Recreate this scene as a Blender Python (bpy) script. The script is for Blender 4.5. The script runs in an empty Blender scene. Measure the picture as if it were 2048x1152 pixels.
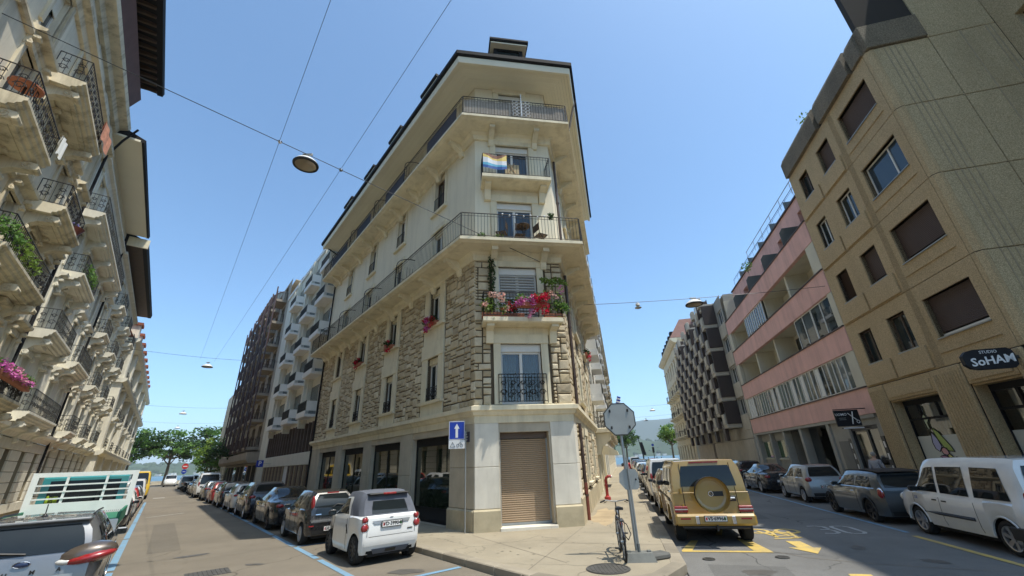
import bpy, bmesh, math, random
from mathutils import Vector, Matrix
rad = math.radians
R0 = random.Random(7)
SC = bpy.context.scene
COL = SC.collection
# ---------------------------------------------------------------- camera
HC = 2.1
cam_d = bpy.data.cameras.new("camera")
cam = bpy.data.objects.new("camera", cam_d); COL.objects.link(cam)
cam_d.sensor_width = 36.0
cam_d.lens = 14.212
cam_d.clip_start = 0.05
cam_d.clip_end = 40000
cam.matrix_world = Matrix(((0.999185, 0.040361, 0.0, 0.0),
                           (0.015865, -0.392763, -0.919503, 0.0),
                           (-0.037112, 0.918754, -0.393083, HC),
                           (0, 0, 0, 1)))
SC.camera = cam
# ---------------------------------------------------------------- light
SUN_AZ, SUN_EL = 113.0, 67.0          # azimuth clockwise from +Y
w = bpy.data.worlds.new("World"); SC.world = w; w.use_nodes = True
nt = w.node_tree; nt.nodes.clear()
wo = nt.nodes.new("ShaderNodeOutputWorld"); bg = nt.nodes.new("ShaderNodeBackground")
sky = nt.nodes.new("ShaderNodeTexSky"); sky.sky_type = 'NISHITA'; sky.sun_disc = False
sky.sun_elevation = rad(SUN_EL); sky.sun_rotation = rad(SUN_AZ)
sky.altitude = 0; sky.air_density = 0.8; sky.dust_density = 1.3; sky.ozone_density = 9.5
bg.inputs[1].default_value = 0.122
tint = nt.nodes.new('ShaderNodeMix'); tint.data_type = 'RGBA'; tint.blend_type = 'MULTIPLY'; tint.inputs[0].default_value = 1.0
tint.inputs[7].default_value = (1.0, 1.05, .89, 1); nt.links.new(sky.outputs[0], tint.inputs[6]); nt.links.new(tint.outputs[2], bg.inputs[0]); nt.links.new(bg.outputs[0], wo.inputs[0])
sd = bpy.data.lights.new("sun", 'SUN'); sd.energy = 2.15; sd.angle = rad(0.53); sd.color = (1.0, 0.94, 0.83)
so = bpy.data.objects.new("sun", sd); COL.objects.link(so)
_a, _e = rad(SUN_AZ), rad(SUN_EL)
sdir = Vector((math.sin(_a) * math.cos(_e), math.cos(_a) * math.cos(_e), math.sin(_e)))
so.rotation_euler = (-sdir).to_track_quat('-Z', 'Y').to_euler(); so.location = (0, 0, 60)
SC.view_settings.view_transform = 'Standard'; SC.view_settings.look = 'None'
SC.view_settings.gamma = 1.0; SC.view_settings.use_curve_mapping = False
SC.view_settings.exposure = 1.4
SC.cycles.max_bounces = 8; SC.cycles.diffuse_bounces = 6; SC.cycles.glossy_bounces = 3
SC.cycles.transparent_max_bounces = 10; SC.cycles.caustics_reflective = False; SC.cycles.caustics_refractive = False
# ---------------------------------------------------------------- street frames (u along the street, v to its right)
AZL, AZR = rad(-39.3), rad(13.3)
dL = Vector((math.sin(AZL), math.cos(AZL), 0)); nL = Vector((dL.y, -dL.x, 0))
dR = Vector((math.sin(AZR), math.cos(AZR), 0)); nR = Vector((dR.y, -dR.x, 0))
def LW(u, v, z=0.0): return dL * u + nL * v + Vector((0, 0, z))
def RW(u, v, z=0.0): return dR * u + nR * v + Vector((0, 0, z))
def frame(P, x, y):
    z = Vector((0, 0, 1))
    m = Matrix((x, y, z)).transposed().to_4x4(); m.translation = P
    return m
def TR(x=0, y=0, z=0): return Matrix.Translation((x, y, z))
def RZ(a): return Matrix.Rotation(a, 4, 'Z')
def RX(a): return Matrix.Rotation(a, 4, 'X')
def RY(a): return Matrix.Rotation(a, 4, 'Y')
def SCL(x, y, z): return Matrix.Diagonal((x, y, z, 1))
# ---------------------------------------------------------------- objects
def link(o, parent=None, M=None):
    COL.objects.link(o)
    if parent is not None: o.parent = parent
    if M is not None: o.matrix_basis = M
    return o
def tag(o, label=None, cat=None, group=None, kind=None):
    if label: o['label'] = label
    if cat: o['category'] = cat
    if group: o['group'] = group
    if kind: o['kind'] = kind
    return o
def empty(name, M, label=None, cat=None, group=None):
    o = bpy.data.objects.new(name, None); o.empty_display_size = 0.2
    link(o, None, M); return tag(o, label, cat, group)
def inst(name, me, parent=None, M=None):
    return link(bpy.data.objects.new(name, me), parent, M)
def copy_tree(o, parent=None):
    c = o.copy(); COL.objects.link(c)
    if parent is not None: c.parent = parent
    for ch in list(o.children): copy_tree(ch, c)
    return c
class MB:
    def __init__(s, M=None):
        s.v = []; s.f = []; s.mi = []; s.M = M; s.cur = 0; s.sm = []; s.smooth = False
    def add(s, vs, fs, M=None):
        b = len(s.v)
        T = s.M if M is None else (M if s.M is None else s.M @ M)
        for p in vs:
            p = Vector(p); s.v.append(T @ p if T is not None else p)
        for q in fs:
            s.f.append([b + i for i in q]); s.mi.append(s.cur); s.sm.append(s.smooth)
        return s
    def box(s, x0, x1, y0, y1, z0, z1, M=None):
        return s.add([(x0,y0,z0),(x1,y0,z0),(x1,y1,z0),(x0,y1,z0),(x0,y0,z1),(x1,y0,z1),(x1,y1,z1),(x0,y1,z1)],
              [(0,3,2,1),(4,5,6,7),(0,1,5,4),(1,2,6,5),(2,3,7,6),(3,0,4,7)], M)
    def bbox(s, x0, x1, y0, y1, z0, z1, b=0.02, M=None):
        """box with chamfered vertical+horizontal edges"""
        vs = []; fs = []
        for sx in (0,1):
            for sy in (0,1):
                for sz in (0,1):
                    x = (x0,x1)[sx]; y = (y0,y1)[sy]; z = (z0,z1)[sz]
                    dx = b*(1-2*sx); dy = b*(1-2*sy); dz = b*(1-2*sz)
                    vs += [(x, y+dy, z+dz), (x+dx, y, z+dz), (x+dx, y+dy, z)]
        def i(sx,sy,sz,k): return (sx*4+sy*2+sz)*3+k
        fs += [(i(0,0,0,0),i(0,0,1,0),i(0,1,1,0),i(0,1,0,0)),(i(1,0,0,0),i(1,1,0,0),i(1,1,1,0),i(1,0,1,0)),
               (i(0,0,0,1),i(1,0,0,1),i(1,0,1,1),i(0,0,1,1)),(i(0,1,0,1),i(0,1,1,1),i(1,1,1,1),i(1,1,0,1)),
               (i(0,0,0,2),i(0,1,0,2),i(1,1,0,2),i(1,0,0,2)),(i(0,0,1,2),i(1,0,1,2),i(1,1,1,2),i(0,1,1,2))]
        for a in (0,1):
            for c in (0,1):
                fs += [(i(a,c,0,0),i(a,c,0,1),i(a,c,1,1),i(a,c,1,0)),
                       (i(a,0,c,0),i(a,0,c,2),i(a,1,c,2),i(a,1,c,0)),
                       (i(0,a,c,1),i(0,a,c,2),i(1,a,c,2),i(1,a,c,1))]
        for sx in (0,1):
            for sy in (0,1):
                for sz in (0,1): fs.append((i(sx,sy,sz,0),i(sx,sy,sz,1),i(sx,sy,sz,2)))
        return s.add(vs, fs, M)
    def prism(s, pts, a, b, ax='x', M=None):
        """extrude a 2-D outline: ax='x' pts are (y,z); 'y' pts are (x,z); 'z' pts are (x,y)"""
        n = len(pts); vs = []
        for t in (a, b):
            for p, q in pts:
                vs.append({'x':(t,p,q),'y':(p,t,q),'z':(p,q,t)}[ax])
        fs = [tuple(range(n)), tuple(range(2*n-1, n-1, -1))]
        for k in range(n):
            j = (k+1) % n; fs.append((k, k+n, j+n, j))
        return s.add(vs, fs, M)
    def quad(s, a, b, c, d, M=None): return s.add([a,b,c,d], [(0,1,2,3)], M)
    def tube(s, pts, r, n=6, closed=False, M=None):
        pts = [Vector(p) for p in pts]; m = len(pts); vs = []; fs = []
        up = None
        for k in range(m):
            if closed: d = pts[(k+1)%m] - pts[k-1]
            else: d = pts[min(k+1,m-1)] - pts[max(k-1,0)]
            if d.length < 1e-9: d = Vector((0,0,1))
            d.normalize()
            if up is None:
                up = Vector((0,0,1)) if abs(d.z) < .9 else Vector((1,0,0))
            x = d.cross(up)
            if x.length < 1e-6: x = d.cross(Vector((0,1,0)))
            x.normalize(); y = x.cross(d); up = y
            rr = r[k] if isinstance(r, (list,tuple)) else r
            for j in range(n):
                t = 2*math.pi*j/n
                vs.append(pts[k] + x*(rr*math.cos(t)) + y*(rr*math.sin(t)))
        for k in range(m if closed else m-1):
            k2 = (k+1) % m
            for j in range(n):
                j2 = (j+1) % n; fs.append((k*n+j, k*n+j2, k2*n+j2, k2*n+j))
        if not closed:
            fs.append(tuple(range(n-1,-1,-1))); fs.append(tuple((m-1)*n+j for j in range(n)))
        return s.add(vs, fs, M)
    def lathe(s, prof, n=16, M=None, a0=0.0, a1=2*math.pi):
        """profile (r,z) turned about z"""
        full = abs(a1-a0-2*math.pi) < 1e-6; c = n if full else n+1; vs = []; fs = []
        for r, z in prof:
            for j in range(c):
                t = a0+(a1-a0)*j/n; vs.append((r*math.cos(t), r*math.sin(t), z))
        for k in range(len(prof)-1):
            for j in range(n):
                j2 = (j+1) % c; fs.append((k*c+j, k*c+j2, (k+1)*c+j2, (k+1)*c+j))
        return s.add(vs, fs, M)
    def cyl(s, r, z0, z1, n=16, M=None):
        s.lathe([(r,z0),(r,z1)], n, M)
        s.add([(r*math.cos(2*math.pi*j/n), r*math.sin(2*math.pi*j/n), z0) for j in range(n)], [tuple(range(n-1,-1,-1))], M)
        return s.add([(r*math.cos(2*math.pi*j/n), r*math.sin(2*math.pi*j/n), z1) for j in range(n)], [tuple(range(n))], M)
    def ball(s, c, r, n=8, m=5, M=None, sx=1, sy=1, sz=1):
        T = TR(*c) @ SCL(sx,sy,sz); T = T if M is None else M @ T
        return s.lathe([(max(r*math.sin(math.pi*k/m),1e-4), -r*math.cos(math.pi*k/m)) for k in range(m+1)], n, T)
    def mesh(s, name, mats):
        me = bpy.data.meshes.new(name); me.from_pydata([tuple(p) for p in s.v], [], s.f)
        if not isinstance(mats, (list,tuple)): mats = [mats]
        for m in mats: me.materials.append(m)
        if any(s.mi): me.polygons.foreach_set('material_index', s.mi)
        if any(s.sm): me.polygons.foreach_set('use_smooth', s.sm)
        me.update(); return me
    def build(s, name, mats, parent=None, M=None, label=None, cat=None, group=None, kind=None):
        o = inst(name, s.mesh(name, mats), parent, M)
        return tag(o, label, cat, group, kind)
def wall(mb, x0, x1, z0, z1, holes, y=0.0, d=0.3):
    """wall face at y with rectangular openings (xa,xb,za,zb) and reveals of depth d going inwards"""
    xs = sorted({x0, x1, *[min(max(h[i],x0),x1) for h in holes for i in (0,1)]})
    zs = sorted({z0, z1, *[min(max(h[i],z0),z1) for h in holes for i in (2,3)]})
    for i in range(len(xs)-1):
        for j in range(len(zs)-1):
            cx, cz = (xs[i]+xs[i+1])/2, (zs[j]+zs[j+1])/2
            if any(h[0] < cx < h[1] and h[2] < cz < h[3] for h in holes): continue
            mb.quad((xs[i],y,zs[j]),(xs[i],y,zs[j+1]),(xs[i+1],y,zs[j+1]),(xs[i+1],y,zs[j]))
    for a, b, c, e in holes:
        mb.quad((a,y,c),(a,y-d,c),(a,y-d,e),(a,y,e)); mb.quad((b,y,c),(b,y,e),(b,y-d,e),(b,y-d,c))
        mb.quad((a,y,e),(a,y-d,e),(b,y-d,e),(b,y,e)); mb.quad((a,y,c),(b,y,c),(b,y-d,c),(a,y-d,c))
    return mb
_txt = {}
def text_mesh(t, size, depth=0.004, mat=None, shear=0.0, bold=0.0):
    cu = bpy.data.curves.new("lettering", 'FONT'); cu.body = t; cu.size = size; cu.extrude = depth; cu.shear = shear
    cu.offset = bold; cu.resolution_u = 2
    cu.align_x = 'CENTER'; cu.align_y = 'CENTER'
    o = bpy.data.objects.new("tmp", cu); COL.objects.link(o)
    dg = bpy.context.evaluated_depsgraph_get(); dg.update()
    me = bpy.data.meshes.new_from_object(o.evaluated_get(dg))
    bpy.data.objects.remove(o); bpy.data.curves.remove(cu)
    me.name = "lettering"; me.materials.clear()
    if mat: me.materials.append(mat)
    return me
# text plane: local x right, z up, facing -y  ->  rotate the XY text up
TXT = RX(math.pi/2)
# ---------------------------------------------------------------- materials
def _nodes(name):
    m = bpy.data.materials.new(name); m.use_nodes = True
    n = m.node_tree; b = n.nodes['Principled BSDF']; return m, n, b
def _mix(n, fac, a, b, mode='MIX'):
    x = n.nodes.new('ShaderNodeMix'); x.data_type = 'RGBA'; x.blend_type = mode
    for s, val in ((0, fac), (6, a), (7, b)):
        if isinstance(val, (int,float)): x.inputs[s].default_value = val
        elif isinstance(val, tuple): x.inputs[s].default_value = (*val[:3], 1)
        else: n.links.new(val, x.inputs[s])
    return x.outputs[2]
def _noise(n, scale, detail=4, rough=.6, vec=None, stretch=None):
    t = n.nodes.new('ShaderNodeTexNoise'); t.inputs['Scale'].default_value = scale
    t.inputs['Detail'].default_value = detail; t.inputs['Roughness'].default_value = rough
    if vec is None:
        vec = n.nodes.new('ShaderNodeTexCoord').outputs['Object']
    if stretch:
        mp = n.nodes.new('ShaderNodeMapping'); mp.inputs['Scale'].default_value = stretch
        n.links.new(vec, mp.inputs[0]); vec = mp.outputs[0]
    n.links.new(vec, t.inputs['Vector']); return t.outputs['Fac']
def _ramp(n, fac, stops):
    r = n.nodes.new('ShaderNodeValToRGB'); e = r.color_ramp.elements
    while len(e) < len(stops): e.new(0.5)
    for k, (p, c) in enumerate(stops):
        e[k].position = p; e[k].color = (c, c, c, 1) if isinstance(c, (int,float)) else (*c, 1)
    n.links.new(fac, r.inputs[0]); return r.outputs[0]
def _bump(n, b, fac, strength, dist=0.02):
    x = n.nodes.new('ShaderNodeBump'); x.inputs['Strength'].default_value = strength; x.inputs['Distance'].default_value = dist
    n.links.new(fac, x.inputs['Height'])
    n.links.new(x.outputs[0], b.inputs['Normal'])
def _math(n, op, a, b=0.0):
    x = n.nodes.new('ShaderNodeMath'); x.operation = op
    for i, val in enumerate((a, b)):
        if isinstance(val, (int,float)): x.inputs[i].default_value = val
        else: n.links.new(val, x.inputs[i])
    return x.outputs[0]
def sc(c, k): return tuple(min(1, x*k) for x in c)
def rough_mat(name, col, rough=.8, var=.25, s1=1.2, s2=14.0, bump=.25, streak=0.0, dirt=None, rnd=0.0, metal=0.0, spec=.4, bs=None):
    """weathered solid: two noise octaves of tone, optional vertical dirt streaks, per-piece tone"""
    m, n, b = _nodes(name)
    c = _mix(n, _ramp(n, _noise(n, s1), [(.3,0.0),(.7,1.0)]), sc(col, 1-var), sc(col, 1+var*.7))
    c = _mix(n, _math(n, 'MULTIPLY', _noise(n, s2, 6, .7), var*1.2), c, sc(col, .55))
    if streak:
        f = _ramp(n, _noise(n, 2.2, 5, .65, stretch=(1,1,.12)), [(.48,0.0),(.75,1.0)])
        c = _mix(n, _math(n, 'MULTIPLY', f, streak), c, dirt or sc(col, .4))
    if rnd:
        o = n.nodes.new('ShaderNodeObjectInfo').outputs['Random']; g = n.nodes.new('ShaderNodeNewGeometry').outputs['Random Per Island']
        f = _math(n, 'FRACT', _math(n, 'ADD', o, g))
        c = _mix(n, rnd, c, _mix(n, f, sc(col, .45), sc(col, 1.5)))
    n.links.new(c, b.inputs['Base Color'])
    b.inputs['Roughness'].default_value = rough; b.inputs['Metallic'].default_value = metal
    b.inputs['Specular IOR Level'].default_value = spec
    if bump: _bump(n, b, _noise(n, bs or s2*3, 5, .7), bump, .01)
    return m
def plain(name, col, rough=.5, metal=0.0, spec=.5, coat=0.0, emit=None):
    m, n, b = _nodes(name)
    c = _mix(n, _math(n, 'MULTIPLY', _noise(n, 6, 4), .25), col, sc(col, .7))
    n.links.new(c, b.inputs['Base Color'])
    b.inputs['Roughness'].default_value = rough; b.inputs['Metallic'].default_value = metal
    b.inputs['Specular IOR Level'].default_value = spec; b.inputs['Coat Weight'].default_value = coat
    return m
def paint_mat(name, col, metal=.0, rough=.3, coat=1.0):
    m, n, b = _nodes(name)
    dust = _ramp(n, _noise(n, 3, 6, .7), [(.35,0.0),(.8,1.0)])
    c = _mix(n, _math(n, 'MULTIPLY', dust, .16 if max(col) > .2 else .035), col, (.30,.27,.23))
    n.links.new(c, b.inputs['Base Color']); b.inputs['Metallic'].default_value = metal
    r = _math(n, 'ADD', _math(n, 'MULTIPLY', dust, .15), rough); n.links.new(r, b.inputs['Roughness'])
    b.inputs['Coat Weight'].default_value = coat; b.inputs['Coat Roughness'].default_value = .04
    return m
def glass_mat(name, tint=(.02,.03,.03), trans=0.0, ripple=.02, ior=1.5):
    """glossy pane; trans > 0 lets what stands behind show through"""
    m, n, b = _nodes(name)
    b.inputs['Base Color'].default_value = (*tint, 1); b.inputs['Roughness'].default_value = .02
    b.inputs['Specular IOR Level'].default_value = .5; b.inputs['IOR'].default_value = ior
    _bump(n, b, _noise(n, .8, 2), ripple, .15)
    if trans:
        t = n.nodes.new('ShaderNodeBsdfTransparent'); t.inputs[0].default_value = (*[min(1,x) for x in (trans, trans*1.02, trans)], 1)
        g = n.nodes.new('ShaderNodeBsdfGlossy'); g.inputs['Roughness'].default_value = .02
        n.links.new(b.inputs['Normal'].links[0].from_socket, g.inputs['Normal'])
        fr = n.nodes.new('ShaderNodeFresnel'); fr.inputs[0].default_value = 1.55
        f = _math(n, 'MINIMUM', _math(n, 'ADD', _math(n, 'MULTIPLY', fr.outputs[0], 1.6), .03), 1.0)
        mx = n.nodes.new('ShaderNodeMixShader'); n.links.new(f, mx.inputs[0])
        n.links.new(t.outputs[0], mx.inputs[1]); n.links.new(g.outputs[0], mx.inputs[2])
        n.links.new(mx.outputs[0], n.nodes['Material Output'].inputs[0])
    return m
def leaf_mat(name, a, b_, rough=.55, trans=.25):
    m, n, b = _nodes(name)
    g = n.nodes.new('ShaderNodeNewGeometry').outputs['Random Per Island']
    c = _mix(n, g, a, b_)
    n.links.new(c, b.inputs['Base Color']); b.inputs['Roughness'].default_value = rough
    b.inputs['Specular IOR Level'].default_value = .3
    t = n.nodes.new('ShaderNodeBsdfTranslucent'); n.links.new(_mix(n, .5, c, sc(b_, 1.6)), t.inputs[0])
    mx = n.nodes.new('ShaderNodeMixShader'); mx.inputs[0].default_value = trans
    n.links.new(b.outputs[0], mx.inputs[1]); n.links.new(t.outputs[0], mx.inputs[2])
    n.links.new(mx.outputs[0], n.nodes['Material Output'].inputs[0]); return m
def stone_mat(name, cols, rough=.85):
    m, n, b = _nodes(name)
    o = n.nodes.new('ShaderNodeObjectInfo').outputs['Random']; g = n.nodes.new('ShaderNodeNewGeometry').outputs['Random Per Island']
    f = _math(n, 'FRACT', _math(n, 'ADD', _math(n, 'MULTIPLY', o, 7.31), g))
    r = n.nodes.new('ShaderNodeValToRGB'); e = r.color_ramp.elements
    while len(e) < len(cols): e.new(.5)
    for k, c in enumerate(cols): e[k].position = k/(len(cols)-1); e[k].color = (*c, 1)
    n.links.new(f, r.inputs[0])
    geo = n.nodes.new('ShaderNodeNewGeometry').outputs['Position']
    c = _mix(n, _ramp(n, _noise(n, 4, 6, .7, vec=geo), [(.35,0.0),(.7,.40)]), r.outputs[0], (.26,.19,.11))
    c = _mix(n, _ramp(n, _noise(n, 18, 5, .7, vec=geo), [(.5,0.0),(.8,.4)]), c, (.5,.45,.36))
    n.links.new(c, b.inputs['Base Color']); b.inputs['Roughness'].default_value = rough
    _bump(n, b, _noise(n, 16, 7, .75, vec=geo), .55, .02); return m

def ground_mat(name, col, speck=.5, crack=1.0, blotch=.3, spots=.0, rough=.9):
    """asphalt / concrete: speckle of the chippings, broad wear, fine cracks, dark spots"""
    m, n, b = _nodes(name); geo = n.nodes.new('ShaderNodeNewGeometry').outputs['Position']
    c = _mix(n, _ramp(n, _noise(n, .35, 5, .6, vec=geo), [(.3,0.0),(.7,1.0)]), sc(col, 1-blotch), sc(col, 1+blotch*.6))
    c = _mix(n, _math(n, 'MULTIPLY', _ramp(n, _noise(n, 1.7, 6, .7, vec=geo), [(.45,0.0),(.75,1.0)]), blotch*1.3), c, sc(col, .55))
    c = _mix(n, _math(n, 'MULTIPLY', _ramp(n, _noise(n, 55, 3, .8, vec=geo), [(.35,0.0),(.65,1.0)]), speck), c, sc(col, .5))
    c = _mix(n, _math(n, 'MULTIPLY', _ramp(n, _noise(n, 90, 2, .8, vec=geo), [(.55,0.0),(.75,1.0)]), speck*.8), c, sc(col, 1.7))
    if spots:
        v = n.nodes.new('ShaderNodeTexVoronoi'); v.inputs['Scale'].default_value = 2.1; n.links.new(geo, v.inputs['Vector'])
        c = _mix(n, _math(n, 'MULTIPLY', _ramp(n, v.outputs['Distance'], [(.05,1.0),(.10,0.0)]), spots), c, sc(col, .35))
    if crack:
        dx = n.nodes.new('ShaderNodeTexNoise'); dx.inputs['Scale'].default_value = 1.1; dx.inputs['Detail'].default_value = 6; n.links.new(geo, dx.inputs['Vector'])
        ad = n.nodes.new('ShaderNodeVectorMath'); ad.operation = 'MULTIPLY_ADD'; n.links.new(dx.outputs['Color'], ad.inputs[0]); ad.inputs[1].default_value = (.9,.9,0); n.links.new(geo, ad.inputs[2])
        v = n.nodes.new('ShaderNodeTexVoronoi'); v.feature = 'DISTANCE_TO_EDGE'; v.inputs['Scale'].default_value = .38; n.links.new(ad.outputs[0], v.inputs['Vector'])
        f = _math(n, 'MULTIPLY', _ramp(n, v.outputs['Distance'], [(.002,1.0),(.009,0.0)]), _ramp(n, _noise(n, .3, 2, vec=geo), [(.45,0.0),(.6,crack)]))
        c = _mix(n, f, c, sc(col, .3))
    n.links.new(c, b.inputs['Base Color']); b.inputs['Roughness'].default_value = rough; b.inputs['Specular IOR Level'].default_value = .3
    _bump(n, b, _noise(n, 110, 3, .8, vec=geo), .6, .01); return m
def worn_paint(name, col, under, wear=.5):
    m, n, b = _nodes(name); geo = n.nodes.new('ShaderNodeNewGeometry').outputs['Position']
    c = _mix(n, _ramp(n, _noise(n, 2.3, 6, .75, vec=geo), [(.42,0.0),(.72,wear)]), col, under)
    c = _mix(n, _math(n, 'MULTIPLY', _ramp(n, _noise(n, 60, 3, .8, vec=geo), [(.45,0.0),(.7,1.0)]), .4), c, under)
    n.links.new(c, b.inputs['Base Color']); b.inputs['Roughness'].default_value = .75; return m
# ---------------------------------------------------------------- palette
M = {}
M['asphaltL'] = ground_mat('asphalt_warm', (.205,.178,.138), .45, .8, .22)
M['asphaltR'] = ground_mat('asphalt_grey', (.185,.182,.172), .5, 1.0, .28)
M['walk'] = ground_mat('pavement_concrete', (.34,.295,.215), .25, .5, .22, .5)
M['kerb'] = rough_mat('kerb_granite', (.30,.26,.195), .85, .3, 1.2, 40, .4, rnd=.3, bs=90)
M['blue'] = worn_paint('blue_road_paint', (.15,.31,.46), (.20,.19,.16), .6)
M['yellow'] = worn_paint('yellow_road_paint', (.60,.42,.09), (.2,.19,.16), .7)
M['white'] = worn_paint('white_road_paint', (.46,.46,.44), (.19,.18,.17), .8)
M['plaster'] = rough_mat('cream_plaster', (.78,.71,.54), .9, .07, .4, 10, .12, streak=.25, dirt=(.30,.27,.2))
M['trim'] = rough_mat('cream_stone_trim', (.76,.68,.49), .85, .12, .8, 16, .25, streak=.4, dirt=(.28,.23,.14))
M['soffit'] = rough_mat('painted_soffit', (.75,.69,.53), .7, .05, .6, 10, .08, rnd=.06)
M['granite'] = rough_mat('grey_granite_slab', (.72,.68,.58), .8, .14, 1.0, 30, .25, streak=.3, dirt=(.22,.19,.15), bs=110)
M['granite_shaded'] = rough_mat('grey_granite_shaded', (.53,.47,.36), .8, .2, 1.0, 30, .2, streak=.3, dirt=(.2,.18,.15), bs=110)  # darker copy of the granite, shade of the left front put into the colour
M['plinth'] = rough_mat('beige_plinth', (.50,.43,.29), .85, .25, 1.6, 22, .35, bs=70)
M['mortar'] = rough_mat('mortar', (.11,.085,.055), .95, .25, 2, 22, .4)
M['stone'] = stone_mat('rubble_stone', [(.38,.30,.175),(.64,.53,.35),(.50,.415,.27),(.74,.65,.47),(.40,.325,.21),(.66,.56,.39),(.54,.43,.255)])
M['iron'] = plain('black_wrought_iron', (.025,.022,.02), .5, .3)
M['irongrey'] = plain('grey_wrought_iron', (.06,.06,.055), .55, .3)
M['winwhite'] = plain('white_window_frame', (.72,.70,.64), .45)
M['winbrown'] = plain('brown_window_frame', (.10,.065,.04), .5)
M['glass'] = glass_mat('window_glass', (.02,.028,.03))
M['glass2'] = glass_mat('window_glass_pale', (.10,.12,.115))
M['glasspale'] = glass_mat('pale_reflection_glass', (.34,.35,.33))  # white reflections of the glass band put into its base colour
M['glassblue'] = glass_mat('tinted_glass', (.03,.05,.07))
M['shopglass'] = glass_mat('shop_glass', (.012,.022,.012), 0.0, .012, 2.3)
M['clearglass'] = glass_mat('clear_glass', (.02,.03,.03), .9)
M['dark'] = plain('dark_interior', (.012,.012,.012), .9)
M['curtain'] = rough_mat('grey_curtain', (.15,.18,.155), .9, .12, 3, 20, .1)
M['curtainw'] = rough_mat('white_curtain', (.72,.72,.68), .9, .08, 3, 20, .1)
M['shutter'] = rough_mat('tan_roller_shutter', (.40,.29,.185), .6, .10, 1.5, 18, .1)
M['shutbrown'] = rough_mat('brown_blind', (.075,.05,.042), .6, .1, 1.5, 18, .1)
M['blindgrey'] = plain('silver_blind', (.55,.55,.53), .4, .2)
M['rooftile'] = rough_mat('dark_roof', (.045,.04,.04), .7, .2, 2, 20, .3)
M['gutter'] = plain('dark_gutter', (.014,.014,.015), .75, 0, .2)
M['pipe'] = plain('brown_downpipe', (.07,.045,.035), .5, .2)
M['pipered'] = plain('dark_red_pipe', (.17,.045,.03), .5)
M['reed'] = rough_mat('reed_screen', (.40,.35,.29), .9, .3, 8, 40, .3, rnd=.3)
M['wood'] = rough_mat('dark_wood', (.08,.05,.03), .6, .3, 4, 20, .2)
M['woodlight'] = rough_mat('pale_wood', (.42,.28,.15), .6, .2, 4, 20, .2)
M['terra'] = rough_mat('terracotta', (.36,.13,.07), .8, .2, 3, 20, .2)
M['leaf'] = leaf_mat('leaf_green', (.045,.11,.022), (.14,.26,.05))
M['leafy'] = leaf_mat('leaf_yellow_green', (.09,.16,.025), (.22,.32,.06))
M['leafd'] = leaf_mat('leaf_dark_green', (.015,.04,.012), (.05,.10,.03))
M['flred'] = leaf_mat('crimson_petal', (.38,.003,.02), (.62,.012,.06), .6, .15)
M['flpink'] = leaf_mat('pink_petal', (.65,.12,.30), (.80,.42,.55), .6, .2)
M['flpale'] = leaf_mat('pale_pink_petal', (.70,.30,.24), (.75,.55,.48), .6, .2)
M['flmag'] = leaf_mat('magenta_petal', (.42,.03,.25), (.62,.20,.50), .6, .2)
M['steel'] = plain('galvanised_steel', (.36,.38,.38), .45, .7)
M['signback'] = rough_mat('grey_sign_back', (.33,.34,.32), .55, .1, 3, 20, .05, metal=.3)
M['tan'] = None
# ---------------------------------------------------------------- ground
def sheet(name, pts, z, mat, kind='structure', label=None):
    mb = MB(); mb.add([(p.x, p.y, z) for p in pts], [tuple(range(len(pts)))])
    return mb.build(name, mat, kind=kind)
def lq(u0, u1, v0, v1): return [LW(u0,v0), LW(u0,v1), LW(u1,v1), LW(u1,v0)]
def rq(u0, u1, v0, v1): return [RW(u0,v0), RW(u0,v1), RW(u1,v1), RW(u1,v0)]
M['earth'] = rough_mat('ground_asphalt', (.17,.165,.155), .95, .2, .05, 10, .2)
ground = sheet('ground', [Vector((-420,-120,0)), Vector((420,-120,0)), Vector((420,60,0)), RW(135,160), RW(135,-20), LW(132,40), LW(132,-300)], -.03, M['earth'])
sheet('road', lq(-14, 131, -2.62, 5.68), 0.0, M['asphaltL'])
sheet('road', rq(-14, 134, .92, 9.22), .004, M['asphaltR'])
# pavements: raised polygons with a kerb of separate stones
WZ = .13
def slab(name, pts, mat, z1=WZ):
    mb = MB(); mb.prism([(p.x, p.y) for p in pts], -.02, z1, 'z'); return mb.build(name, mat, kind='structure')
arc = [LW(12,5.86), LW(9,5.88), LW(6.8,5.93)]
c0 = LW(6.45,5.96); c1 = Vector((1.43,8.1,0)); c2 = RW(9.36,.78)
for k in range(1, 8):
    t = k/8; arc.append(c0*(1-t)**2 + c1*2*t*(1-t) + c2*t*t)
arc += [RW(9.9,.80), RW(100,.80), LW(110,5.86)]
pave = slab('pavement', arc, M['walk'])
paveL = slab('pavement', lq(-14, 128, -9, -2.75), M['walk'])
paveR = slab('pavement', rq(-6, 126, 9.34, 13), M['walk'])
def kerb(path, parent, step=1.0, wdt=.29, top=WZ+.006):
    """individual kerb stones along a polyline (left of travel = pavement)"""
    segs = [(path[i], path[i+1]) for i in range(len(path)-1)]
    for a, b in segs:
        L = (b-a).length; n = max(1, round(L/step)); d = (b-a)/n; dn = d.normalized(); s = Vector((-dn.y, dn.x, 0)); l = d.length
        for k in range(n):
            p = a + d*k
            if p.length > 62: continue
            me = kst(round(l,2), wdt)
            inst('kerb_stone', me, parent, frame(p + s*(wdt/2+.0) + Vector((0,0,-.02)) , dn, s) @ TR(0, -wdt/2, R0.uniform(-.004,.004)))
_ks = {}
def kst(l, wdt):
    k = (l, wdt)
    if k not in _ks:
        mb = MB(); mb.bbox(.004, l-.004, 0, wdt, -.02, WZ+.03, .018); _ks[k] = mb.mesh('kerb_stone', M['kerb'])
    return _ks[k]
outer = [LW(45,5.68), LW(12,5.68), LW(9,5.71), LW(6.9,5.77)]
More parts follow.
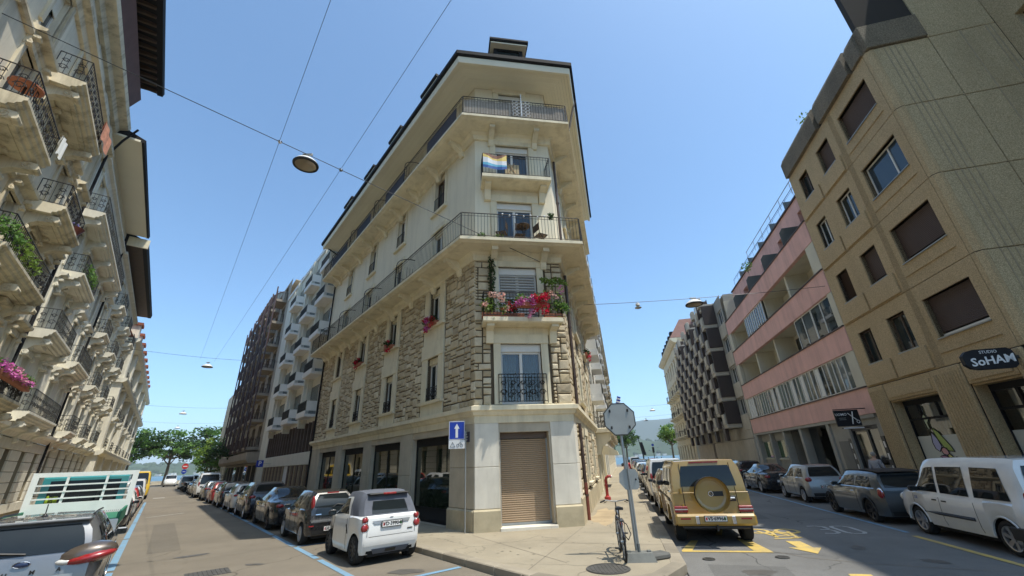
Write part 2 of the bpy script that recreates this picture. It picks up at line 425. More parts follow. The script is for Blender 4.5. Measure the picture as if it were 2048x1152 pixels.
k0 = LW(6.5,5.8); k1 = Vector((1.42,7.9,0)); k2 = RW(9.3,.9)
for k in range(1, 6):
    t = k/6; outer.append(k0*(1-t)**2 + k1*2*t*(1-t) + k2*t*t)
outer += [RW(9.9,.93), RW(55,.93)]
kerb(outer, pave)
kerb([RW(48,9.2), RW(-4,9.2)], paveR)
kerb([LW(0,-2.6), LW(40,-2.6)], paveL)
# slab joints in the pavement in front of the corner: thin recessed strips of darker filler
M['joint'] = rough_mat('joint_filler', (.20,.17,.13), .95, .2, 3, 20, .1)
def strip(name, a, b, wd, z, mat, kind='structure', parent=None):
    d = (b-a); n = Vector((-d.y, d.x, 0)).normalized()*wd/2
    mb = MB(); mb.add([(p.x,p.y,z) for p in (a-n, b-n, b+n, a+n)], [(0,1,2,3)])
    return mb.build(name, mat, parent, kind=kind)
for a, b in ((LW(11.6,7.6), Vector((.9,9.9,0))), (Vector((1.9,14.5,0)), Vector((-.2,8.6,0))), (RW(13.5,-1.4), RW(13.5,.62)), (RW(17.5,-1.4), RW(17.5,.62)), (RW(22,-1.4), RW(22,.62)), (Vector((.6,12.2,0)), RW(11.8,.62))):
    strip('slab_joint', a, b, .018, WZ+.003, M['joint'])
_r = random.Random(2); _c = RW(17.2,-.95); _pts = []
for k in range(18):
    a = 2*math.pi*k/18; _pts.append(_c + dR*(math.cos(a)*2.3*_r.uniform(.75,1.15)) + nR*(math.sin(a)*.48*_r.uniform(.7,1.1)))
sheet('stained_patch', _pts, WZ+.0015, rough_mat('ochre_pavement', (.40,.31,.19), .9, .3, 1.2, 24, .2))
# road markings
mk = MB()
def dash(u0, u1, v0, v1, fn=LW): return [fn(u0,v0), fn(u0,v1), fn(u1,v1), fn(u1,v0)]
Z1 = .008
for u0, u1 in ((8.3,12.4),(12.65,14.9),(15.1,18.1),(18.35,23.5),(23.8,29),(29.3,34),(34.3,39),(39.3,44),(44.3,49)): sheet('parking_line', dash(u0,u1,3.52,3.66), Z1, M['blue'])
sheet('parking_line', dash(8.95,9.09,3.66,5.6), Z1, M['blue'])
sheet('parking_line', dash(14.92,15.06,3.66,5.6), Z1, M['blue'])
for u0, u1 in ((6,15),(15.3,22),(22.3,29),(29.3,36),(36.3,43),(43.3,50)): sheet('parking_line', dash(u0,u1,-.52,-.36), Z1, M['blue'])
strip('road_line', LW(32,-.1), LW(33.2,1.6), .12, Z1, M['white'])
sheet('road_line', dash(57,58,.0,.9), Z1, M['white'])
sheet('parking_line', dash(14.3,40,6.86,6.98,RW), .012, M['blue'])
sheet('parking_line', dash(6,13.8,6.72,6.86,RW), .012, M['yellow'])
# yellow bay: bottom bar and two corner flags
Zr = .012
sheet('bay_line', dash(11.68,11.84,1.06,2.98,RW), Zr, M['yellow'])
def poly(name, pts, mat, z=Zr): return sheet(name, [RW(u,v) for u,v in pts], z, mat)
poly('bay_line', [(11.844,1.06),(11.844,1.30),(13.1,1.62),(13.1,1.44)], M['yellow'])
poly('bay_line', [(11.844,2.98),(11.844,2.62),(13.3,2.60),(13.3,2.86)], M['yellow'])
poly('bay_line', [(13.9,2.2),(13.9,2.36),(16.3,2.9),(16.3,2.75)], M['yellow'])
# arrow towards the camera
poly('arrow_marking', [(13.06,3.66),(13.06,3.98),(12.25,3.98),(12.25,4.14),(11.6,3.82),(12.25,3.46),(12.25,3.66)], M['yellow'])
# bicycle symbol
bs = MB()
def ring(cu, cv, r0, r1, n=20):
    for k in range(n):
        a, b = 2*math.pi*k/n, 2*math.pi*(k+1)/n
        P = [RW(cu+r*math.cos(t)*1.25, cv+r*math.sin(t), Zr) for r, t in ((r0,a),(r1,a),(r1,b),(r0,b))]
        bs.add(P, [(0,1,2,3)])
ring(14.55,3.42,.22,.32); ring(14.55,4.18,.22,.32)
for a, b in (((14.55,3.42),(13.75,3.65)),((13.75,3.65),(13.8,4.05)),((13.8,4.05),(14.55,3.75)),((14.55,3.75),(13.75,3.65)),((13.6,4.1),(14.55,4.18)),((13.55,3.62),(13.75,3.65)),((13.5,3.95),(13.6,4.22)),((13.35,3.5),(13.5,4.1))):
    A, B = RW(*a, Zr+.0005), RW(*b, Zr+.0005); d = (B-A); n_ = Vector((-d.y,d.x,0)).normalized()*.045
    bs.add([A-n_, B-n_, B+n_, A+n_], [(0,1,2,3)])
bs.build('bicycle_marking', M['yellow'], kind='structure')
# 30 : lettering read from up the street
t30 = MB()
def seg(a, b, wd=.07):
    A, B = RW(*a, Zr), RW(*b, Zr); d = (B-A); n_ = Vector((-d.y,d.x,0)).normalized()*wd; t30.add([A-n_, B-n_, B+n_, A+n_], [(0,1,2,3)])
for pts in (([(15.4,5.62),(15.4,5.88),(15.2,5.98),(14.35,5.98),(14.15,5.88),(14.15,5.62),(14.35,5.54),(15.2,5.54),(15.4,5.62)]),
            ([(15.4,4.98),(15.45,5.2),(15.3,5.36),(14.95,5.36),(14.8,5.24),(14.8,5.1),]), ([(14.8,5.24),(14.7,5.36),(14.3,5.36),(14.15,5.22),(14.2,4.98)])):
    for i in range(len(pts)-1): seg(pts[i], pts[i+1], .05)
t30.build('speed_marking', M['white'], kind='structure')
poly('bay_line', [(9.2,3.5),(9.2,3.9),(9.9,4.0),(9.9,3.65)], M['yellow'])
# manholes
def manhole(P, r, name='manhole_cover', n=28, label=None, z=WZ+.004):
    mb = MB(TR(P.x, P.y, z)); mb.cyl(r, -.02, .006, n)
    for k in range(-4, 5):
        h = math.sqrt(max(0, (r*.8)**2-(k*r*.18)**2))
        if h > .05: mb.box(k*r*.18-.018, k*r*.18+.018, -h, h, .0065, .013)
    mb.lathe([(r*.9,.006),(r*.9,.014),(r*.97,.014),(r*.97,.006)], n)
    return mb.build(name, M['mh'], label=label, cat='manhole cover')
M['mh'] = rough_mat('cast_iron_cover', (.10,.095,.085), .7, .25, 4, 30, .3, metal=.3)
manhole(Vector((1.62,9.25,0)), .42, label='large round cast iron manhole cover in the pavement beside the parked bicycle')
manhole(RW(10.95,1.5), .13, label='tiny round iron cover in the grey road below the yellow bay', z=.008)
manhole(RW(11.2,3.0), .14, label='small patched iron cover in the road near the yellow arrow', z=.008)
gm = MB(frame(LW(13.0,1.35,.005), dL, -nL))
gm.box(-.36,.36,-.42,.42,-.02,.004)
for k in range(9): gm.box(-.32,.32,-.38+k*.085,-.33+k*.085,.0045,.012)
gm.build('drain_cover', M['mh'], label='square slotted iron drain cover in the left street', cat='drain cover')
# tar seam in the right road
pts = [RW(11.9,2.96), RW(11.2,3.5), RW(10.75,4.4), RW(10.4,5.6), RW(10.2,6.6)]
for i in range(4): strip('tar_seam', pts[i], pts[i+1], .022, Zr-.004, M['joint'])

# repaired patches in the carriageways and oil stains in the bays
M['patchL'] = ground_mat('warm_patch', (.165,.145,.115), .5, .6, .2); M['patchR'] = ground_mat('grey_patch', (.145,.143,.135), .55, .6, .25)
M['oil'] = rough_mat('oil_stain', (.10,.092,.08), .6, .3, 4, 20, .1)
def blob(name, P, a, b, rot, z, mat, seed, n=18, j=.22):
    r = random.Random(seed); ca, sa = math.cos(rot), math.sin(rot); pts = []
    for k in range(n):
        t = 2*math.pi*k/n; q = r.uniform(1-j,1+j); x, y = a*q*math.cos(t), b*q*math.sin(t); pts.append(P+Vector((x*ca-y*sa, x*sa+y*ca, 0)))
    return sheet(name, pts, z, mat)
sheet('road_patch', [LW(9.2,.6), LW(9.4,1.7), LW(12.0,1.9), LW(11.8,.7)], .0035, M['patchL'])
sheet('road_patch', [LW(17.5,.2), LW(17.5,1.0), LW(27.0,1.05), LW(27.0,.3)], .0035, M['patchL'])
sheet('road_patch', [LW(7.2,-.2), LW(7.5,.5), LW(9.0,.45), LW(8.8,-.3)], .0035, M['patchL'])
sheet('road_patch', [RW(8.4,1.3), RW(8.2,2.6), RW(10.4,2.8), RW(10.5,1.4)], .0075, M['patchR'])
sheet('road_patch', [RW(17,3.6), RW(17,4.5), RW(30,4.6), RW(30,3.7)], .0075, M['patchR'])
for k, (P, a, b_) in enumerate(((LW(9.6,4.6),.35,.22),(LW(9.9,3.1),.2,.12),(LW(14.0,4.4),.3,.2),(LW(13.2,2.3),.25,.1),(LW(16,1.2),.4,.16))): blob('oil_stain', P, a, b_, k, .006, M['oil'], k)
for k, (P, a, b_) in enumerate(((RW(9.9,2.2),.3,.2),(RW(12.3,4.9),.3,.12),(RW(11.0,5.6),.22,.16))): blob('oil_stain', P, a, b_, k, .0095, M['oil'], 20+k)
M['gum'] = rough_mat('dark_spot', (.17,.15,.11), .9, .2, 6, 20, .1); _r = random.Random(12)
for k in range(46):
    u, v = _r.uniform(9.8,24), _r.uniform(-1.3,.5); blob('pavement_spot', RW(u,v), _r.uniform(.015,.045), _r.uniform(.012,.035), k, WZ+.0045, M['gum'], k, 9)
for k in range(26):
    u, v = _r.uniform(7.4,14), _r.uniform(6.1,7.6); blob('pavement_spot', LW(u,v), _r.uniform(.015,.05), _r.uniform(.012,.035), k, WZ+.0045, M['gum'], 90+k, 9)
# ---------------------------------------------------------------- corner building
P0 = Vector((-1.4155, 14.2396, 0)); P1 = Vector((1.9211, 14.8027, 0))
WC = (P1-P0).length; dC = (P1-P0)/WC; nC = Vector((dC.y, -dC.x, 0))
LL, LR = 20.4, 12.3
HB = P0.copy()
bld = empty('apartment_building', TR(*HB), 'cream corner apartment house with rubble stone lower floors and wraparound balconies', 'building')
BI = TR(*-HB)
FL = BI @ frame(P0, dL, -nL)                # x = distance from the corner
FRr = BI @ frame(P1, -dR, nR)               # x = -distance
FC = BI @ frame(P1, -dC, nC)                # x = WC - distance from P0
def cu(u): return WC - u
def line_int(p, d, q, e):
    den = d.x*e.y - d.y*e.x; t = ((q.x-p.x)*e.y - (q.y-p.y)*e.x)/den; return p + d*t
def offs(o, eL=0.0, eR=0.0):
    a0 = P0 - nL*o; c0_ = P0 + nC*o; r0 = P1 + nR*o
    return [a0 + dL*(LL+eL), line_int(a0, dL, c0_, dC), line_int(c0_, dC, r0, dR), r0 + dR*(LR+eR)]
def sweep(mb, prof, eL=0.0, eR=0.0, closed=True):
    """carry a profile [(offset, z)...] round the three fronts"""
    rows = []
    for o, z in prof: rows.append([(p.x, p.y, z) for p in offs(o, eL, eR)])
    n = len(prof); vs = [v for r in rows for v in r]; fs = []
    for i in range(n if closed else n-1):
        j = (i+1) % n
        for k in range(3): fs.append((i*4+k, i*4+k+1, j*4+k+1, j*4+k))
    if closed: fs += [tuple(i*4 for i in range(n)), tuple(i*4+3 for i in range(n-1,-1,-1))]
    return mb.add(vs, fs)
bays = [3.12, 7.6, 12.0, 16.45]
baysR = [4.6, 9.0]
# --- plaster walls with openings -------------------------------------------
def rect(c, w_, z0, z1): return (c-w_/2, c+w_/2, z0, z1)
mbw = MB(FL)
hl = [rect(c,.98,13.5,15.55) for c in bays] + [rect(c,1.0,10.05,12.35) for c in bays] + [rect(c,1.0,16.2,18.3) for c in bays]
wall(mbw, 0, LL, 9.75, 18.85, hl, 0, .28)
mbw.M = FC
hc = [rect(WC/2+.02,1.52,10.05,12.25), rect(WC/2+.02,1.5,13.2,15.33), rect(WC/2,1.1,16.2,18.55)]
wall(mbw, 0, WC, 9.75, 18.85, hc, 0, .28)
mbw.M = FRr
hr = [rect(-c,1.0,z0,z1) for c in baysR for z0, z1 in ((10.05,12.35),(13.5,15.55),(16.2,18.3))]
wall(mbw, -LR, 0, 9.75, 18.85, hr, 0, .28)
mbw.M = BI
e0 = offs(0); bk = [e0[0] + nL*13, e0[3]]
mbw.add([(e0[0].x,e0[0].y,0),(bk[0].x,bk[0].y,0),(bk[0].x,bk[0].y,18.85),(e0[0].x,e0[0].y,18.85)], [(0,1,2,3)])
mbw.add([(bk[0].x,bk[0].y,0),(bk[1].x,bk[1].y,0),(bk[1].x,bk[1].y,18.85),(bk[0].x,bk[0].y,18.85)], [(0,1,2,3)])
mbw.build('wall', M['plaster'], bld)
# --- stone floors: mortar backing + individual stones ------------------------
mbm = MB(FL); hs = [rect(c,.98,4.45,6.2) for c in bays] + [rect(c,.95,7.6,9.3) for c in bays]
wall(mbm, 0, LL, 3.8, 9.75, hs, 0, .28)
mbm.M = FC; hcs = [rect(WC/2+.02,1.5,3.9,6.05), rect(WC/2+.02,1.52,6.95,9.17)]
wall(mbm, 0, WC, 3.8, 9.75, hcs, 0, .28)
mbm.M = FRr; hrs = [rect(-c,1.0,z0,z1) for c in baysR for z0, z1 in ((4.45,6.2),(7.6,9.3),(1.2,3.0))]
wall(mbm, -LR, 0, 0.0, 9.75, hrs, 0, .28)
mbm.build('stone_backing', M['mortar'], bld)
_st = {}
def stone_mesh(w_, h_, var):
    k = (round(w_,2), round(h_,2), var)
    if k in _st: return _st[k]
    r = random.Random(hash(k) % 9999); g = .021; a, b = k[0]/2-g, k[1]/2-g
    vs = []; j = lambda s: r.uniform(-s, s)
    back = [(-a,-.02,-b),(a,-.02,-b),(a,-.02,b),(-a,-.02,b)]
    mid = [(x+j(.013), .04+j(.008), z+j(.012)) for x, _, z in back]
    i1, i2 = min(.03, a*.3), min(.028, b*.3)
    fr = [((a-i1)*sx+j(.015), .052+r.uniform(0,.022), (b-i2)*sz+j(.015)) for sx, sz in ((-1,-1),(1,-1),(1,1),(-1,1))]
    ce = [(j(a*.4), .06+r.uniform(0,.025), j(b*.4))]
    vs = back+mid+fr+ce; fs = []
    for q in range(4):
        p = (q+1) % 4; fs += [(q,p,4+p,4+q), (4+q,4+p,8+p,8+q), (8+q,8+p,12)]
    mb = MB(); mb.add(vs, fs); _st[k] = (vs, fs, mb.mesh('stone', M['stone'])); return _st[k]
stones = []
SZ = [(2,2),(3,2),(3,3),(2,2),(4,3),(3,2),(2,3),(2,1),(3,3),(2,2),(4,2),(3,1)]
def pave_stones(F, x0, x1, z0, z1, seed, cw=.14, ch=.122):
    r = random.Random(seed); nx = max(2, round((x1-x0)/cw)); nz = max(1, round((z1-z0)/ch)); cw = (x1-x0)/nx; ch = (z1-z0)/nz
    occ = [[False]*nz for _ in range(nx)]
    for j in range(nz):
        for i in range(nx):
            if occ[i][j]: continue
            c = SZ[:]; r.shuffle(c); c.append((1,1))
            for a, b in c:
                if i+a <= nx and j+b <= nz and not any(occ[i+p][j+q] for p in range(a) for q in range(b)):
                    for p in range(a):
                        for q in range(b): occ[i+p][j+q] = True
                    stones.append((F @ TR(x0+(i+a/2)*cw, 0, z0+(j+b/2)*ch), a*cw, b*ch, r.randrange(3))); break
edges = [-.07] + [x for c in bays for x in (c-.98, c+.98)] + [LL-.35]
for k in range(0, len(edges), 2): pave_stones(FL, edges[k]+.02, edges[k+1]-.02, 3.86, 9.55, k)
pave_stones(FC, -.05, WC/2-1.08, 3.86, 9.6, 31); pave_stones(FC, WC/2+1.12, WC+.05, 3.86, 9.6, 32)
eR = [-.05] + [x for c in baysR for x in (-(c-.98), -(c+.98))] + [-LR]
for k in range(0, len(eR), 2): pave_stones(FRr, eR[k+1]+.02, eR[k]-.02, 3.86, 9.55, 40+k, .2, .16)
eR[0] = -.75
for k in range(0, len(eR), 2): pave_stones(FRr, eR[k+1]+.02, eR[k]-.02, .95, 3.3, 60+k, .2, .16)
WP = TR(*HB)
def camd(S): p = (WP @ S[0]).translation - Vector((0,0,HC)); return p.length / math.sqrt(S[1]*S[2])
stones.sort(key=camd)
far = MB()
for k, (m_, w_, h_, var) in enumerate(stones):
    vs, fs, me = stone_mesh(w_, h_, var)
    if k < 300: inst('stone', me, bld, m_)
    else: far.add(vs, fs, m_)
far.build('stone', M['stone'], bld, kind='stuff')
# --- ground floor -----------------------------------------------------------
gf = MB(FL)
shops = [(1.62,4.62),(5.85,9.2),(10.32,13.72),(14.9,18.25)]
wall(gf, 0, LL, 0, 3.35, [(a,b,.14,3.05) for a, b in shops], 0, .3)
gf.M = FC; wall(gf, 0, WC, 0, 3.35, [(cu(2.5),cu(.82),.16,3.0)], 0, .5)
gf.build('ground_floor_wall', M['granite_shaded'], bld)
def pier(F, a, b, z0=.75, z1=3.3, mat='granite', t=.05, zj=1.95):
    m = MB(F)
    m.bbox(a, b, 0.0, t, z0, zj-.004, .012); m.bbox(a, b, 0, t, zj+.004, z1, .012)
    return m.build('pier', M[mat], bld)
def plinth(F, a, b, z1=.74, t=.11):
    m = MB(F); m.prism([(0,.1),(t,.1),(t,z1-.05),(.06,z1),(0,z1)], a, b, 'x'); return m.build('plinth', M['plinth'], bld)
pier(FC, cu(.78), WC+.03); pier(FC, -.03, cu(2.56)); pier(FL, 0.0, 1.55, mat='granite_shaded'); pier(FRr, -.72, 0)
plinth(FC, cu(.78), WC+.06); plinth(FC, -.06, cu(2.56)); plinth(FL, .0, 1.58); plinth(FRr, -LR, 0, .92, .09)
for a, b in ((4.68,5.8),(9.26,10.26),(13.78,14.84),(18.3,20.3)): pier(FL, a, b, .14, 3.3, 'granite_shaded', .04, 1.7)
# shop windows
for k, (a, b) in enumerate(shops):
    f = MB(); w_ = b-a
    for x0, x1, z0, z1 in ((0,.06,0,2.9),(w_-.06,w_,0,2.9),(.06,w_-.06,0,.09),(.06,w_-.06,2.6,2.9),(.06,w_-.06,.42,.48)): f.box(x0,x1,-.05,.03,z0,z1)
    if w_ > 3.2: f.box(w_/2-.03,w_/2+.03,-.05,.028,.48,2.6)
    fo = f.build('shop_window', M['gutter'], bld, FL @ TR(a, -.2, .15))
    MB().quad((.06,0,.48),(.06,0,2.6),(w_-.06,0,2.6),(w_-.06,0,.48)).build('pane', M['shopglass'], fo)
    MB().box(.06,w_-.06,-.02,.0,.09,.42).build('panel', M['dark'], fo)
# roller shutter
sh = MB(); W2 = 1.68
sh.box(0,W2,-.1,.06,2.62,2.84); sh.box(0,.05,-.06,.03,0,2.62); sh.box(W2-.05,W2,-.06,.03,0,2.62); sh.box(.05,W2-.05,-.05,.02,0,.09)
so_ = sh.build('roller_shutter', M['steel'], bld, FC @ TR(cu(2.5), -.36, .2))
tagme = MB(); tagme.box(0.0,W2,-.02,.07,2.6,2.85)
tagme.build('shutter_box', M['winbrown'], so_)
sl = MB(); sl.prism([(-.02,0),(.006,0.004),(.022,.02),(.022,.042),(.006,.057),(-.02,.061)], .05, W2-.05, 'x'); slm = sl.mesh('slat', M['shutter'])
for k in range(40): inst('slat', slm, so_, TR(0,0,.09+k*.0625))
MB(FC).bbox(cu(2.56)-.02, cu(.78)+.02, -.3, .16, .1, .22, .015).build('door_step', M['granite'], bld)
# cornice above the ground floor
cn = MB(BI); sweep(cn, [(0,3.3),(.06,3.3),(.06,3.52),(.12,3.56),(.17,3.66),(.25,3.70),(.25,3.84),(.0,3.90)])
cn.build('cornice', M['trim'], bld)
# --- balcony slabs, eaves -----------------------------------------------------
for z in (9.72, 15.86):
    s_ = MB(BI); sweep(s_, [(0,z),(.92,z),(1.0,z+.03),(1.1,z+.05),(1.1,z+.17),(0,z+.19)]); s_.build('balcony_slab', M['trim'], bld)
    s2 = MB(BI); sweep(s2, [(0,z-.32),(.10,z-.32),(.14,z-.27),(.16,z-.10),(.26,z-.02),(.26,z),(0,z)]); s2.build('moulding', M['trim'], bld)
br = MB(); br.prism([(0,-.62),(.10,-.62),(.16,-.52),(.20,-.36),(.34,-.30),(.52,-.20),(.62,-.16),(.78,-.16),(.78,0),(0,0)], -.12, .12, 'x'); brm = br.mesh('bracket', M['trim'])
for z in (9.715, 15.855):
    u = 1.0
    while u < LL-.2: inst('bracket', brm, bld, FL @ TR(u,0,z)); u += 2.23
    for u in (.72, 2.72): inst('bracket', brm, bld, FC @ TR(cu(u),0,z))
    u = 1.3
    while u < LR-.2: inst('bracket', brm, bld, FRr @ TR(-u,0,z)); u += 2.1
# chamfer balconies of the 2nd and 4th floors
for z, o in ((6.66,.74), (12.88,.86)):
    s_ = MB(FC); s_.prism([(0,0),(o-.06,0),(o,.04),(o,.19),(0,.2)], cu(3.16), cu(.24), 'x', TR(0,0,z)); s_.build('balcony_slab', M['trim'], bld)
    k = MB(); k.prism([(0,-.62),(.16,-.62),(.2,-.5),(.28,-.2),(.5,-.13),(.6,-.1),(.6,0),(0,0)], -.13, .13, 'x'); km = k.mesh('bracket', M['trim'])
    for u in (.52, 2.88): inst('bracket', km, bld, FC @ TR(cu(u),0,z))
# eaves: soffit of separate boards, fascia, gutter, roof
ev = MB(BI); sweep(ev, [(-.05,18.86),(1.30,18.86),(1.30,18.92),(-.05,18.92)]); ev.build('eaves', M['mortar'], bld)
for i in range(9):
    sb = MB(BI); sweep(sb, [(.02+i*.142,18.80),(.155+i*.142,18.80),(.155+i*.142,18.858),(.02+i*.142,18.858)]); sb.build('soffit_board', M['soffit'], bld)
fa = MB(BI); sweep(fa, [(1.30,18.70),(1.42,18.70),(1.46,18.86),(1.46,19.02),(1.30,19.02)]); fa.build('fascia', M['soffit'], bld)
gu = MB(BI); sweep(gu, [(1.28,19.03),(1.50,19.03),(1.58,19.08),(1.58,19.28),(1.28,19.28)], .1, .1); gu.build('gutter', M['gutter'], bld)
rf = MB(BI); sweep(rf, [(1.5,19.29),(-2.6,23.6)], closed=False); 
q = offs(-2.6); rf.add([(p.x,p.y,23.6) for p in q] + [(bk[0].x,bk[0].y,23.6)], [(0,1,2,3,4)]); rf.build('roof', M['rooftile'], bld)
# dormers
def dormer(F, x, y, z, w_=1.35, h=1.1, dp=1.6):
    d = MB(); wall(d, -w_/2, w_/2, 0, h, [(-w_/2+.18,w_/2-.18,.12,h-.12)], 0, .12); d.box(-w_/2,-w_/2+.04,-dp,-.003,0,h); d.box(w_/2-.04,w_/2,-dp,-.003,0,h)
    o = d.build('dormer', M['winbrown'] if False else M['gutter'], bld, F @ TR(x,y,z))
    MB().box(-w_/2-.18,w_/2+.18,-dp,.30,h,h+.08).build('dormer_soffit', M['soffit'], o)
    MB().prism([(-dp,h+.081),(.34,h+.081),(.40,h+.16),(.40,h+.26),(-dp,h+.30)], -w_/2-.24, w_/2+.24, 'x').build('dormer_roof', M['gutter'], o)
    MB().box(-w_/2+.18,w_/2-.18,-.10,-.07,.12,h-.12).build('window', M['glass'], o)
for u in bays: dormer(FL, u, .62, 19.95)
dormer(FC, WC/2+.05, .5, 20.1, 1.45, 1.05)
# --- windows ------------------------------------------------------------------
_wm = {}
def window(F, x, z0, w_, h, leaves=2, y=-.16, frame_mat='winwhite', pane='glass', box_h=0.0, parent=None, name='window', sill=None, curtain=None, lintelbox='winwhite', fw=.06):
    parent = parent or bld; k = (round(w_,2), round(h,2), leaves, frame_mat, pane, round(box_h,2), lintelbox, fw)
    if k not in _wm:
        f = MB(); ph = h-box_h
        f.box(0,fw,-.04,.03,0,ph); f.box(w_-fw,w_,-.04,.03,0,ph); f.box(fw,w_-fw,-.04,.03,0,fw); f.box(fw,w_-fw,-.04,.03,ph-fw,ph)
        for i in range(1, leaves): f.box(w_*i/leaves-fw*.7, w_*i/leaves+fw*.7, -.04, .04, fw, ph-fw)
        g = MB(); ww = w_/leaves
        g.quad((fw,0,fw),(fw,0,ph-fw),(ww-fw*.7,0,ph-fw),(ww-fw*.7,0,fw))
        bx = None
        if box_h: b_ = MB(); b_.box(.0,w_,-.06,.1,ph,h); bx = b_.mesh('blind_box', M[lintelbox])
        _wm[k] = (f.mesh(name, M[frame_mat]), g.mesh('pane', M[pane]), bx)
    fm, gm_, bx = _wm[k]
    o = inst(name, fm, parent, F @ TR(x-w_/2, y, z0))
    for i in range(leaves): inst('pane', gm_, o, TR(i*(w_/leaves) + (0 if i == 0 else -.01), -.005, 0))
    if bx: inst('blind_box', bx, o)
    return o
def surround(F, x, z0, z1, w_, t=.2, lint=.3, sill=.12, prot=.06, apron=0.0, parent=None):
    m = MB()
    m.box(-w_/2-t,-w_/2,-.05,prot,z0,z1); m.box(w_/2,w_/2+t,-.05,prot,z0,z1)
    if lint: m.box(-w_/2-t-.02,w_/2+t+.02,-.05,prot+.03,z1,z1+lint)
    if sill: m.prism([(-.2,z0-sill),(prot+.10,z0-sill),(prot+.12,z0-.03),(-.2,z0)], -w_/2-t-.08, w_/2+t+.08, 'x')
    if apron: m.box(-w_/2-t,w_/2+t,-.05,prot-.02,z0-sill-apron,z0-sill-.002)
    return m.build('window_surround', M['trim'], parent or bld, F @ TR(x,0,0))
def railing(name, F, x0, x1, z, h=.95, y=.9, step=.115, ends=0.0, mat='iron', r=.008, parent=None, belly=0.0, mid=True, scroll=False):
    """straight balcony railing at depth y from x0 to x1 with optional returns to the wall"""
    m = MB(); paths = [((x0,y),(x1,y))]
    if ends: paths = [((x0,ends),(x0,y)), ((x0,y),(x1,y)), ((x1,y),(x1,ends))]
    for (ax,ay),(bx,by) in paths:
        for zz, rr in ((h,.019),(.07,.012)) + (((h-.12,.009),) if mid else ()): m.tube([(ax,ay,zz),(bx,by,zz)], rr, 5)
        L = math.hypot(bx-ax, by-ay); n = max(1, round(L/step))
        for i in range(n+1):
            t = i/n; px, py = ax+(bx-ax)*t, ay+(by-ay)*t
            m.tube([(px,py,.0 if i in (0,n) else .07),(px,py,h)], r*1.7 if i in (0,n) else r, 4)
        if scroll:
            ns = max(1, round(L/.34))
            for i in range(ns):
                t = (i+.5)/ns; px, py = ax+(bx-ax)*t, ay+(by-ay)*t; ux, uy = (bx-ax)/L, (by-ay)/L
                for sgn in (-1, 1):
                    for zc, rad_ in ((h*.36,.13),(h*.68,.10)):
                        sp = [(px+ux*sgn*(rad_*(1-k/12)*math.cos(k*.75)), py+uy*sgn*(rad_*(1-k/12)*math.cos(k*.75)), zc+(rad_*(1-k/12))*math.sin(k*.75)) for k in range(10)]
                        m.tube(sp, .0115, 4)
    return m.build(name, M[mat], parent or bld, F @ TR(0,0,z))
for k, c in enumerate(bays):
    for z0, z1 in ((4.45,6.2),(7.6,9.3)):
        surround(FL, c, z0, z1, .98 if z0 < 6 else .95, .42, .62 if z0 < 6 else .3, .14, .07, .42 if z0 < 6 else .63)
        window(FL, c, z0, .98 if z0 < 6 else .95, z1-z0, 2, -.18, 'winwhite', 'glass', .26, lintelbox='trim')
    railing('window_guard', FL, c-.47, c+.47, 4.47, .5, .03, .1, mid=False, scroll=True)
    railing('window_guard', FL, c-.46, c+.46, 13.52, .75, .05, .11, mid=False)
    surround(FL, c, 13.5, 15.55, .98, .2, .1, .14, .035)
    window(FL, c, 13.5, .98, 2.05, 2, -.18, 'winbrown' if k == 0 else 'winwhite', 'glass', .2, lintelbox='trim')
    window(FL, c, 10.05, 1.0, 2.3, 2, -.18, 'winwhite', 'glass', .22, lintelbox='trim'); surround(FL, c, 10.05, 12.35, 1.0, .2, .25, 0, .035)
    window(FL, c, 16.2, 1.0, 2.1, 2, -.18, 'winwhite', 'glass', .22); surround(FL, c, 16.2, 18.3, 1.0, .2, .25, 0, .035)
for c in baysR:
    for z0, z1, t in ((4.45,6.2,.42),(7.6,9.3,.42),(10.05,12.35,.2),(13.5,15.55,.2),(16.2,18.3,.2),(1.2,3.0,.3)):
        surround(FRr, -c, z0, z1, 1.0, t, .3, .14, .07); window(FRr, -c, z0, 1.0, z1-z0, 2, -.18, 'winwhite', 'glass', .22)
xc = WC/2+.02
for z0, z1, w_, pn in ((3.92,6.05,1.5,'clearglass'),(6.95,9.17,1.52,'glass'),(10.05,12.25,1.52,'glassblue'),(13.2,15.33,1.5,'glassblue'),(16.2,18.55,1.1,'glass')):
    surround(FC, xc, z0 if z0 > 4 else 3.9, z1, w_, .26, .34 if z0 < 13 else .26, 0, .07)
    window(FC, xc, z0, w_, z1-z0, 2, -.17, 'winwhite', pn, .28, fw=.075)
MB(FC).box(cu(2.95),cu(.45),-.02,.05,6.39,6.655).build('lintel_panel', M['trim'], bld); MB(FC).box(cu(2.95),cu(.45),-.02,.04,9.5,9.70).build('lintel_panel', M['trim'], bld)
# curtains and dark room behind the first-floor french window
cb = MB(FC); 
for sgn, x0, x1 in ((1, xc-.68, xc-.10), (-1, xc+.12, xc+.68)):
    n = 26
    for i in range(n):
        a, b_ = x0+(x1-x0)*i/n, x0+(x1-x0)*(i+1)/n
        cb.quad((a,-.45+.035*math.sin(i*1.9),4.0),(b_,-.45+.035*math.sin((i+1)*1.9),4.0),(b_,-.45+.035*math.sin((i+1)*1.9),5.75),(a,-.45+.035*math.sin(i*1.9),5.75))
cb.build('curtain', M['curtain'], bld)
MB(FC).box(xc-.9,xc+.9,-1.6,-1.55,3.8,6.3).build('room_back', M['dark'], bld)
railing('balcony_railing', FC, xc-.86, xc+.86, 3.92, 1.0, .14, .11, scroll=True)
# slatted blind of the second-floor window
bl = MB(); bl.box(0,1.36,-.03,.03,0,.075); blm = bl.mesh('blind_slat', M['blindgrey'])
for k in range(15): inst('blind_slat', blm, bld, FC @ TR(xc-.68,-.10,7.15+k*.118) @ RX(.5))
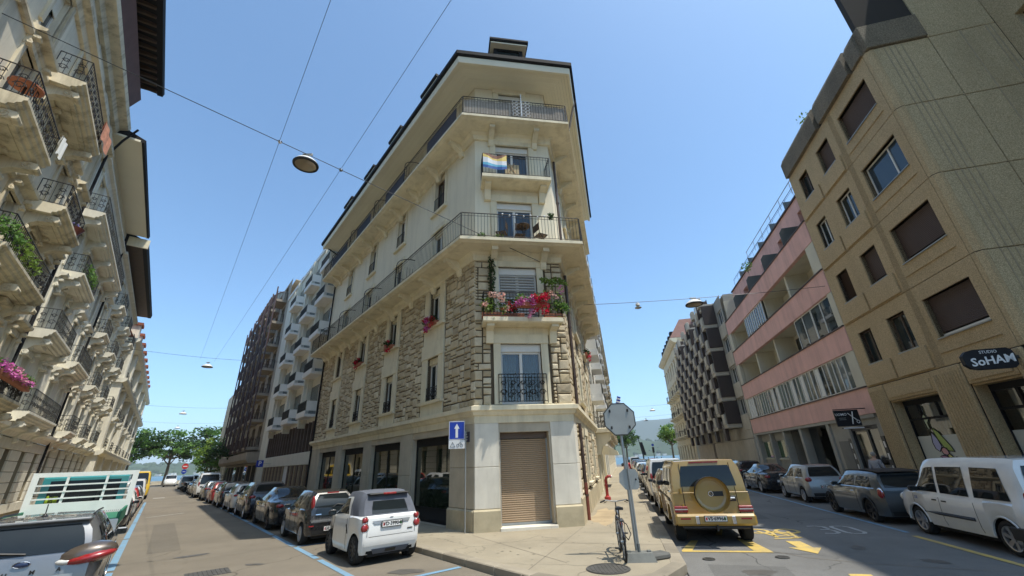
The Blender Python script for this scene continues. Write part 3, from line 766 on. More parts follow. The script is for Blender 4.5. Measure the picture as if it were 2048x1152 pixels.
# railings
railing('balcony_railing', FC, cu(3.14), cu(.26), 6.86, .95, .70, .12, ends=.05)
railing('balcony_railing', FC, cu(3.13), cu(.27), 13.08, 1.05, .80, .13, ends=.05)
def wrap_rail(z, h=1.0, o=1.04, step=.125):
    q = offs(o)
    for a, b in zip(q[:-1], q[1:]):
        L = (b-a).length; d = (b-a)/L
        railing('balcony_railing', BI @ frame(a, d, Vector((-d.y,d.x,0))), 0.02, L-.02, z, h, 0, step)
wrap_rail(9.9, 1.05); wrap_rail(16.05, 1.0)
# reed screening behind the top railing (front only) and dark screens on the left
q = offs(.98)
for a, b, nm in ((q[1],q[2],0),):
    L = (b-a).length; d = (b-a)/L; F_ = BI @ frame(a, d, Vector((-d.y,d.x,0)))
    m = MB()
    r = random.Random(3)
    for i in range(int(L/.022)): m.box(.02+i*.022,.038+i*.022,-.012,.012,.03,.86+r.uniform(-.05,.05))
    m.build('reed_screen', M['reed'], bld, F_ @ TR(0,0,16.08), kind='stuff')
d = (q[0]-q[1]).normalized()
for u0, u1 in ((.6,3.4),(6,8.6),(11,13.5),(15.5,19)):
    MB().box(u0,u1,-.006,.006,.05,.9).build('privacy_screen', M['shutbrown'], bld, BI @ frame(q[1], d, -nL) @ TR(0,0,16.06))
# balcony partitions (arched iron screens on the left side)
for z in (9.9, 16.05):
    for u in (5.4, 9.8, 14.2, 18.6):
        m = MB(); ar = [(0,0),(0,1.25)] + [(.95-.95*math.cos(t*math.pi/2/6), 1.25+.55*math.sin(t*math.pi/2/6)) for t in range(1,7)]
        m.tube([(0,1.02-a*.95/.95 if False else 1.02-p, zz) for p, zz in ar], .022, 5)
        for i in range(6): m.tube([(0,1.02-.15*i-.1,0),(0,1.02-.15*i-.1,1.3)], .008, 4)
        m.tube([(0,1.02,.6),(0,.05,.6)], .012, 4)
        m.build('balcony_divider', M['iron'], bld, FL @ TR(u,0,z))
# downpipes
dp = MB(FL); dp.tube([(20.2,.10,.1),(20.2,.10,9.5)], .055, 8); dp.tube([(20.2,.10,10.0),(20.2,.10,15.7)], .055, 8); dp.tube([(20.3,.1,16.2),(20.3,.1,18.4),(20.3,1.3,18.95)], .055, 8); dp.build('downpipe', M['gutter'], bld)
dp = MB(FRr); dp.tube([(-1.25,.12,3.3),(-1.25,.13,.14)], .06, 8); dp.tube([(-1.0,.13,3.98),(-1.0,.13,9.3)], .06, 8); dp.tube([(-1.0,.12,10.1),(-1.0,.12,15.4)], .06, 8)
for z in (.9,2.2,5,7,11,13): dp.lathe([(.06,-.03),(.08,-.03),(.08,.03),(.06,.03)], 8, TR(-1.25 if z < 3 else -1.0,.125,z))
dp.tube([(-1.0,1.52,19.05),(-1.0,1.3,18.3),(-1.0,.9,16.6)], .05, 8)
dp.build('downpipe', M['pipe'], bld)
dp = MB(FRr); dp.tube([(-1.25,.13,.135),(-1.25,.13,1.3)], .066, 8); dp.build('downpipe_foot', M['pipered'], bld)
# street-name plate
np_ = MB(FL); np_.box(.26,.74,.052,.07,2.74,3.06); npo = np_.build('street_plate', plain('navy_enamel', (.012,.02,.06), .3), bld)
for z, w_ in ((2.98,.2),(2.90,.34),(2.81,.26)):
    m = MB(FL); m.box(.50-w_/2,.50+w_/2,.0705,.074,z-.012,z+.012); m.build('plate_lettering', M['winwhite'], npo)
# ---------------------------------------------------------------- right side of the right street
def agg(name, col, dark, dirt=0.3):
    m, n, b = _nodes(name)
    v = n.nodes.new('ShaderNodeTexVoronoi'); v.inputs['Scale'].default_value = 46
    n.links.new(n.nodes.new('ShaderNodeTexCoord').outputs['Object'], v.inputs['Vector'])
    c = _mix(n, _ramp(n, v.outputs['Color'], [(.2,0.0),(.75,1.0)]), dark, col)
    c = _mix(n, _ramp(n, v.outputs['Distance'], [(.3,0.0),(.65,.45)]), c, sc(dark, .5))
    c = _mix(n, _math(n, 'MULTIPLY', _ramp(n, _noise(n, .8, 5, .65, stretch=(1,1,.35)), [(.4,0.0),(.75,1.0)]), dirt), c, sc(dark, .5))
    n.links.new(c, b.inputs['Base Color']); b.inputs['Roughness'].default_value = .85
    _bump(n, b, v.outputs['Distance'], .8, .03); return m
M['tan'] = agg('exposed_aggregate', (.74,.555,.31), (.52,.38,.20))
M['tangrey'] = agg('side_wall_aggregate', (.78,.63,.38), (.48,.37,.2), .35)  # aggregate tone of the side and return walls, set apart from the street front
M['tandark'] = agg('stained_aggregate', (.34,.275,.18), (.16,.13,.085), .6)
M['sealant'] = plain('dark_joint', (.03,.025,.02), .9)
M['ridge'] = rough_mat('pale_ridge', (.42,.34,.22), .85, .2, 2, 20, .2)
tanb = empty('office_building', TR(*RW(13.85,11)), 'brown exposed aggregate concrete block with closed brown blinds beside the pink building', 'building')
TI = TR(*-RW(13.85,11)); FT = TI @ frame(RW(0,11), dR, -nR); FS = TI @ frame(RW(13.75,11), nR, -dR)   # FS: x = v-11, outward towards the camera
CA, CB, CCc = (14.42,16.6), (17.66,18.8), (19.95,20.95)
rows = [(5.42,6.8),(8.28,9.66),(11.12,12.5),(14.0,15.32)]
lv = [4.5,7.35,10.2,13.1,16.0]
bb = MB(FT); 
wall(bb, 13.9, 21.75, 4.4, 16.9, [(a,b,z0,z1) for a,b in (CA,CB,CCc) for z0,z1 in rows], -.06, .3)
wall(bb, 13.9, 21.75, 0, 4.4, [(17.7,20.6,.62,3.8),(14.35,16.25,.62,3.8)], -.06, .5)
bb.box(13.9,21.74,-9,-8.9,0,16.8); bb.box(21.70,21.74,-8.89,-.3,0,16.9); bb.box(13.9,21.7,-8.8,-.4,16.4,16.5)
bb.build('joint_backing', M['sealant'], tanb)
for k in range(4):
    z0, z1 = lv[k]+.012, lv[k+1]-.012; r0, r1 = rows[k]
    for a, b, hs_ in ((14.02,17.14,[(CA[0],CA[1],r0,r1)]), (17.165,21.74,[(CB[0],CB[1],r0,r1),(CCc[0],CCc[1],r0,r1)])):
        m = MB(FT); wall(m, a, b, z0, z1, hs_, 0, .32)
        m.quad((a,0,z0),(b,0,z0),(b,-.06,z0),(a,-.06,z0)); m.quad((a,0,z1),(a,-.06,z1),(b,-.06,z1),(b,0,z1)); m.quad((b,0,z0),(b,0,z1),(b,-.06,z1),(b,-.06,z0)); m.quad((a,0,z0),(a,-.06,z0),(a,-.06,z1),(a,0,z1))
        m.build('facade_panel', M['tan'], tanb)
    # corner piece, chamfered
    m = MB(TI); c = [RW(14.0,11), RW(13.86,11.02), RW(13.75,11.14), RW(13.75,11.24)]
    for p, q_ in zip(c[:-1], c[1:]): m.quad((p.x,p.y,z0),(p.x,p.y,z1),(q_.x,q_.y,z1),(q_.x,q_.y,z0))
    m.build('corner_panel', M['tan'], tanb)
    # raised apron below the narrow windows and rib between columns
    m = MB(FT); m.bbox(17.3,19.28,0,.07,z0+.04,r0-.06,.02); m.build('apron_panel', M['tan'], tanb)
    m = MB(FT); m.bbox(19.42,21.6,0,.07,z0+.04,r0-.06,.02); m.build('apron_panel', M['tan'], tanb)
    m = MB(FT); m.bbox(14.3,16.8,0,.035,r0-.5,r0-.46,.01); m.build('groove_rib', M['tan'], tanb)
    for i in range(5): MB(FT).box(16.86+i*.055,16.885+i*.055,0,.02,z0,z1).build('groove_rib', M['tan'], tanb)
# parapet blocks
for a, b, y in ((13.95,14.62,.10),(14.78,17.55,.16),(17.85,21.7,.16)):
    m = MB(FT); m.prism([(-.5,16.0),(y,16.0),(y+.02,16.9),(y-.12,17.2),(-.5,17.2)], a, b, 'x'); m.build('parapet_block', M['tandark'], tanb)
def blind(F, a, b, z0, z1, mat='shutbrown', gap=0.0, tilt=False):
    m = MB(F @ TR(0,-.2,0)); n = int((z1-z0-gap)/.055)
    for i in range(n):
        z = z1-(i+1)*.055
        if tilt: m.add([(a,-.03,z),(b,-.03,z),(b,.03,z+.035),(a,.03,z+.035)], [(0,1,2,3)])
        else: m.add([(a,.0,z),(b,.0,z),(b,.014,z+.028),(a,.014,z+.028),(b,0,z+.055),(a,0,z+.055)], [(0,1,2,3),(3,2,4,5)])
    return m.build('blind', M[mat], tanb, kind='stuff')
def glazing(F, a, b, z0, z1, split, mat, parent, pane='glass', y=-.22, fw=.05):
    f = MB(); w_ = b-a; h = z1-z0
    f.box(0,fw,-.04,.03,0,h); f.box(w_-fw,w_,-.04,.03,0,h); f.box(fw,w_-fw,-.04,.03,0,fw); f.box(fw,w_-fw,-.04,.03,h-fw,h)
    xs = [0.0]+[w_*s for s in split]+[w_]
    for x in xs[1:-1]: f.box(x-fw*.6,x+fw*.6,-.04,.035,fw,h-fw)
    o = f.build('window', M[mat], parent, F @ TR(a,y,z0))
    for x0, x1 in zip(xs[:-1], xs[1:]): MB().quad((x0+.03,0,.03),(x0+.03,0,h-.03),(x1-.03,0,h-.03),(x1-.03,0,.03)).build('pane', M[pane], o)
    return o
for (a, b), st in ((CA,'ccgc'),(CB,'gcgc'),(CCc,'gsgg')):
    for (z0, z1), s in zip(rows, st):
        MB(FT).prism([(-.3,z0-.05),(.05,z0-.05),(.05,z0-.02),(-.3,z0+.0)], a-.02, b+.02, 'x').build('sill', M['steel'], tanb)
        if s == 'c':
            g = .14 if (z0 < 9 and a < 18) else 0
            blind(FT, a, b, z0, z1, 'shutbrown', g)
            if g: MB(FT @ TR(0,-.21,0)).box(a,b,0,.03,z0+.04,z0+.11).build('blind_rail', M['winwhite'], tanb)
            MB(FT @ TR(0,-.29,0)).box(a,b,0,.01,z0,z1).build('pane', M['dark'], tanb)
        elif s == 's':
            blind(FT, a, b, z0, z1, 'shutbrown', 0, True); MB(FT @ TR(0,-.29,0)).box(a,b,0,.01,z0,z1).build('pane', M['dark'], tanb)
        else:
            brown = z0 < 8 or (z0 > 13)
            glazing(FT, a, b, z0, z1, [.36] if b-a > 1.5 else [.5], 'winbrown' if brown else 'winwhite', tanb, 'glassblue' if b-a > 1.5 else 'glass')
            if not brown: MB(FT @ TR(0,-.27,0)).quad((a+.1,0,z0+.1),(a+.1,0,z1-.1),(a+(b-a)*.33,0,z1-.1),(a+(b-a)*.33,0,z0+.1)).build('curtain', M['curtainw'], tanb)
# ground floor piers, heads and shop windows
for a, b in ((13.98,14.34),(16.27,17.68),(20.62,21.74)):
    m = MB(FT); m.bbox(a, b, -.06, .05, 0, 4.48, .03)
    n = int((b-a)/.13)
    for i in range(n): m.box(a+.06+i*.13, a+.10+i*.13, .05, .072, .1, 4.3)
    m.build('pier', M['tan'], tanb)
for a, b in ((17.72,20.58),(14.38,16.23)):
    m = MB(FT); m.bbox(a, b, -.06, .02, 3.8, 4.48, .02); m.build('head_panel', M['tan'], tanb)
    m = MB(FT); m.bbox(a+.12, b-.12, .02, .05, 3.9, 4.3, .012); m.build('head_panel', M['tan'], tanb)
    m = MB(FT); m.bbox(a, b, -.3, .03, 0, .6, .02); m.build('stall_riser', M['tan'], tanb)
    for q0, q1 in ((a-.02,a+.03),(b-.03,b+.02)): m = MB(FT); m.box(q0,q1,-.43,-.062,.602,3.799); m.build('jamb', M['tan'], tanb)
    m = MB(FT); m.box(a+.031,b-.031,-.43,-.062,3.74,3.798); m.build('head_panel', M['tan'], tanb)
    f = MB(); w_ = b-a; h = 3.15
    for x0, x1, z0, z1 in ((0,.07,0,h),(w_-.07,w_,0,h),(.07,w_-.07,0,.07),(.07,w_-.07,h-.25,h),(.07,w_-.07,2.33,2.41)): f.box(x0,x1,-.05,.04,z0,z1)
    if a > 16: f.box(w_*.36-.03,w_*.36+.03,-.05,.04,2.41,h-.25); f.box(w_*.72-.03,w_*.72+.03,-.05,.04,2.41,h-.25)
    else: f.box(w_*.5-.05,w_*.5+.05,-.05,.04,.07,h-.25)
    o = f.build('shop_window', M['gutter'], tanb, FT @ TR(a,-.45,.64))
    MB().quad((.07,0,.07),(.07,0,h-.25),(w_-.07,0,h-.25),(w_-.07,0,.07)).build('pane', M['clearglass'], o)
    # frosted film on the lower part, curtain and ceiling light strip behind
    MB().quad((.07,.006,.07),(.07,.006,1.75),(w_-.07,.006,1.75),(w_-.07,.006,.07)).build('frosted_film', rough_mat('frosted_film', (.55,.57,.52), .5, .05, 1, 10, .02), o)
    cv = MB(); n = 40
    for i in range(n):
        x0, x1 = .05+(w_-.1)*i/n, .05+(w_-.1)*(i+1)/n; y0, y1 = -.35+.03*math.sin(i*1.7), -.35+.03*math.sin(i*1.7+1.7)
        cv.quad((x0,y0,1.2),(x0,y0,2.9),(x1,y1,2.9),(x1,y1,1.2))
    cv.build('curtain', M['curtain'], o)
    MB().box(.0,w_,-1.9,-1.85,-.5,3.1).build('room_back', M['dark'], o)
# coloured leaf-like decal on the first shop window
dcl = empty('window_decal', TR(*RW(13.85,11)) @ FT @ TR(19.15,-.440,1.55), 'pastel abstract petal drawing stuck on the shop window of the brown concrete block', 'window decal')
def decal(name, pts, col, dy=.012):
    m = MB(); m.prism(pts, dy-.004, dy, 'y'); o = m.build(name, plain(name+'_film', col, .6), dcl)
    e = MB(); e.tube([(x,dy+.001,z) for x, z in pts], .018, 4, True); e.build('outline', plain('black_ink', (.01,.01,.01), .6), o)
decal('green_shape', [(.35,1.1),(.1,.95),(-.25,.45),(-.32,.28),(-.05,.3),(.12,.42),(.28,.72)], (.36,.45,.12), .014)
decal('lilac_shape', [(.42,.9),(.5,.95),(.62,.6),(.58,.38),(.42,.28),(.22,.45),(.28,.7)], (.42,.42,.62))
decal('pink_shape', [(.2,.42),(.0,.4),(-.02,.22),(.1,.15),(.28,.2),(.32,.34)], (.62,.34,.34), .018)
decal('mauve_shape', [(.5,.12),(.3,.02),(.1,-.18),(-.02,-.05),(.08,.1),(.28,.16)], (.48,.26,.40), .022)
decal('yellow_shape', [(.1,.16),(-.05,.2),(-.2,.05),(-.02,.0)], (.62,.58,.2), .026)
decal('teal_shape', [(-.02,-.02),(-.3,.1),(-.58,.02),(-.4,-.14),(-.05,-.16)], (.24,.42,.34), .02)
decal('pale_shape', [(.44,1.3),(.3,1.42),(.5,1.62),(.62,1.5),(.55,1.1),(.44,1.05)], (.45,.52,.35), .02)
# side wall facing the camera, panels with raised ribs, then the return towards the camera
sw = MB(FS); sw.box(.12,4.05,-.3,-.06,0,20); sw.build('joint_backing', M['sealant'], tanb)
zz = [0,4.5,7.35,10.2,13.1,16.0]
for k in range(5):
    for a, b in ((.245,1.98),(2.005,4.04)):
        m = MB(FS); m.bbox(a, b, -.06, 0, zz[k]+.012, zz[k+1]-.012, .01); m.build('facade_panel', M['tangrey'], tanb)
m = MB(FS); m.bbox(.0,1.98,-.5,.1,16.012,17.2,.03); m.build('parapet_block', M['tandark'], tanb)
m = MB(FS); m.bbox(2.005,4.04,-.06,0,16.012,20,.01); m.build('facade_panel', M['tangrey'], tanb)
for x in (.56,.74,.92,1.12,2.95,3.72,3.86):
    for k in range(5): 
        m = MB(FS); m.box(x-.014,x+.014,0,.02,zz[k]+.02,zz[k+1]-.02); m.build('raised_rib', M['ridge'], tanb)
FB = TI @ frame(RW(13.75,15.05), dR, -nR)     # x = u-13.75
for k in range(5):
    z0, z1 = zz[k]+.012, (zz[k+1] if k < 4 else 26)-.012  # top panel made taller, out of view, to shade the side wall
    m = MB(FB); wall(m, -9, .0, z0, z1, [(-2.4,-.55,z0+1.0,z0+2.5)] if k else [], 0, .3); m.build('facade_panel', M['tangrey'], tanb)
    if k: MB(FB).box(-2.4,-.55,-.28,-.25,z0+1.0,z0+2.5).build('pane', M['glass'], tanb)
MB(FB).box(-9,.0,-.5,-.301,0,26).build('joint_backing', M['sealant'], tanb)
m = MB(TI); 
pp = [RW(15.5,13.05), RW(21,13.05), RW(21,19), RW(13.8,19), RW(13.8,13.05)]
m.prism([(p.x,p.y) for p in pp], 16.5, 18.4, 'z'); m.build('penthouse', M['tan'], tanb)

# ---------------------------------------------------------------- pink building
M['pink'] = rough_mat('pink_render', (.74,.45,.39), .92, .12, .7, 24, .6, streak=.35, dirt=(.25,.13,.12), bs=60)
M['creamw'] = rough_mat('cream_white_render', (.58,.55,.44), .9, .08, .8, 14, .12, streak=.2)
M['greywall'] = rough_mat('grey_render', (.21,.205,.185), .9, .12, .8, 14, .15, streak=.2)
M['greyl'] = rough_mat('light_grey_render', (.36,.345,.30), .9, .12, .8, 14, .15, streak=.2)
M['greenglass'] = glass_mat('green_glass', (.05,.10,.05))
PB = RW(21.8,11)
pk = empty('apartment_building', TR(*PB), 'pink rendered apartment block with recessed loggias and long window bands', 'building')
PI_ = TR(*-PB); FP = PI_ @ frame(RW(0,11), dR, -nR)
U0, U1 = 21.8, 40.3
def pbox(nm, mat, a, b, y0, y1, z0, z1, parent=pk, F=FP): m = MB(F); m.box(a,b,y0,y1,z0,z1); return m.build(nm, mat, parent)
bands = [(3.46,4.56),(6.26,7.42),(9.22,10.42),(12.06,13.28)]
for z0, z1 in bands:
    m = MB(FP); m.bbox(U0+.02, U1, -.25, 0, z0, z1, .01); m.build('parapet', M['pink'], pk)
    pbox('coping', M['shutbrown'], U0+.02, U1, -.25, .05, z1+.001, z1+.06)
    pbox('floor_slab', M['creamw'], U0+.02, U1, -8, -.251, z0+.06, z0+.22)
pbox('rear_wall', M['creamw'], U0+.02, U1, -8.2, -8.0, 0, 15.4)
pbox('end_wall', M['creamw'], U0+.021, U0+.3, -7.9, -.26, 3.3, 15.4); pbox('end_wall', M['creamw'], U1-.3, U1, -7.9, -.26, 0, 15.4)
# row 1: continuous sliding windows
pbox('end_panel', M['creamw'], U0+.02, 22.62, -.22, -.02, 4.62, 6.255); pbox('end_panel', M['creamw'], 39.9, U1, -.22, -.02, 4.62, 6.255)
x = 22.64; r = random.Random(5); k = 0
while x < 39.5:
    w_ = 2.15; 
    glazing(FP, x, min(x+w_, 39.88), 4.63, 6.25, [.25,.5,.75], 'winwhite', pk, 'glass2' if k % 3 != 1 else 'glass', -.1, .05)
    for j in range(4):
        if r.random() < .55:
            a = x+.04+j*w_/4
            MB(FP).quad((a+.03,-.094+.002*j,4.7),(a+.03,-.094+.002*j,6.18),(a+w_/4*.8,-.094+.002*j,6.18),(a+w_/4*.8,-.094+.002*j,4.7)).build('curtain', M['curtainw' if r.random() < .5 else 'curtain'], pk)
    x += w_+.005; k += 1
# row 2
pbox('end_panel', M['creamw'], U0+.02, 22.3, -.22, -.02, 7.48, 9.215)
glazing(FP, 22.32, 24.6, 7.49, 9.2, [.5], 'winwhite', pk, 'glass', -.12); glazing(FP, 24.62, 26.9, 7.49, 9.2, [.5], 'winwhite', pk, 'glass', -.12)
def loggia(a, b, z0, z1, posts=(), door=None):
    pbox('loggia_wall', M['creamw'], a, b, -1.65, -1.5, z0-.2, z1+.1)
    for p in (a, *posts, b): pbox('partition', M['creamw'], p-.06, p+.06, -1.5, -.26, z0-.2, z1+.1)
    pbox('loggia_ceiling', M['creamw'], a+.061, b-.061, -1.5, -.252, z1+.03, z1+.06)
    for d_ in (door or []): glazing(FP, d_, d_+1.1, z0-.5, z1-.25, [.5], 'winbrown', pk, 'glass', -1.45)
loggia(26.96, 31.1, 7.48, 9.215, (), [29.6]); loggia(31.22, 35.3, 7.48, 9.215, (), [32.2]); loggia(35.42, 39.5, 7.48, 9.215)
pbox('end_panel', M['creamw'], 39.57, U1, -.22, -.02, 7.48, 9.215)
# row 3
pbox('end_panel', M['creamw'], U0+.02, 22.75, -.22, -.02, 10.49, 12.055)
loggia(22.85, 26.6, 10.48, 12.05, (), [24.5]); loggia(26.72, 30.85, 10.48, 12.05, (), [28.0])
for i in range(5): glazing(FP, 30.92+i*.9, 31.8+i*.9, 10.49, 12.05, [.5], 'winwhite', pk, 'glassblue' if i % 2 else 'glass2', -.1)
loggia(35.5, 39.5, 10.48, 12.05); pbox('end_panel', M['creamw'], 39.57, U1, -.22, -.02, 10.49, 12.055)
# top storey set back, glass dividers, penthouse and rail
m = MB(FP); wall(m, U0+.3, U1-.3, 13.3, 16.15, [(22.6,24.6,13.5,15.3),(27,28.2,13.5,15.2),(30.5,31.8,13.5,15.2),(34,37,13.5,15.2)], -1.2, .6); m.build('wall', M['pink'], pk)
for a, b in ((22.6,24.6),(27,28.2),(30.5,31.8),(34,37)): glazing(FP, a, b, 13.5, 15.2, [.5], 'winbrown', pk, 'glass2', -1.75)
pbox('coping', M['shutbrown'], U0+.2, U1-.2, -1.7, -1.1, 16.151, 16.24)
for u in (24.9,28.6,32.3,36.4):
    m = MB(FP); m.prism([(-1.15,13.34),(-.04,13.34),(-.04,14.3),(-.25,14.6),(-1.15,14.6)], u, u+.02, 'x'); m.build('glass_divider', M['glass2'], pk)
pbox('penthouse', M['greyl'], U0+.5, U1-2.5, -6, -2.6, 16.2, 18.0)
railing('roof_railing', FP, U0+.4, U1-1, 16.25, .9, -1.4, 1.2, parent=pk)
for i in range(6): pbox('glass_divider', M['glass2'], 23.5+i*2.8, 23.53+i*2.8, -2.4, -1.45, 16.25, 17.2)
MB(FP).tube([(U0+.4,-2.4,18.9),(U1-3,-2.4,18.9)], .03, 5).build('roof_railing', M['steel'], pk)
for i in range(8): MB(FP).tube([(22.5+i*2.1,-2.4,18.0),(22.5+i*2.1,-2.4,18.9)], .025, 5).build('rail_post', M['steel'], pk)
# ground floor
pbox('soffit', M['greyl'], U0+.3, U1, -3, -.02, 3.30, 3.45)
for a, b in ((24.75,25.05),(26.7,27.05),(30.55,30.9),(33.6,33.9),(36.5,36.85),(39.7,40.25)): pbox('pillar', M['greyl'], a, b, -.5, -.05, 0, 3.3)
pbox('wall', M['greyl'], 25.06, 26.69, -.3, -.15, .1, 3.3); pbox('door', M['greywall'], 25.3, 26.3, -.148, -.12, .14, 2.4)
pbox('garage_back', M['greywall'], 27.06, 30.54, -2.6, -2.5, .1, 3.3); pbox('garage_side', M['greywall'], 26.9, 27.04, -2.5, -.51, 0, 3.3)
for a, b in ((30.91,33.59),(33.91,36.49),(36.86,39.69)):
    deep = a < 33
    y = -1.1 if deep else -.32
    pbox('sill_wall', M['greyl'], a, b, y-.2, y, .1, 1.45); pbox('sill', M['creamw'], a, b, y-.1, y+.08, 1.451, 1.53)
    glazing(FP, a+.15, b-.15, 1.54, 2.8, [], 'greyl', pk, 'greenglass', y-.05); pbox('wall', M['greyl'], a, b, y-.2, y-.02, 2.81, 3.3)
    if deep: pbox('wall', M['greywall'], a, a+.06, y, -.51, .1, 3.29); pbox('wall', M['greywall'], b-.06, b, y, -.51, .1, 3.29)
# barber shop front: its own set of parts of the pink building
M['shopblack'] = plain('black_shopfront', (.015,.015,.016), .4)
pbox('shop_wall', M['greyl'], U0+.02, 22.3, -.3, -.1, .1, 3.3); pbox('shop_head', M['greyl'], 22.31, 24.74, -.3, -.1, 3.0, 3.3)
sf = MB(); sf.box(0,.1,-.05,.05,0,2.85); sf.box(2.3,2.4,-.05,.05,0,2.85); sf.box(.1,2.3,-.05,.05,2.7,2.85); sf.box(.95,1.1,-.05,.05,.1,2.7); sf.box(.1,2.3,-.05,.05,0,.1)
sfo = sf.build('shopfront', M['shopblack'], pk, FP @ TR(22.32,-.2,.13))
MB().quad((.1,0,.1),(.1,0,2.7),(.95,0,2.7),(.95,0,.1)).build('pane', M['clearglass'], sfo); MB().quad((1.1,0,.1),(1.1,0,2.7),(2.3,0,2.7),(2.3,0,.1)).build('pane', M['clearglass'], sfo)
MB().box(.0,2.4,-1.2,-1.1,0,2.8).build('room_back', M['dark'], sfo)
for x0, x1, z0, z1, mt in ((.15,.55,1.5,2.2,'curtainw'),(1.15,1.9,1.35,2.6,'curtainw'),(.3,.9,.5,1.2,'curtainw'),(1.25,2.1,.5,1.0,'curtain'),(1.98,2.25,1.9,2.5,'curtain')):
    MB().box(x0,x1,-.06,-.05,z0,z1).build('poster', M[mt], sfo)
for x in (22.0, 24.83):
    o = pbox('striped_post', M['shopblack'], x, x+.26, -.09, -.05, .4, 2.5)
    for i in range(4): pbox('stripe', plain('white_stripe', (.75,.75,.73), .5), x+.07, x+.19, -.049, -.045, .6+i*.48, .85+i*.48, o)

# ---------------------------------------------------------------- dark balcony block
M['brownpanel'] = rough_mat('brown_metal_panel', (.055,.038,.03), .6, .2, 1.5, 14, .1, rnd=.25)
M['beigeconc'] = rough_mat('beige_concrete', (.50,.45,.36), .85, .15, 1, 18, .2, streak=.3)
DB = RW(40.35,11)
db = empty('apartment_building', TR(*DB), 'block clad in staggered dark brown balcony boxes beyond the pink building', 'building')
FD = TR(*-DB) @ frame(RW(0,11), dR, -nR)
m = MB(FD); wall(m, 40.36, 68.8, 0, 16.2, [(40.9,42.6,z,z+1.35) for z in (5.2,8.0,10.85,13.6)], -.05, .3)
m.box(40.37,68.7,-10,-.4,16.1,16.19); m.box(68.6,68.79,-10,-.36,0,16.1); m.box(40.37,40.5,-10,-.36,0,16.1)
m.build('wall', M['greyl'], db)
for k, z in enumerate((5.2,8.0,10.85,13.6)):
    glazing(FD, 40.9, 42.6, z, z+1.35, [.5], 'winwhite', db, 'glassblue' if k > 1 else 'glass', -.2)
    MB(FD).bbox(40.42,42.75,-.049,.05,z-1.35,z-.06,.02).build('spandrel_panel', M['beigeconc'], db)
pn = MB(); pn.bbox(0,.98,0,.06,0,1.0,.02); pnm = pn.mesh('panel', M['beigeconc'])
for i in range(16): inst('panel', pnm, db, FD @ TR(40.6+i*1.0+(0 if i < 9 else 3),-.05,3.15))
MB(FD).bbox(40.4,56.6,-.05,.08,.1,3.05,.02).build('base_wall', M['beigeconc'], db); MB(FD).bbox(56.7,57.9,-.5,-.04,.1,4.1,.02).build('door', M['wood'], db)
MB(FD).bbox(58,68.6,-.05,.05,.1,3.05,.02).build('base_wall', M['beigeconc'], db)
fin = MB(); fin.bbox(0,.16,0,1.2,0,2.0,.02); finm = fin.mesh('fin_panel', M['brownpanel'])
fin2 = MB(); fin2.bbox(0,.9,.95,1.25,0,1.75,.02); fin2m = fin2.mesh('front_panel', M['brownpanel'])
bx = MB(); bx.bbox(0,2.3,0,1.25,0,.34,.02); bxm = bx.mesh('balcony_slab', M['beigeconc'])
pr = MB(); pr.bbox(0,.95,1.0,1.32,0,.95,.02); prm = pr.mesh('planter_box', M['beigeconc'])
rl = MB(); rl.box(0,2.3,1.15,1.2,.34,1.05); rlm = rl.mesh('balcony_front', M['brownpanel'])
gl = MB(); gl.box(0,2.2,-.02,.02,0,2.2); glm = gl.mesh('pane', M['glass'])
ncol = 6; cw_ = (68.4-43.0)/ncol
for c in range(ncol):
    u = 43.0+c*cw_
    for f in range(5):
        z = 4.15+f*2.4
        for q_, (du, dz) in enumerate(((0.1,0),(2.2,1.2))):
            if f == 4 and q_ == 1 and c % 2: continue
            inst('balcony_slab', bxm, db, FD @ TR(u+du,0,z+dz)); inst('fin_panel', finm, db, FD @ TR(u+du-.1,0,z+dz+.35)); inst('front_panel', fin2m, db, FD @ TR(u+du+1.35,0,z+dz-1.2+.15))
            inst('planter_box', prm, db, FD @ TR(u+du+.25,0,z+dz+.3)); inst('pane', glm, db, FD @ TR(u+du,-.03,z+dz+.36))
    inst('planter_box', prm, db, FD @ TR(u+.2,0,16.1)); inst('balcony_slab', bxm, db, FD @ TR(u+.1,-.3,15.95))
for a, b, h in ((42,46,17.6),(50,54,17.2)): MB(FD).bbox(a,b,-6,-2.5,16.2,h,.03).build('roof_house', M['greyl'], db)

# ---------------------------------------------------------------- old cream building with slate roof
OB = RW(70.2,10.9)
ob = empty('town_house', TR(*OB), 'tall cream corner house with brown slate mansard roof at the lake end', 'building')
FO = TR(*-OB) @ frame(RW(0,10.9), dR, -nR); FOS = TR(*-OB) @ frame(RW(70.2,10.9), nR, -dR)
M['slate'] = rough_mat('brown_slate', (.16,.085,.07), .8, .25, 1.5, 14, .4, rnd=.3)
M['greygable'] = rough_mat('pale_grey_gable', (.47,.50,.48), .9, .06, .5, 8, .1)
ou = [72.6+i*3.1 for i in range(7)]
m = MB(FO); wall(m, 70.2, 92.5, 0, 19.4, [(u-.55,u+.55,z,z+2.0) for u in ou for z in (1.2,5.0,8.4,11.8,15.2)], 0, .3); m.build('wall', M['trim'], ob)
for u in ou:
    for k, z in enumerate((1.2,5.0,8.4,11.8,15.2)):
        MB(FO).box(u-.55,u+.55,-.28,-.25,z,z+2.0).build('window', M['glass'], ob); MB(FO).box(u-.8,u+.8,0,.18,z+2.1,z+2.3).build('window_hood', M['trim'], ob)
        if k in (1,2,3) and u < 90:
            MB(FO).prism([(0,-.3),(.9,0),(.9,.2),(0,.2)], u-1.0, u+1.0, 'x', TR(0,0,z-.35)).build('balcony_slab', M['trim'], ob)
            if (int(u)+k) % 2: railing('balcony_railing', FO, u-.95, u+.95, z-.15, .9, .85, .2, ends=.05, parent=ob)
MB(FOS).box(.01,12,-.3,0,0,19.4).build('gable_wall', M['greygable'], ob)
m = MB(TR(*-OB))
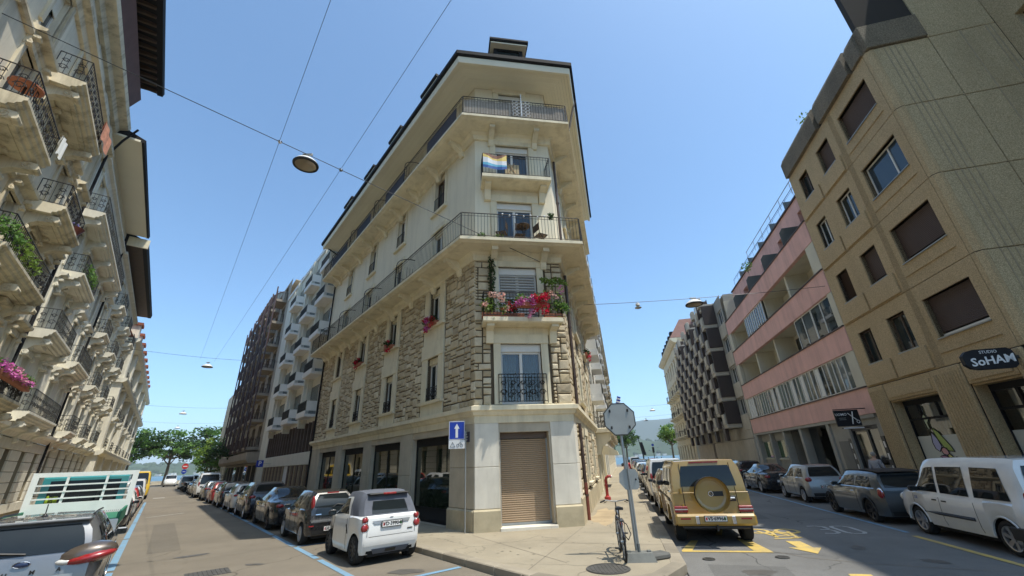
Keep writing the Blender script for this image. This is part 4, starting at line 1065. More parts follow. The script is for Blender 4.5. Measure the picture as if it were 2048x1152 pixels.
ev_ = [RW(69.6,10.1), RW(93,10.1), RW(93,23), RW(69.6,23)]; tp = [RW(72,12.5), RW(91,12.5), RW(91,22), RW(72,22)]
m.add([(p.x,p.y,19.9) for p in ev_]+[(p.x,p.y,23.6) for p in tp], [(0,1,5,4),(1,2,6,5),(2,3,7,6),(3,0,4,7),(4,5,6,7)]); m.build('roof', M['slate'], ob)
MB(FO).prism([(-.3,19.0),(.25,19.1),(.8,19.6),(.85,19.88),(-.3,19.88)], 69.6, 93, 'x').build('cornice', M['trim'], ob)
MB(FOS).prism([(-.3,19.0),(.1,19.1),(.5,19.6),(.55,19.88),(-.3,19.88)], -.2, 12, 'x').build('cornice', M['trim'], ob)
for i in range(6):
    MB(FO).box(73.5+i*3.1,74.7+i*3.1,-.9,.1,20.2,22.0).build('dormer', M['gutter'], ob)
MB(FOS).box(4.2,4.9,-1.2,-.5,22,25).build('chimney', M['greygable'], ob); MB(FOS).box(6,8.6,-1.6,-.4,21.5,24.6).build('chimney', M['greygable'], ob)
ch = MB(FOS)
for i in range(7): ch.cyl(.12, 24.6, 25.3, 8, TR(6.25+i*.35,-1,0))
ch.build('chimney_pots', M['terra'], ob)
# ---------------------------------------------------------------- left side of the left street
M['lwall'] = rough_mat('cream_limewash', (.70,.64,.50), .92, .14, .7, 14, .25, streak=.5, dirt=(.33,.29,.21))
M['lwall2'] = rough_mat('pale_grey_render', (.78,.74,.62), .92, .08, .7, 14, .15, streak=.25, dirt=(.36,.33,.27))
M['lstone'] = rough_mat('weathered_limestone', (.72,.635,.46), .9, .2, 1.1, 18, .5, streak=.85, dirt=(.17,.135,.08))
M['lstone2'] = rough_mat('white_limestone', (.72,.68,.56), .9, .10, 1.1, 18, .25, streak=.35, dirt=(.30,.27,.21))
M['groove'] = rough_mat('grey_groove_stone', (.30,.26,.18), .95, .2, 1.1, 18, .3)
M['brick'] = rough_mat('red_roof_tile', (.33,.11,.06), .85, .25, 2, 16, .3, rnd=.3)
M['greensteel'] = plain('verdigris_metal', (.22,.36,.32), .7)
def volute(m, y, z, r, x0, x1, M_=None):
    for x in (x0-.012, x1+.012):
        pts = [(x, y+r*(1-k/20)*math.cos(k*.62), z+r*(1-k/20)*math.sin(k*.62)) for k in range(18)]
        m.tube(pts, .022, 5, M=M_)
def console_mesh(p, h, w_, mat):
    """scrolled stone console: depth p under a slab, drop h"""
    m = MB(); pr = [(0,-h),(.12,-h+.02),(.17,-h+.10),(.15,-h+.2),(.17,-h*.62),(p*.42,-h*.42),(p*.7,-h*.36),(p*.86,-h*.34),(p*.95,-h*.22),(p*.93,-.08),(p*.97,-.06),(p*.97,0),(0,0)]
    m.prism(pr, -w_/2, w_/2, 'x'); volute(m, p*.72, -h*.2, h*.16, -w_/2, w_/2); volute(m, .12, -h*.82, h*.13, -w_/2, w_/2)
    m.tube([(-w_/2-.03,p*.93,-h*.2),(w_/2+.03,p*.93,-h*.2)], h*.13, 8); m.tube([(-w_/2-.03,.16,-h*.84),(w_/2+.03,.16,-h*.84)], h*.09, 8)
    return m.mesh('console', M[mat])
class House:
    def __init__(s, name, label, u0, u1, v, wallm, stonem, cat='building'):
        s.v = v; s.u0, s.u1 = u0, u1; B = LW(u0, v); s.o = empty(name, TR(*B), label, cat)
        s.F = TR(*-B) @ frame(LW(0,v), -dL, nL); s.wm, s.smt = wallm, stonem; s.cm = {}
    def box(s, nm, mat, a, b, y0, y1, z0, z1, bev=.0):
        m = MB(s.F); (m.bbox(-b,-a,y0,y1,z0,z1,bev) if bev else m.box(-b,-a,y0,y1,z0,z1)); return m.build(nm, M[mat], s.o)
    def prism(s, nm, mat, a, b, pts): m = MB(s.F); m.prism(pts, -b, -a, 'x'); return m.build(nm, M[mat], s.o)
    def walls(s, z0, z1, holes, y=0, d=.35, nm='wall', mat=None):
        m = MB(s.F); wall(m, -s.u1+.002, -s.u0-.002, z0, z1, [(-b,-a,c,e) for a,b,c,e in holes], y, d); return m.build(nm, M[mat or s.wm], s.o)
    def win(s, u, z0, w_=1.1, h=2.1, fr='winwhite', hood=True, t=.2, pane='glass', sillb=False, shutter=False):
        window(s.F, -u, z0, w_, h, 2, -.24, fr, pane, .0, parent=s.o)
        surround(s.F, -u, z0, z0+h, w_, t, .22, .12 if sillb else 0, .07, 0, s.o).data.materials[0] = M[s.smt]
        if hood:
            m = MB(s.F); m.prism([(0,0),(.1,.02),(.16,.12),(.34,.18),(.36,.28),(0,.33)], -u-w_/2-t-.12, -u+w_/2+t+.12, 'x', TR(0,0,z0+h+.25)); m.build('window_hood', M[s.smt], s.o)
            c = s.cons(.26,.42,.14)
            for q_ in (-1,1): inst('console', c, s.o, s.F @ TR(-u+q_*(w_/2+t-.05),0,z0+h+.26))
        if shutter:
            m = MB(s.F @ TR(0,-.2,0))
            for i in range(int(h*shutter/.07)): m.box(-u-w_/2,-u+w_/2,0,.02,z0+h-(i+1)*.07+.008,z0+h-i*.07)
            m.build('blind', M['lwall2'], s.o, kind='stuff')
    def cons(s, p, h, w_):
        k = (round(p,2),round(h,2),round(w_,2))
        if k not in s.cm: s.cm[k] = console_mesh(p,h,w_,s.smt)
        return s.cm[k]
    def balcony(s, a, b, z, p=.95, n=2, rail='iron', h=.95, ch=.75, step=.14, slab=.26):
        m = MB(s.F); m.prism([(0,-.14),(p-.30,-.14),(p-.28,-.06),(p-.18,-.04),(p-.15,.03),(p-.08,.06),(p-.06,slab-.12),(p,slab-.09),(p,slab),(0,slab+.01)], -b, -a, 'x', TR(0,0,z)); m.build('balcony_slab', M[s.smt], s.o)
        m = MB(s.F); m.box(-b+.3,-a-.3,.2,p-.42,z-.175,z-.142); m.build('slab_panel', M[s.smt], s.o)
        c = s.cons(p-.08, ch, .3)
        for i in range(n): inst('console', c, s.o, s.F @ TR(-(a+.35+(b-a-.7)*i/max(1,n-1)),0,z-.142))
        railing('balcony_railing', s.F, -b+.06, -a-.06, z+slab, h, p-.09, step, ends=.04, mat=rail, parent=s.o, scroll=True, mid=False)
    def rustic(s, z0, z1, a, b, holes, ch=.5, bl=1.8, y=.0):
        n = round((z1-z0)/ch); ch = (z1-z0)/n
        for j in range(n):
            c0, c1 = z0+j*ch, z0+(j+1)*ch
            spans = [(a,b)]
            for (p,q_,r0,r1) in holes:
                if r0 < c1-.05 and r1 > c0+.05: spans = [t for x,y_ in spans for t in ((x,min(y_,p)),(max(x,q_),y_)) if t[1]-t[0] > .08]
            for x, y_ in spans:
                k = max(1, round((y_-x)/bl)); off = 0
                for i in range(k):
                    l = (y_-x)/k
                    inst('stone_block', rbm(round(l,1), round(ch,2), s.smt), s.o, s.F @ TR(-(x+(i+.5)*l), y, (c0+c1)/2) @ SCL(l/round(l,1) if round(l,1) else 1,1,1))
_rb = {}
def rbm(l, h, mt):
    l = max(l,.1); k = (l,h,mt)
    if k not in _rb: m = MB(); m.bbox(-l/2+.004,l/2-.004,-.03,.07,-h/2+.016,h/2-.016,.016); _rb[k] = m.mesh('stone_block', M[mt])
    return _rb[k]
# house 1, nearest -----------------------------------------------------------
h1 = House('town_house', 'nearest cream town house on the left with scrolled stone consoles and black eaves', 2.0, 25.5, -5.8, 'lwall', 'lstone')
b1 = [5.6,9.0,12.4,15.4,18.7,21.7,24.2]; f1 = [5.25,8.6,11.7,14.8]
g1 = [(u-.6,u+.6,1.5,3.7) for u in b1]
h1.walls(4.2, 19.2, [(u-.55,u+.55,z,z+2.15) for u in b1 for z in f1]+[(u-.45,u+.45,17.75,18.6) for u in b1])
h1.walls(0, 4.2, g1, -.02, .4, 'ground_floor_wall', 'groove')
h1.rustic(.75, 4.05, 2.2, 25.4, g1); h1.prism('plinth', 'lstone', 2.0, 25.49, [(0,0),(.2,0),(.2,.62),(.12,.72),(0,.72)])
h1.prism('cornice', 'lstone', 2.0, 25.49, [(0,4.08),(.12,4.1),(.2,4.3),(.42,4.36),(.45,4.55),(0,4.62)])
for u in b1:
    window(h1.F, -u, 1.5, 1.2, 2.2, 2, -.3, 'winbrown', 'glass', 0, parent=h1.o)
    for k, z in enumerate(f1): h1.win(u, z, 1.1, 2.15, hood=(k in (0,1,2)), fr='winwhite' if k else 'winbrown', shutter=.45 if (k*3+int(u)) % 4 == 0 else 0)
    h1.box('window', 'glass', u-.45, u+.45, -.3, -.25, 17.75, 18.6)
    h1.box('apron_panel', 'lstone', u-.8, u+.8, .002, .06, 13.95, 14.6)
for a, b, z, n in ((18.6,25.0,4.63,3),(16.8,22.3,8.15,3),(11.0,14.4,8.15,2),(13.9,17.1,11.15,2),(20.0,23.4,11.15,2),(16.6,20.9,14.3,2),(11.6,13.9,4.65,2)): h1.balcony(a, b, z, .92 if z > 5 else .9, n)
for z in (7.9,11.0,14.0): h1.prism('string_course', 'lstone', 2.0, 25.49, [(0,z),(.08,z),(.14,z+.08),(.14,z+.16),(0,z+.2)])
h1.prism('cornice', 'lstone', 2.0, 25.45, [(0,16.9),(.1,16.95),(.16,17.2),(.34,17.3),(.36,17.45),(0,17.5)])
h1.prism('frieze', 'lstone', 2.0, 25.45, [(0,18.62),(.12,18.66),(.2,18.9),(.5,19.05),(.55,19.3),(0,19.35)])
h1.prism('tile_frieze', 'slate', 2.0, 24.6, [(-.2,19.36),(.06,19.36),(.62,20.75),(-.2,20.75)])
h1.box('eaves', 'gutter', 2.0, 24.4, -3, 1.25, 21.35, 21.5); h1.prism('gutter', 'gutter', 2.0, 24.45, [(1.15,21.3),(1.38,21.32),(1.42,21.55),(1.15,21.58)])
rft = MB(); rft.prism([(-.3,0),(1.16,.22),(1.16,.36),(-.3,.36)], -.05,.05,'x'); rfm = rft.mesh('rafter', M['wood'])
for i in range(44): inst('rafter', rfm, h1.o, h1.F @ TR(-(2.6+i*.5),0,20.98))
h1.box('attic_wall', 'slate', 2.0, 24.4, -2.0, -.3, 19.4, 21.34); h1.box('side_wall', 'lwall', 25.0, 25.47, -8, -.36, 0, 19.2)
m = MB(h1.F); m.tube([(-25.3,.14,17.2),(-25.3,.14,.1)], .06, 8); m.tube([(-25.3,.14,17.2),(-25.1,.5,18.2),(-25.0,.9,19.1)], .055, 8); m.build('downpipe', M['gutter'], h1.o)
# house 2 ---------------------------------------------------------------------
h2 = House('town_house', 'second town house on the left, pale render with one long balcony under cream eaves', 25.5, 38, -5.8, 'lwall2', 'lstone2')
b2 = [27.2,30.3,33.4,36.4]; f2 = [5.1,8.4,11.5,14.6]
g2 = [(u-.6,u+.6,1.3,3.5) for u in b2]
h2.walls(4.0, 18.6, [(u-.55,u+.55,z,z+2.1) for u in b2 for z in f2]+[(u-.4,u+.4,17.4,18.2) for u in b2]); h2.walls(0, 4.0, g2, -.02, .4, 'ground_floor_wall', 'groove')
h2.rustic(.6, 3.95, 25.6, 37.95, g2); h2.prism('cornice', 'lstone2', 25.5, 37.99, [(0,4.0),(.12,4.02),(.2,4.2),(.4,4.26),(.42,4.4),(0,4.45)])
for u in b2:
    window(h2.F, -u, 1.3, 1.2, 2.2, 2, -.3, 'winbrown', 'glass', 0, parent=h2.o)
    for k, z in enumerate(f2): h2.win(u, z, 1.1, 2.1, hood=(k < 2), shutter=.5 if (k+int(u)) % 3 == 0 else 0)
for a, b, z, n in ((27.2,33.6,4.6,3),(26.0,30.6,7.95,2),(33.2,37.8,7.95,2),(26.8,31.0,11.05,2),(26.0,37.9,14.1,5)): h2.balcony(a, b, z, .8, n, 'irongrey')
h2.prism('cornice', 'lstone2', 25.5, 37.99, [(0,16.9),(.08,16.9),(.16,17.1),(.3,17.2),(.3,17.3),(0,17.35)])
h2.box('soffit', 'soffit', 25.3, 37.6, -.3, 1.15, 18.6, 18.72); h2.prism('gutter', 'gutter', 25.3, 37.7, [(1.10,18.60),(1.26,18.61),(1.30,18.80),(-.5,19.5),(-.5,18.73),(1.10,18.73)])
h2.box('side_wall', 'lwall2', 37.5, 37.98, -8, -.36, 0, 18.6)
m = MB(h2.F); m.tube([(-37.9,.14,18),(-37.9,.14,.1)], .06, 8); m.build('downpipe', M['gutter'], h2.o)
# house 3 ---------------------------------------------------------------------
h3 = House('town_house', 'third town house on the left with brown boarded eaves and stacked small balconies', 38.0, 57.5, -5.8, 'lwall', 'lstone2')
b3 = [39.8,43,46.2,49.4,52.6,55.6]
g3 = [(u-.6,u+.6,1.3,3.5) for u in b3]
h3.walls(4.0, 18.0, [(u-.55,u+.55,z,z+2.1) for u in b3 for z in f2]); h3.walls(0, 4.0, g3, -.02, .4, 'ground_floor_wall', 'groove')
h3.rustic(.6, 3.95, 38.1, 57.4, g3, .56, 1.6); h3.prism('cornice', 'lstone2', 38.0, 57.49, [(0,4.0),(.12,4.02),(.2,4.2),(.5,4.26),(.52,4.4),(0,4.45)])
for u in b3:
    h3.box('window', 'glass', u-.6, u+.6, -.34, -.3, 1.3, 3.5)
    for k, z in enumerate(f2): h3.win(u, z, 1.1, 2.1, hood=(k < 3), shutter=.5 if (k+int(u)) % 3 == 0 else 0)
for i, u in enumerate(b3):
    for k, z in enumerate((4.6,7.95,11.05,14.1)):
        if (i+k) % 2 == 0: h3.balcony(u-1.3, u+1.3, z, .8, 2, 'irongrey', step=.22)
for u in (41.4,47.8,54.1): h3.box('pilaster', 'lstone2', u-.35, u+.35, .002, .16, 4.5, 16.9)
h3.prism('cornice', 'lstone2', 38.0, 57.49, [(0,16.9),(.08,16.9),(.16,17.1),(.4,17.2),(.4,17.35),(0,17.4)])
h3.box('soffit', 'wood', 37.9, 57.4, -.3, 1.15, 18.0, 18.12); h3.prism('gutter', 'gutter', 37.85, 57.4, [(1.05,17.95),(1.3,17.97),(1.36,18.3),(-.5,19.2),(-.5,18.13),(1.05,18.13)])
h3.box('eaves_end', 'trim', 37.72, 37.86, .2, 1.4, 17.8, 18.5)
# house 4: white, far -----------------------------------------------------------
h4 = House('town_house', 'far white town house on the left with corner pier and red tiled mansard roof', 57.5, 112, -5.8, 'lwall2', 'lstone2')
b4 = [60.5+i*3.4 for i in range(15)]
h4.walls(0, 15.4, [(u-.55,u+.55,z,z+2.1) for u in b4 for z in (1.3,5.0,8.3,11.6)], -.1)
for i, u in enumerate(b4):
    for k, z in enumerate((1.3,5.0,8.3,11.6)):
        h4.box('window', 'glass', u-.55, u+.55, -.4, -.35, z, z+2.1)
        if k: h4.box('window_hood', 'lstone2', u-.85, u+.85, -.09, .25, z+2.25, z+2.5)
        if k and (i+k) % 2: h4.balcony(u-1.25, u+1.25, z-.5, .9, 2, 'irongrey', step=.4, ch=.6)
for u in (57.6,64,74.2,84.4,94.6,104.8): h4.box('corner_pier', 'lstone2', u, u+1.4, -.09, .75, 0, 15.2, .03)
for z in (4.1,11.0,15.2): h4.prism('cornice', 'lstone2', 57.4, 112, [(-.1,z),(.8,z),(1.05,z+.2),(1.1,z+.45),(-.1,z+.5)])
h4.prism('mansard_roof', 'brick', 57.6, 111, [(-.2,15.7),(.5,15.71),(-1.4,19.0),(-3,19.2),(-3,15.7)])
for i in range(10):
    h4.box('dormer', 'lstone2', 61+i*5, 62.4+i*5, -1.2, .45, 15.72, 18.0); h4.box('dormer_roof', 'brick', 60.8+i*5, 62.6+i*5, -1.3, .6, 18.01, 18.3)
h4.box('metal_cap', 'greensteel', 57.7, 59.2, -1.5, .3, 18.9, 20.3, .1)
# lantern-lit fittings and hanging things on the near balconies
def awn(h, u, z, y, w_, hgt, mat, nm, label, cat, group=None):
    m = MB(); n = 10
    for i in range(n):
        x0, x1 = -w_/2+w_*i/n, -w_/2+w_*(i+1)/n; d0, d1 = .03*math.sin(i*1.3), .03*math.sin((i+1)*1.3)
        m.quad((x0,d0,-hgt+.04*math.sin(i*2.1)),(x0,d0,0),(x1,d1,0),(x1,d1,-hgt+.04*math.sin(i*2.1+2.1)))
        m.quad((x0,d0-.02,0),(x0,d0-.05,-hgt*.5),(x1,d1-.05,-hgt*.5),(x1,d1-.02,0))
    Wd = TR(*LW(h.u0,h.v)) @ h.F
    return m.build(nm, mat, None, Wd @ TR(-u,y,z), label, cat, group)
awn(h1, 20.6, 15.52, .98, 1.7, .75, rough_mat('orange_white_cloth', (.75,.33,.2), .9, .35, 5, 10, .1), 'cloth', 'orange and white cloth hung over the topmost balcony rail of the near left house', 'cloth')
awn(h1, 17.0, 12.35, .98, .55, .65, M['curtainw'], 'cloth', 'small white towel hanging on the lower of two high balconies on the left', 'towel')

# ---------------------------------------------------------------- white hotel-like block and dark block behind the corner house
M['hotel'] = rough_mat('white_hotel_render', (.66,.63,.53), .9, .07, .6, 12, .12, streak=.2)
M['hotelw'] = rough_mat('white_concrete', (.74,.73,.69), .85, .06, .6, 12, .1, streak=.15)
M['slatA'] = rough_mat('ochre_cladding', (.34,.25,.15), .7, .2, 2, 12, .2); M['slatB'] = rough_mat('brown_cladding', (.15,.10,.065), .7, .2, 2, 12, .2)
M['bronze'] = rough_mat('bronze_mullion', (.10,.065,.05), .5, .2, 2, 12, .1)
HO = LW(32.36,7.92)
ho = empty('apartment_building', TR(*HO), 'white apartment block with rows of small white balconies behind the stone corner house', 'building')
FH = TR(*-HO) @ frame(LW(0,7.92), dL, -nL)
fz = [5.55+3.05*k for k in range(5)]
hw = [(a,a+1.3,z+.25,z+2.45) for a in (35.3,41.6,48.4) for z in fz]
m = MB(FH); wall(m, 32.4, 53.5, 5.3, 21.4, hw, 0, .3); m.box(32.4,53.5,-12,-.35,21.2,21.3); m.box(32.4,32.6,-12,-.31,0,21.2); m.box(53.2,53.49,-12,-.31,0,21.2)
m.build('wall', M['hotel'], ho)
MB(FH).box(32.4,53.5,-.3,.12,21.401,21.8).build('parapet', M['hotelw'], ho)
for a, b, z0, z1 in hw: MB(FH).box(a,b,-.28,-.25,z0,z1).build('window', M['glass'], ho)
bm = MB(); bm.prism([(0,0),(.75,0),(.8,.05),(.8,.42),(.74,.42),(.74,.2),(0,.2)], 0, 2.6, 'x'); bm.box(0,.06,0,.73,.42,1.1); bm.box(2.54,2.6,0,.73,.42,1.1); bmm = bm.mesh('balcony', M['hotelw'])
bd = MB(); bd.box(.3,2.5,-.02,.012,.2,2.4); bdm = bd.mesh('balcony_door', M['glass2'])
sw_ = MB(); sw_.box(2.6,2.75,0,.55,-.6,2.5); swm = sw_.mesh('side_wall', M['hotel'])
rm = MB(); rm.tube([(.05,.77,1.1),(2.55,.77,1.1)], .03, 5)
for i in range(15): rm.tube([(.1+i*.171,.77,.42),(.1+i*.171,.77,1.1)], .018, 4)
rmm = rm.mesh('balcony_railing', M['irongrey'])
for u in (32.55,38.0,44.3):
    for z in fz:
        o = inst('balcony', bmm, ho, FH @ TR(u,0,z)); inst('balcony_door', bdm, ho, FH @ TR(u,0,z)); inst('side_wall', swm, ho, FH @ TR(u,0,z)); inst('balcony_railing', rmm, o)
    MB(FH).bbox(u+2.4,u+2.7,.001,.35,5.3,21.3,.02).build('rib', M['hotel'], ho)
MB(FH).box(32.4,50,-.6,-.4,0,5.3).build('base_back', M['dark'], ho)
mu = MB(); mu.box(0,.12,-.3,.1,3.25,5.28); mum = mu.mesh('mullion', M['bronze'])
for i in range(17): inst('mullion', mum, ho, FH @ TR(32.8+i*1.0,0,0)); MB(FH).quad((32.92+i,-.1,3.25),(32.92+i,-.1,5.28),(33.8+i,-.1,5.28),(33.8+i,-.1,3.25)).build('pane', M['glasspale' if i % 3 else 'glass'], ho)
MB(FH).bbox(32.4,50,-.35,.12,2.4,3.24,.02).build('band', M['hotel'], ho)
st_ = MB(); st_.prism([(-.3,.14),(.1,.14),(.1,2.39),(-.3,2.39)], 0, .34, 'x'); stm = st_.mesh('slat_panel', M['slatA']); st2 = st_.mesh('slat_panel', M['slatB'])
for i in range(24): 
    if i in (9,10): continue
    inst('slat_panel', stm if i % 2 else st2, ho, FH @ TR(32.6+i*.7,0,0))
MB(FH).box(38.9,40.2,-.05,.02,.14,2.39).build('door', M['hotelw'], ho)
MB(FH).box(50,53.5,-.3,.0,0,5.3).build('pier_wall', M['hotel'], ho)
# dark red steel-framed block
M['dwall'] = rough_mat('taupe_render', (.36,.32,.26), .9, .1, .7, 12, .2, streak=.3)
M['oxred'] = plain('oxblood_steel', (.06,.03,.026), .5)
M['dconc'] = rough_mat('grey_brown_concrete', (.30,.255,.20), .9, .15, .8, 14, .2, streak=.3)
DK = LW(53.6,7.92)
dk = empty('apartment_building', TR(*DK), 'dark block with oxblood steel balconies and a glass barrel roof near the lake', 'building')
FK = TR(*-DK) @ frame(LW(0,7.92), dL, -nL)
kz = [4.6+2.9*k for k in range(7)]
ku = [55.4+i*4.4 for i in range(6)]
m = MB(FK); wall(m, 53.6, 82, 0, 24.6, [(u,u+2.2,z+.2,z+2.3) for u in ku for z in kz], 0, .3); m.box(53.6,82,-10,-.35,24.4,24.5); m.box(81.7,81.99,-10,-.31,0,24.4); m.build('wall', M['dwall'], dk)
pn2 = MB(); pn2.box(0,2.2,-.28,-.25,.2,2.3); pn2m = pn2.mesh('window', M['glass'])
bk2 = MB(); bk2.prism([(0,0),(1.1,0),(1.25,.12),(1.25,.3),(0,.3)], -.4, 2.6, 'x'); bk2m = bk2.mesh('balcony_slab', M['dconc'])
for u in ku:
    for z in kz:
        inst('window', pn2m, dk, FK @ TR(u,0,z)); inst('balcony_slab', bk2m, dk, FK @ TR(u,0,z-.32))
        railing('balcony_railing', FK, u-.35, u+2.55, z, 1.0, 1.2, .3, ends=.05, mat='oxred', r=.022, parent=dk)
    m = MB(FK)
    for du in (-.38, 2.58): m.box(u+du-.07,u+du+.07,1.22,1.36,4.2,23.6)
    m.build('steel_post', M['oxred'], dk)
MB(FK).prism([(0,2.95),(.9,2.95),(1.15,3.3),(1.15,4.0),(0,4.0)], 53.7, 82, 'x').build('planter_band', M['dconc'], dk)
for i in range(9): MB(FK).box(54.2+i*3.1,56.4+i*3.1,.001,.05,.2,2.7).build('shop_window', M['glass2' if i % 3 == 2 else 'dark'], dk)
m = MB(FK @ TR(66,-2.4,24.6)); pr_ = [(-3.2*math.cos(t*math.pi/10), 3.0*math.sin(t*math.pi/10)) for t in range(11)]
m.prism(pr_, 0, 9, 'x'); m.build('barrel_roof', M['glass2'], dk)
m = MB(FK @ TR(66,-2.4,24.6))
for i in range(6): m.tube([(i*1.8,y*1.01,z*1.01) for y, z in pr_], .07, 5)
m.build('roof_rib', M['oxred'], dk)
for i in range(4): MB(FK).box(54+i*4,57.6+i*4,-3.5,-1.2,24.6,25.3).build('roof_house', M['dwall'], dk)
# two more fronts along the lake end of the corner block, seen past the right side
FBk = LW(83,7.9)
fb = empty('town_house', TR(*FBk), 'far stone house at the lake end of the left street partly hidden by trees', 'building')
m = MB(TR(*-FBk) @ frame(LW(0,7.9), dL, -nL)); wall(m, 83, 104, 0, 16, [(84.5+i*3,85.6+i*3,z,z+1.9) for i in range(6) for z in (1.5,5,8.2,11.4)], 0, .3); m.box(83.01,103.9,-9,-.32,0,15.9); m.build('wall', M['lstone'], fb)

# ---------------------------------------------------------------- right street, left side beyond the corner house
QB = RW(27.25,-1.5)
FQ0 = frame(RW(0,-1.55), -dR, nR)
q1 = empty('apartment_building', TR(*QB), 'white balconied block following the stone corner house along the right street', 'building')
FQ = TR(*-QB) @ FQ0
m = MB(FQ); wall(m, -50, -27.3, 0, 19.2, [(-(a+1.3),-a,z+.25,z+2.45) for a in (30.8,36.0,41,46) for z in fz]+[(-(a+2),-a,.2,3.2) for a in (29,34,38,42,46)], 0, .3); m.box(-49.9,-27.4,-7,-.35,0,19.1); m.build('wall', M['hotel'], q1)
for k, u in enumerate((28.0,33.0,38.2,43.4,46.9)):
    for z in fz[:4]+([fz[4]] if k else []):
        o = inst('balcony', bmm, q1, FQ @ TR(-u-2.6,0,z)); inst('balcony_railing', rmm, o); inst('balcony_door', bdm, q1, FQ @ TR(-u-2.6,0,z))
for a in (29,34,38,42,46): MB(FQ).box(-(a+2),-a,-.3,-.25,.2,3.2).build('shop_window', M['dark'], q1)
for a in (28.2,31.4,36.6): MB(FQ).bbox(-a-.5,-a,.001,.14,.1,3.3,.02).build('pilaster', M['trim'], q1)
m = MB(FQ); m.prism([(0,2.2),(.25,2.3),(.45,2.75),(.95,3.1),(1.0,3.5),(0,3.5)], -28.3, -27.8, 'x'); m.build('console', M['trim'], q1)
MB(FQ).bbox(-31.6,-27.5,0,1.1,3.52,3.8,.03).build('balcony_slab', M['trim'], q1); railing('balcony_railing', FQ, -31.5, -27.6, 3.8, 1.0, 1.0, .16, ends=.05, parent=q1, scroll=True)
m = MB(FQ); m.prism([(0,2.9),(.5,2.85),(1.2,2.5),(1.3,2.2),(1.2,2.2),(0,2.3)], -36, -32.2, 'x'); m.build('canopy', M['trim'], q1)
q2 = House.__new__(House); q2.v = -1.55
Q2 = RW(50.2,-1.5); q2.o = empty('town_house', TR(*Q2), 'ornate cream house with scrolled balconies further along the right street', 'building'); q2.F = TR(*-Q2) @ FQ0; q2.u0, q2.u1 = 50.2, 96; q2.wm, q2.smt, q2.cm = 'lwall', 'lstone', {}
qb = [52+i*3.6 for i in range(12)]
q2.walls(0, 17.5, [(u-.6,u+.6,z,z+2.1) for u in qb for z in (1.2,5.2,8.5,11.8,14.6)], 0)
for i, u in enumerate(qb):
    for k, z in enumerate((1.2,5.2,8.5,11.8,14.6)):
        q2.box('window', 'glass', u-.6, u+.6, -.35, -.3, z, z+2.1)
        if 0 < k < 4 and (i+k) % 2 == 0: q2.balcony(u-1.4, u+1.4, z-.4, 1.0, 2, 'iron', step=.4)
q2.prism('cornice', 'lstone', 50.2, 96, [(0,4.2),(.3,4.25),(.4,4.5),(0,4.55)]); q2.prism('cornice', 'lstone', 50.2, 96, [(0,17.2),(.5,17.25),(.9,17.6),(.9,17.8),(0,17.9)])
q2.prism('mansard_roof', 'slate', 50.2, 96, [(-.2,17.91),(.8,17.91),(-1.2,21),(-5,21.2),(-5,17.91)])
for i in range(9): q2.box('dormer', 'lstone', 52+i*5, 53.5+i*5, -1, .5, 18, 20.2)
# ---------------------------------------------------------------- vehicles
M['tyre'] = rough_mat('tyre_rubber', (.018,.018,.018), .85, .2, 6, 40, .2)
M['rim'] = plain('alloy_rim', (.45,.45,.46), .3, .8)
M['rimdark'] = plain('dark_rim', (.03,.03,.032), .4, .5)
M['chrome'] = plain('chrome', (.65,.65,.66), .12, 1.0)
M['blackplastic'] = plain('black_plastic', (.022,.022,.023), .6)
M['carglass'] = glass_mat('car_glass', (.012,.016,.018), 0, .004, 1.45)
M['redlens'] = paint_mat('red_lens', (.27,.002,.006), 0, .2, .5)
M['whitelens'] = paint_mat('clear_lens', (.6,.6,.58), 0, .1)
M['orangelens'] = paint_mat('orange_lens', (.7,.25,.02), 0, .15)
M['plate'] = plain('white_number_plate', (.78,.78,.76), .4)
M['ink'] = plain('black_lettering', (.01,.01,.01), .5)
M['softtop'] = rough_mat('grey_canvas_roof', (.11,.12,.145), .9, .15, 3, 60, .2)
M['under'] = plain('underbody', (.008,.008,.008), .9)
def pchip(tab):
    xs = [p[0] for p in tab]; ys = [p[1] for p in tab]; n = len(xs)
    if n == 1: return lambda x: ys[0]
    h = [xs[i+1]-xs[i] for i in range(n-1)]; d = [(ys[i+1]-ys[i])/h[i] for i in range(n-1)]; m = [0]*n
    m[0], m[-1] = d[0], d[-1]
    for i in range(1, n-1):
        m[i] = 0 if d[i-1]*d[i] <= 0 else (h[i-1]+h[i])*3/((2*h[i]+h[i-1])/d[i-1]+(h[i]+2*h[i-1])/d[i])
    def f(x):
        if x <= xs[0]: return ys[0]
        if x >= xs[-1]: return ys[-1]
        i = 0
        while x > xs[i+1]: i += 1
        t = (x-xs[i])/h[i]
        return (2*t**3-3*t*t+1)*ys[i]+(t**3-2*t*t+t)*h[i]*m[i]+(-2*t**3+3*t*t)*ys[i+1]+(t**3-t*t)*h[i]*m[i+1]
    return f
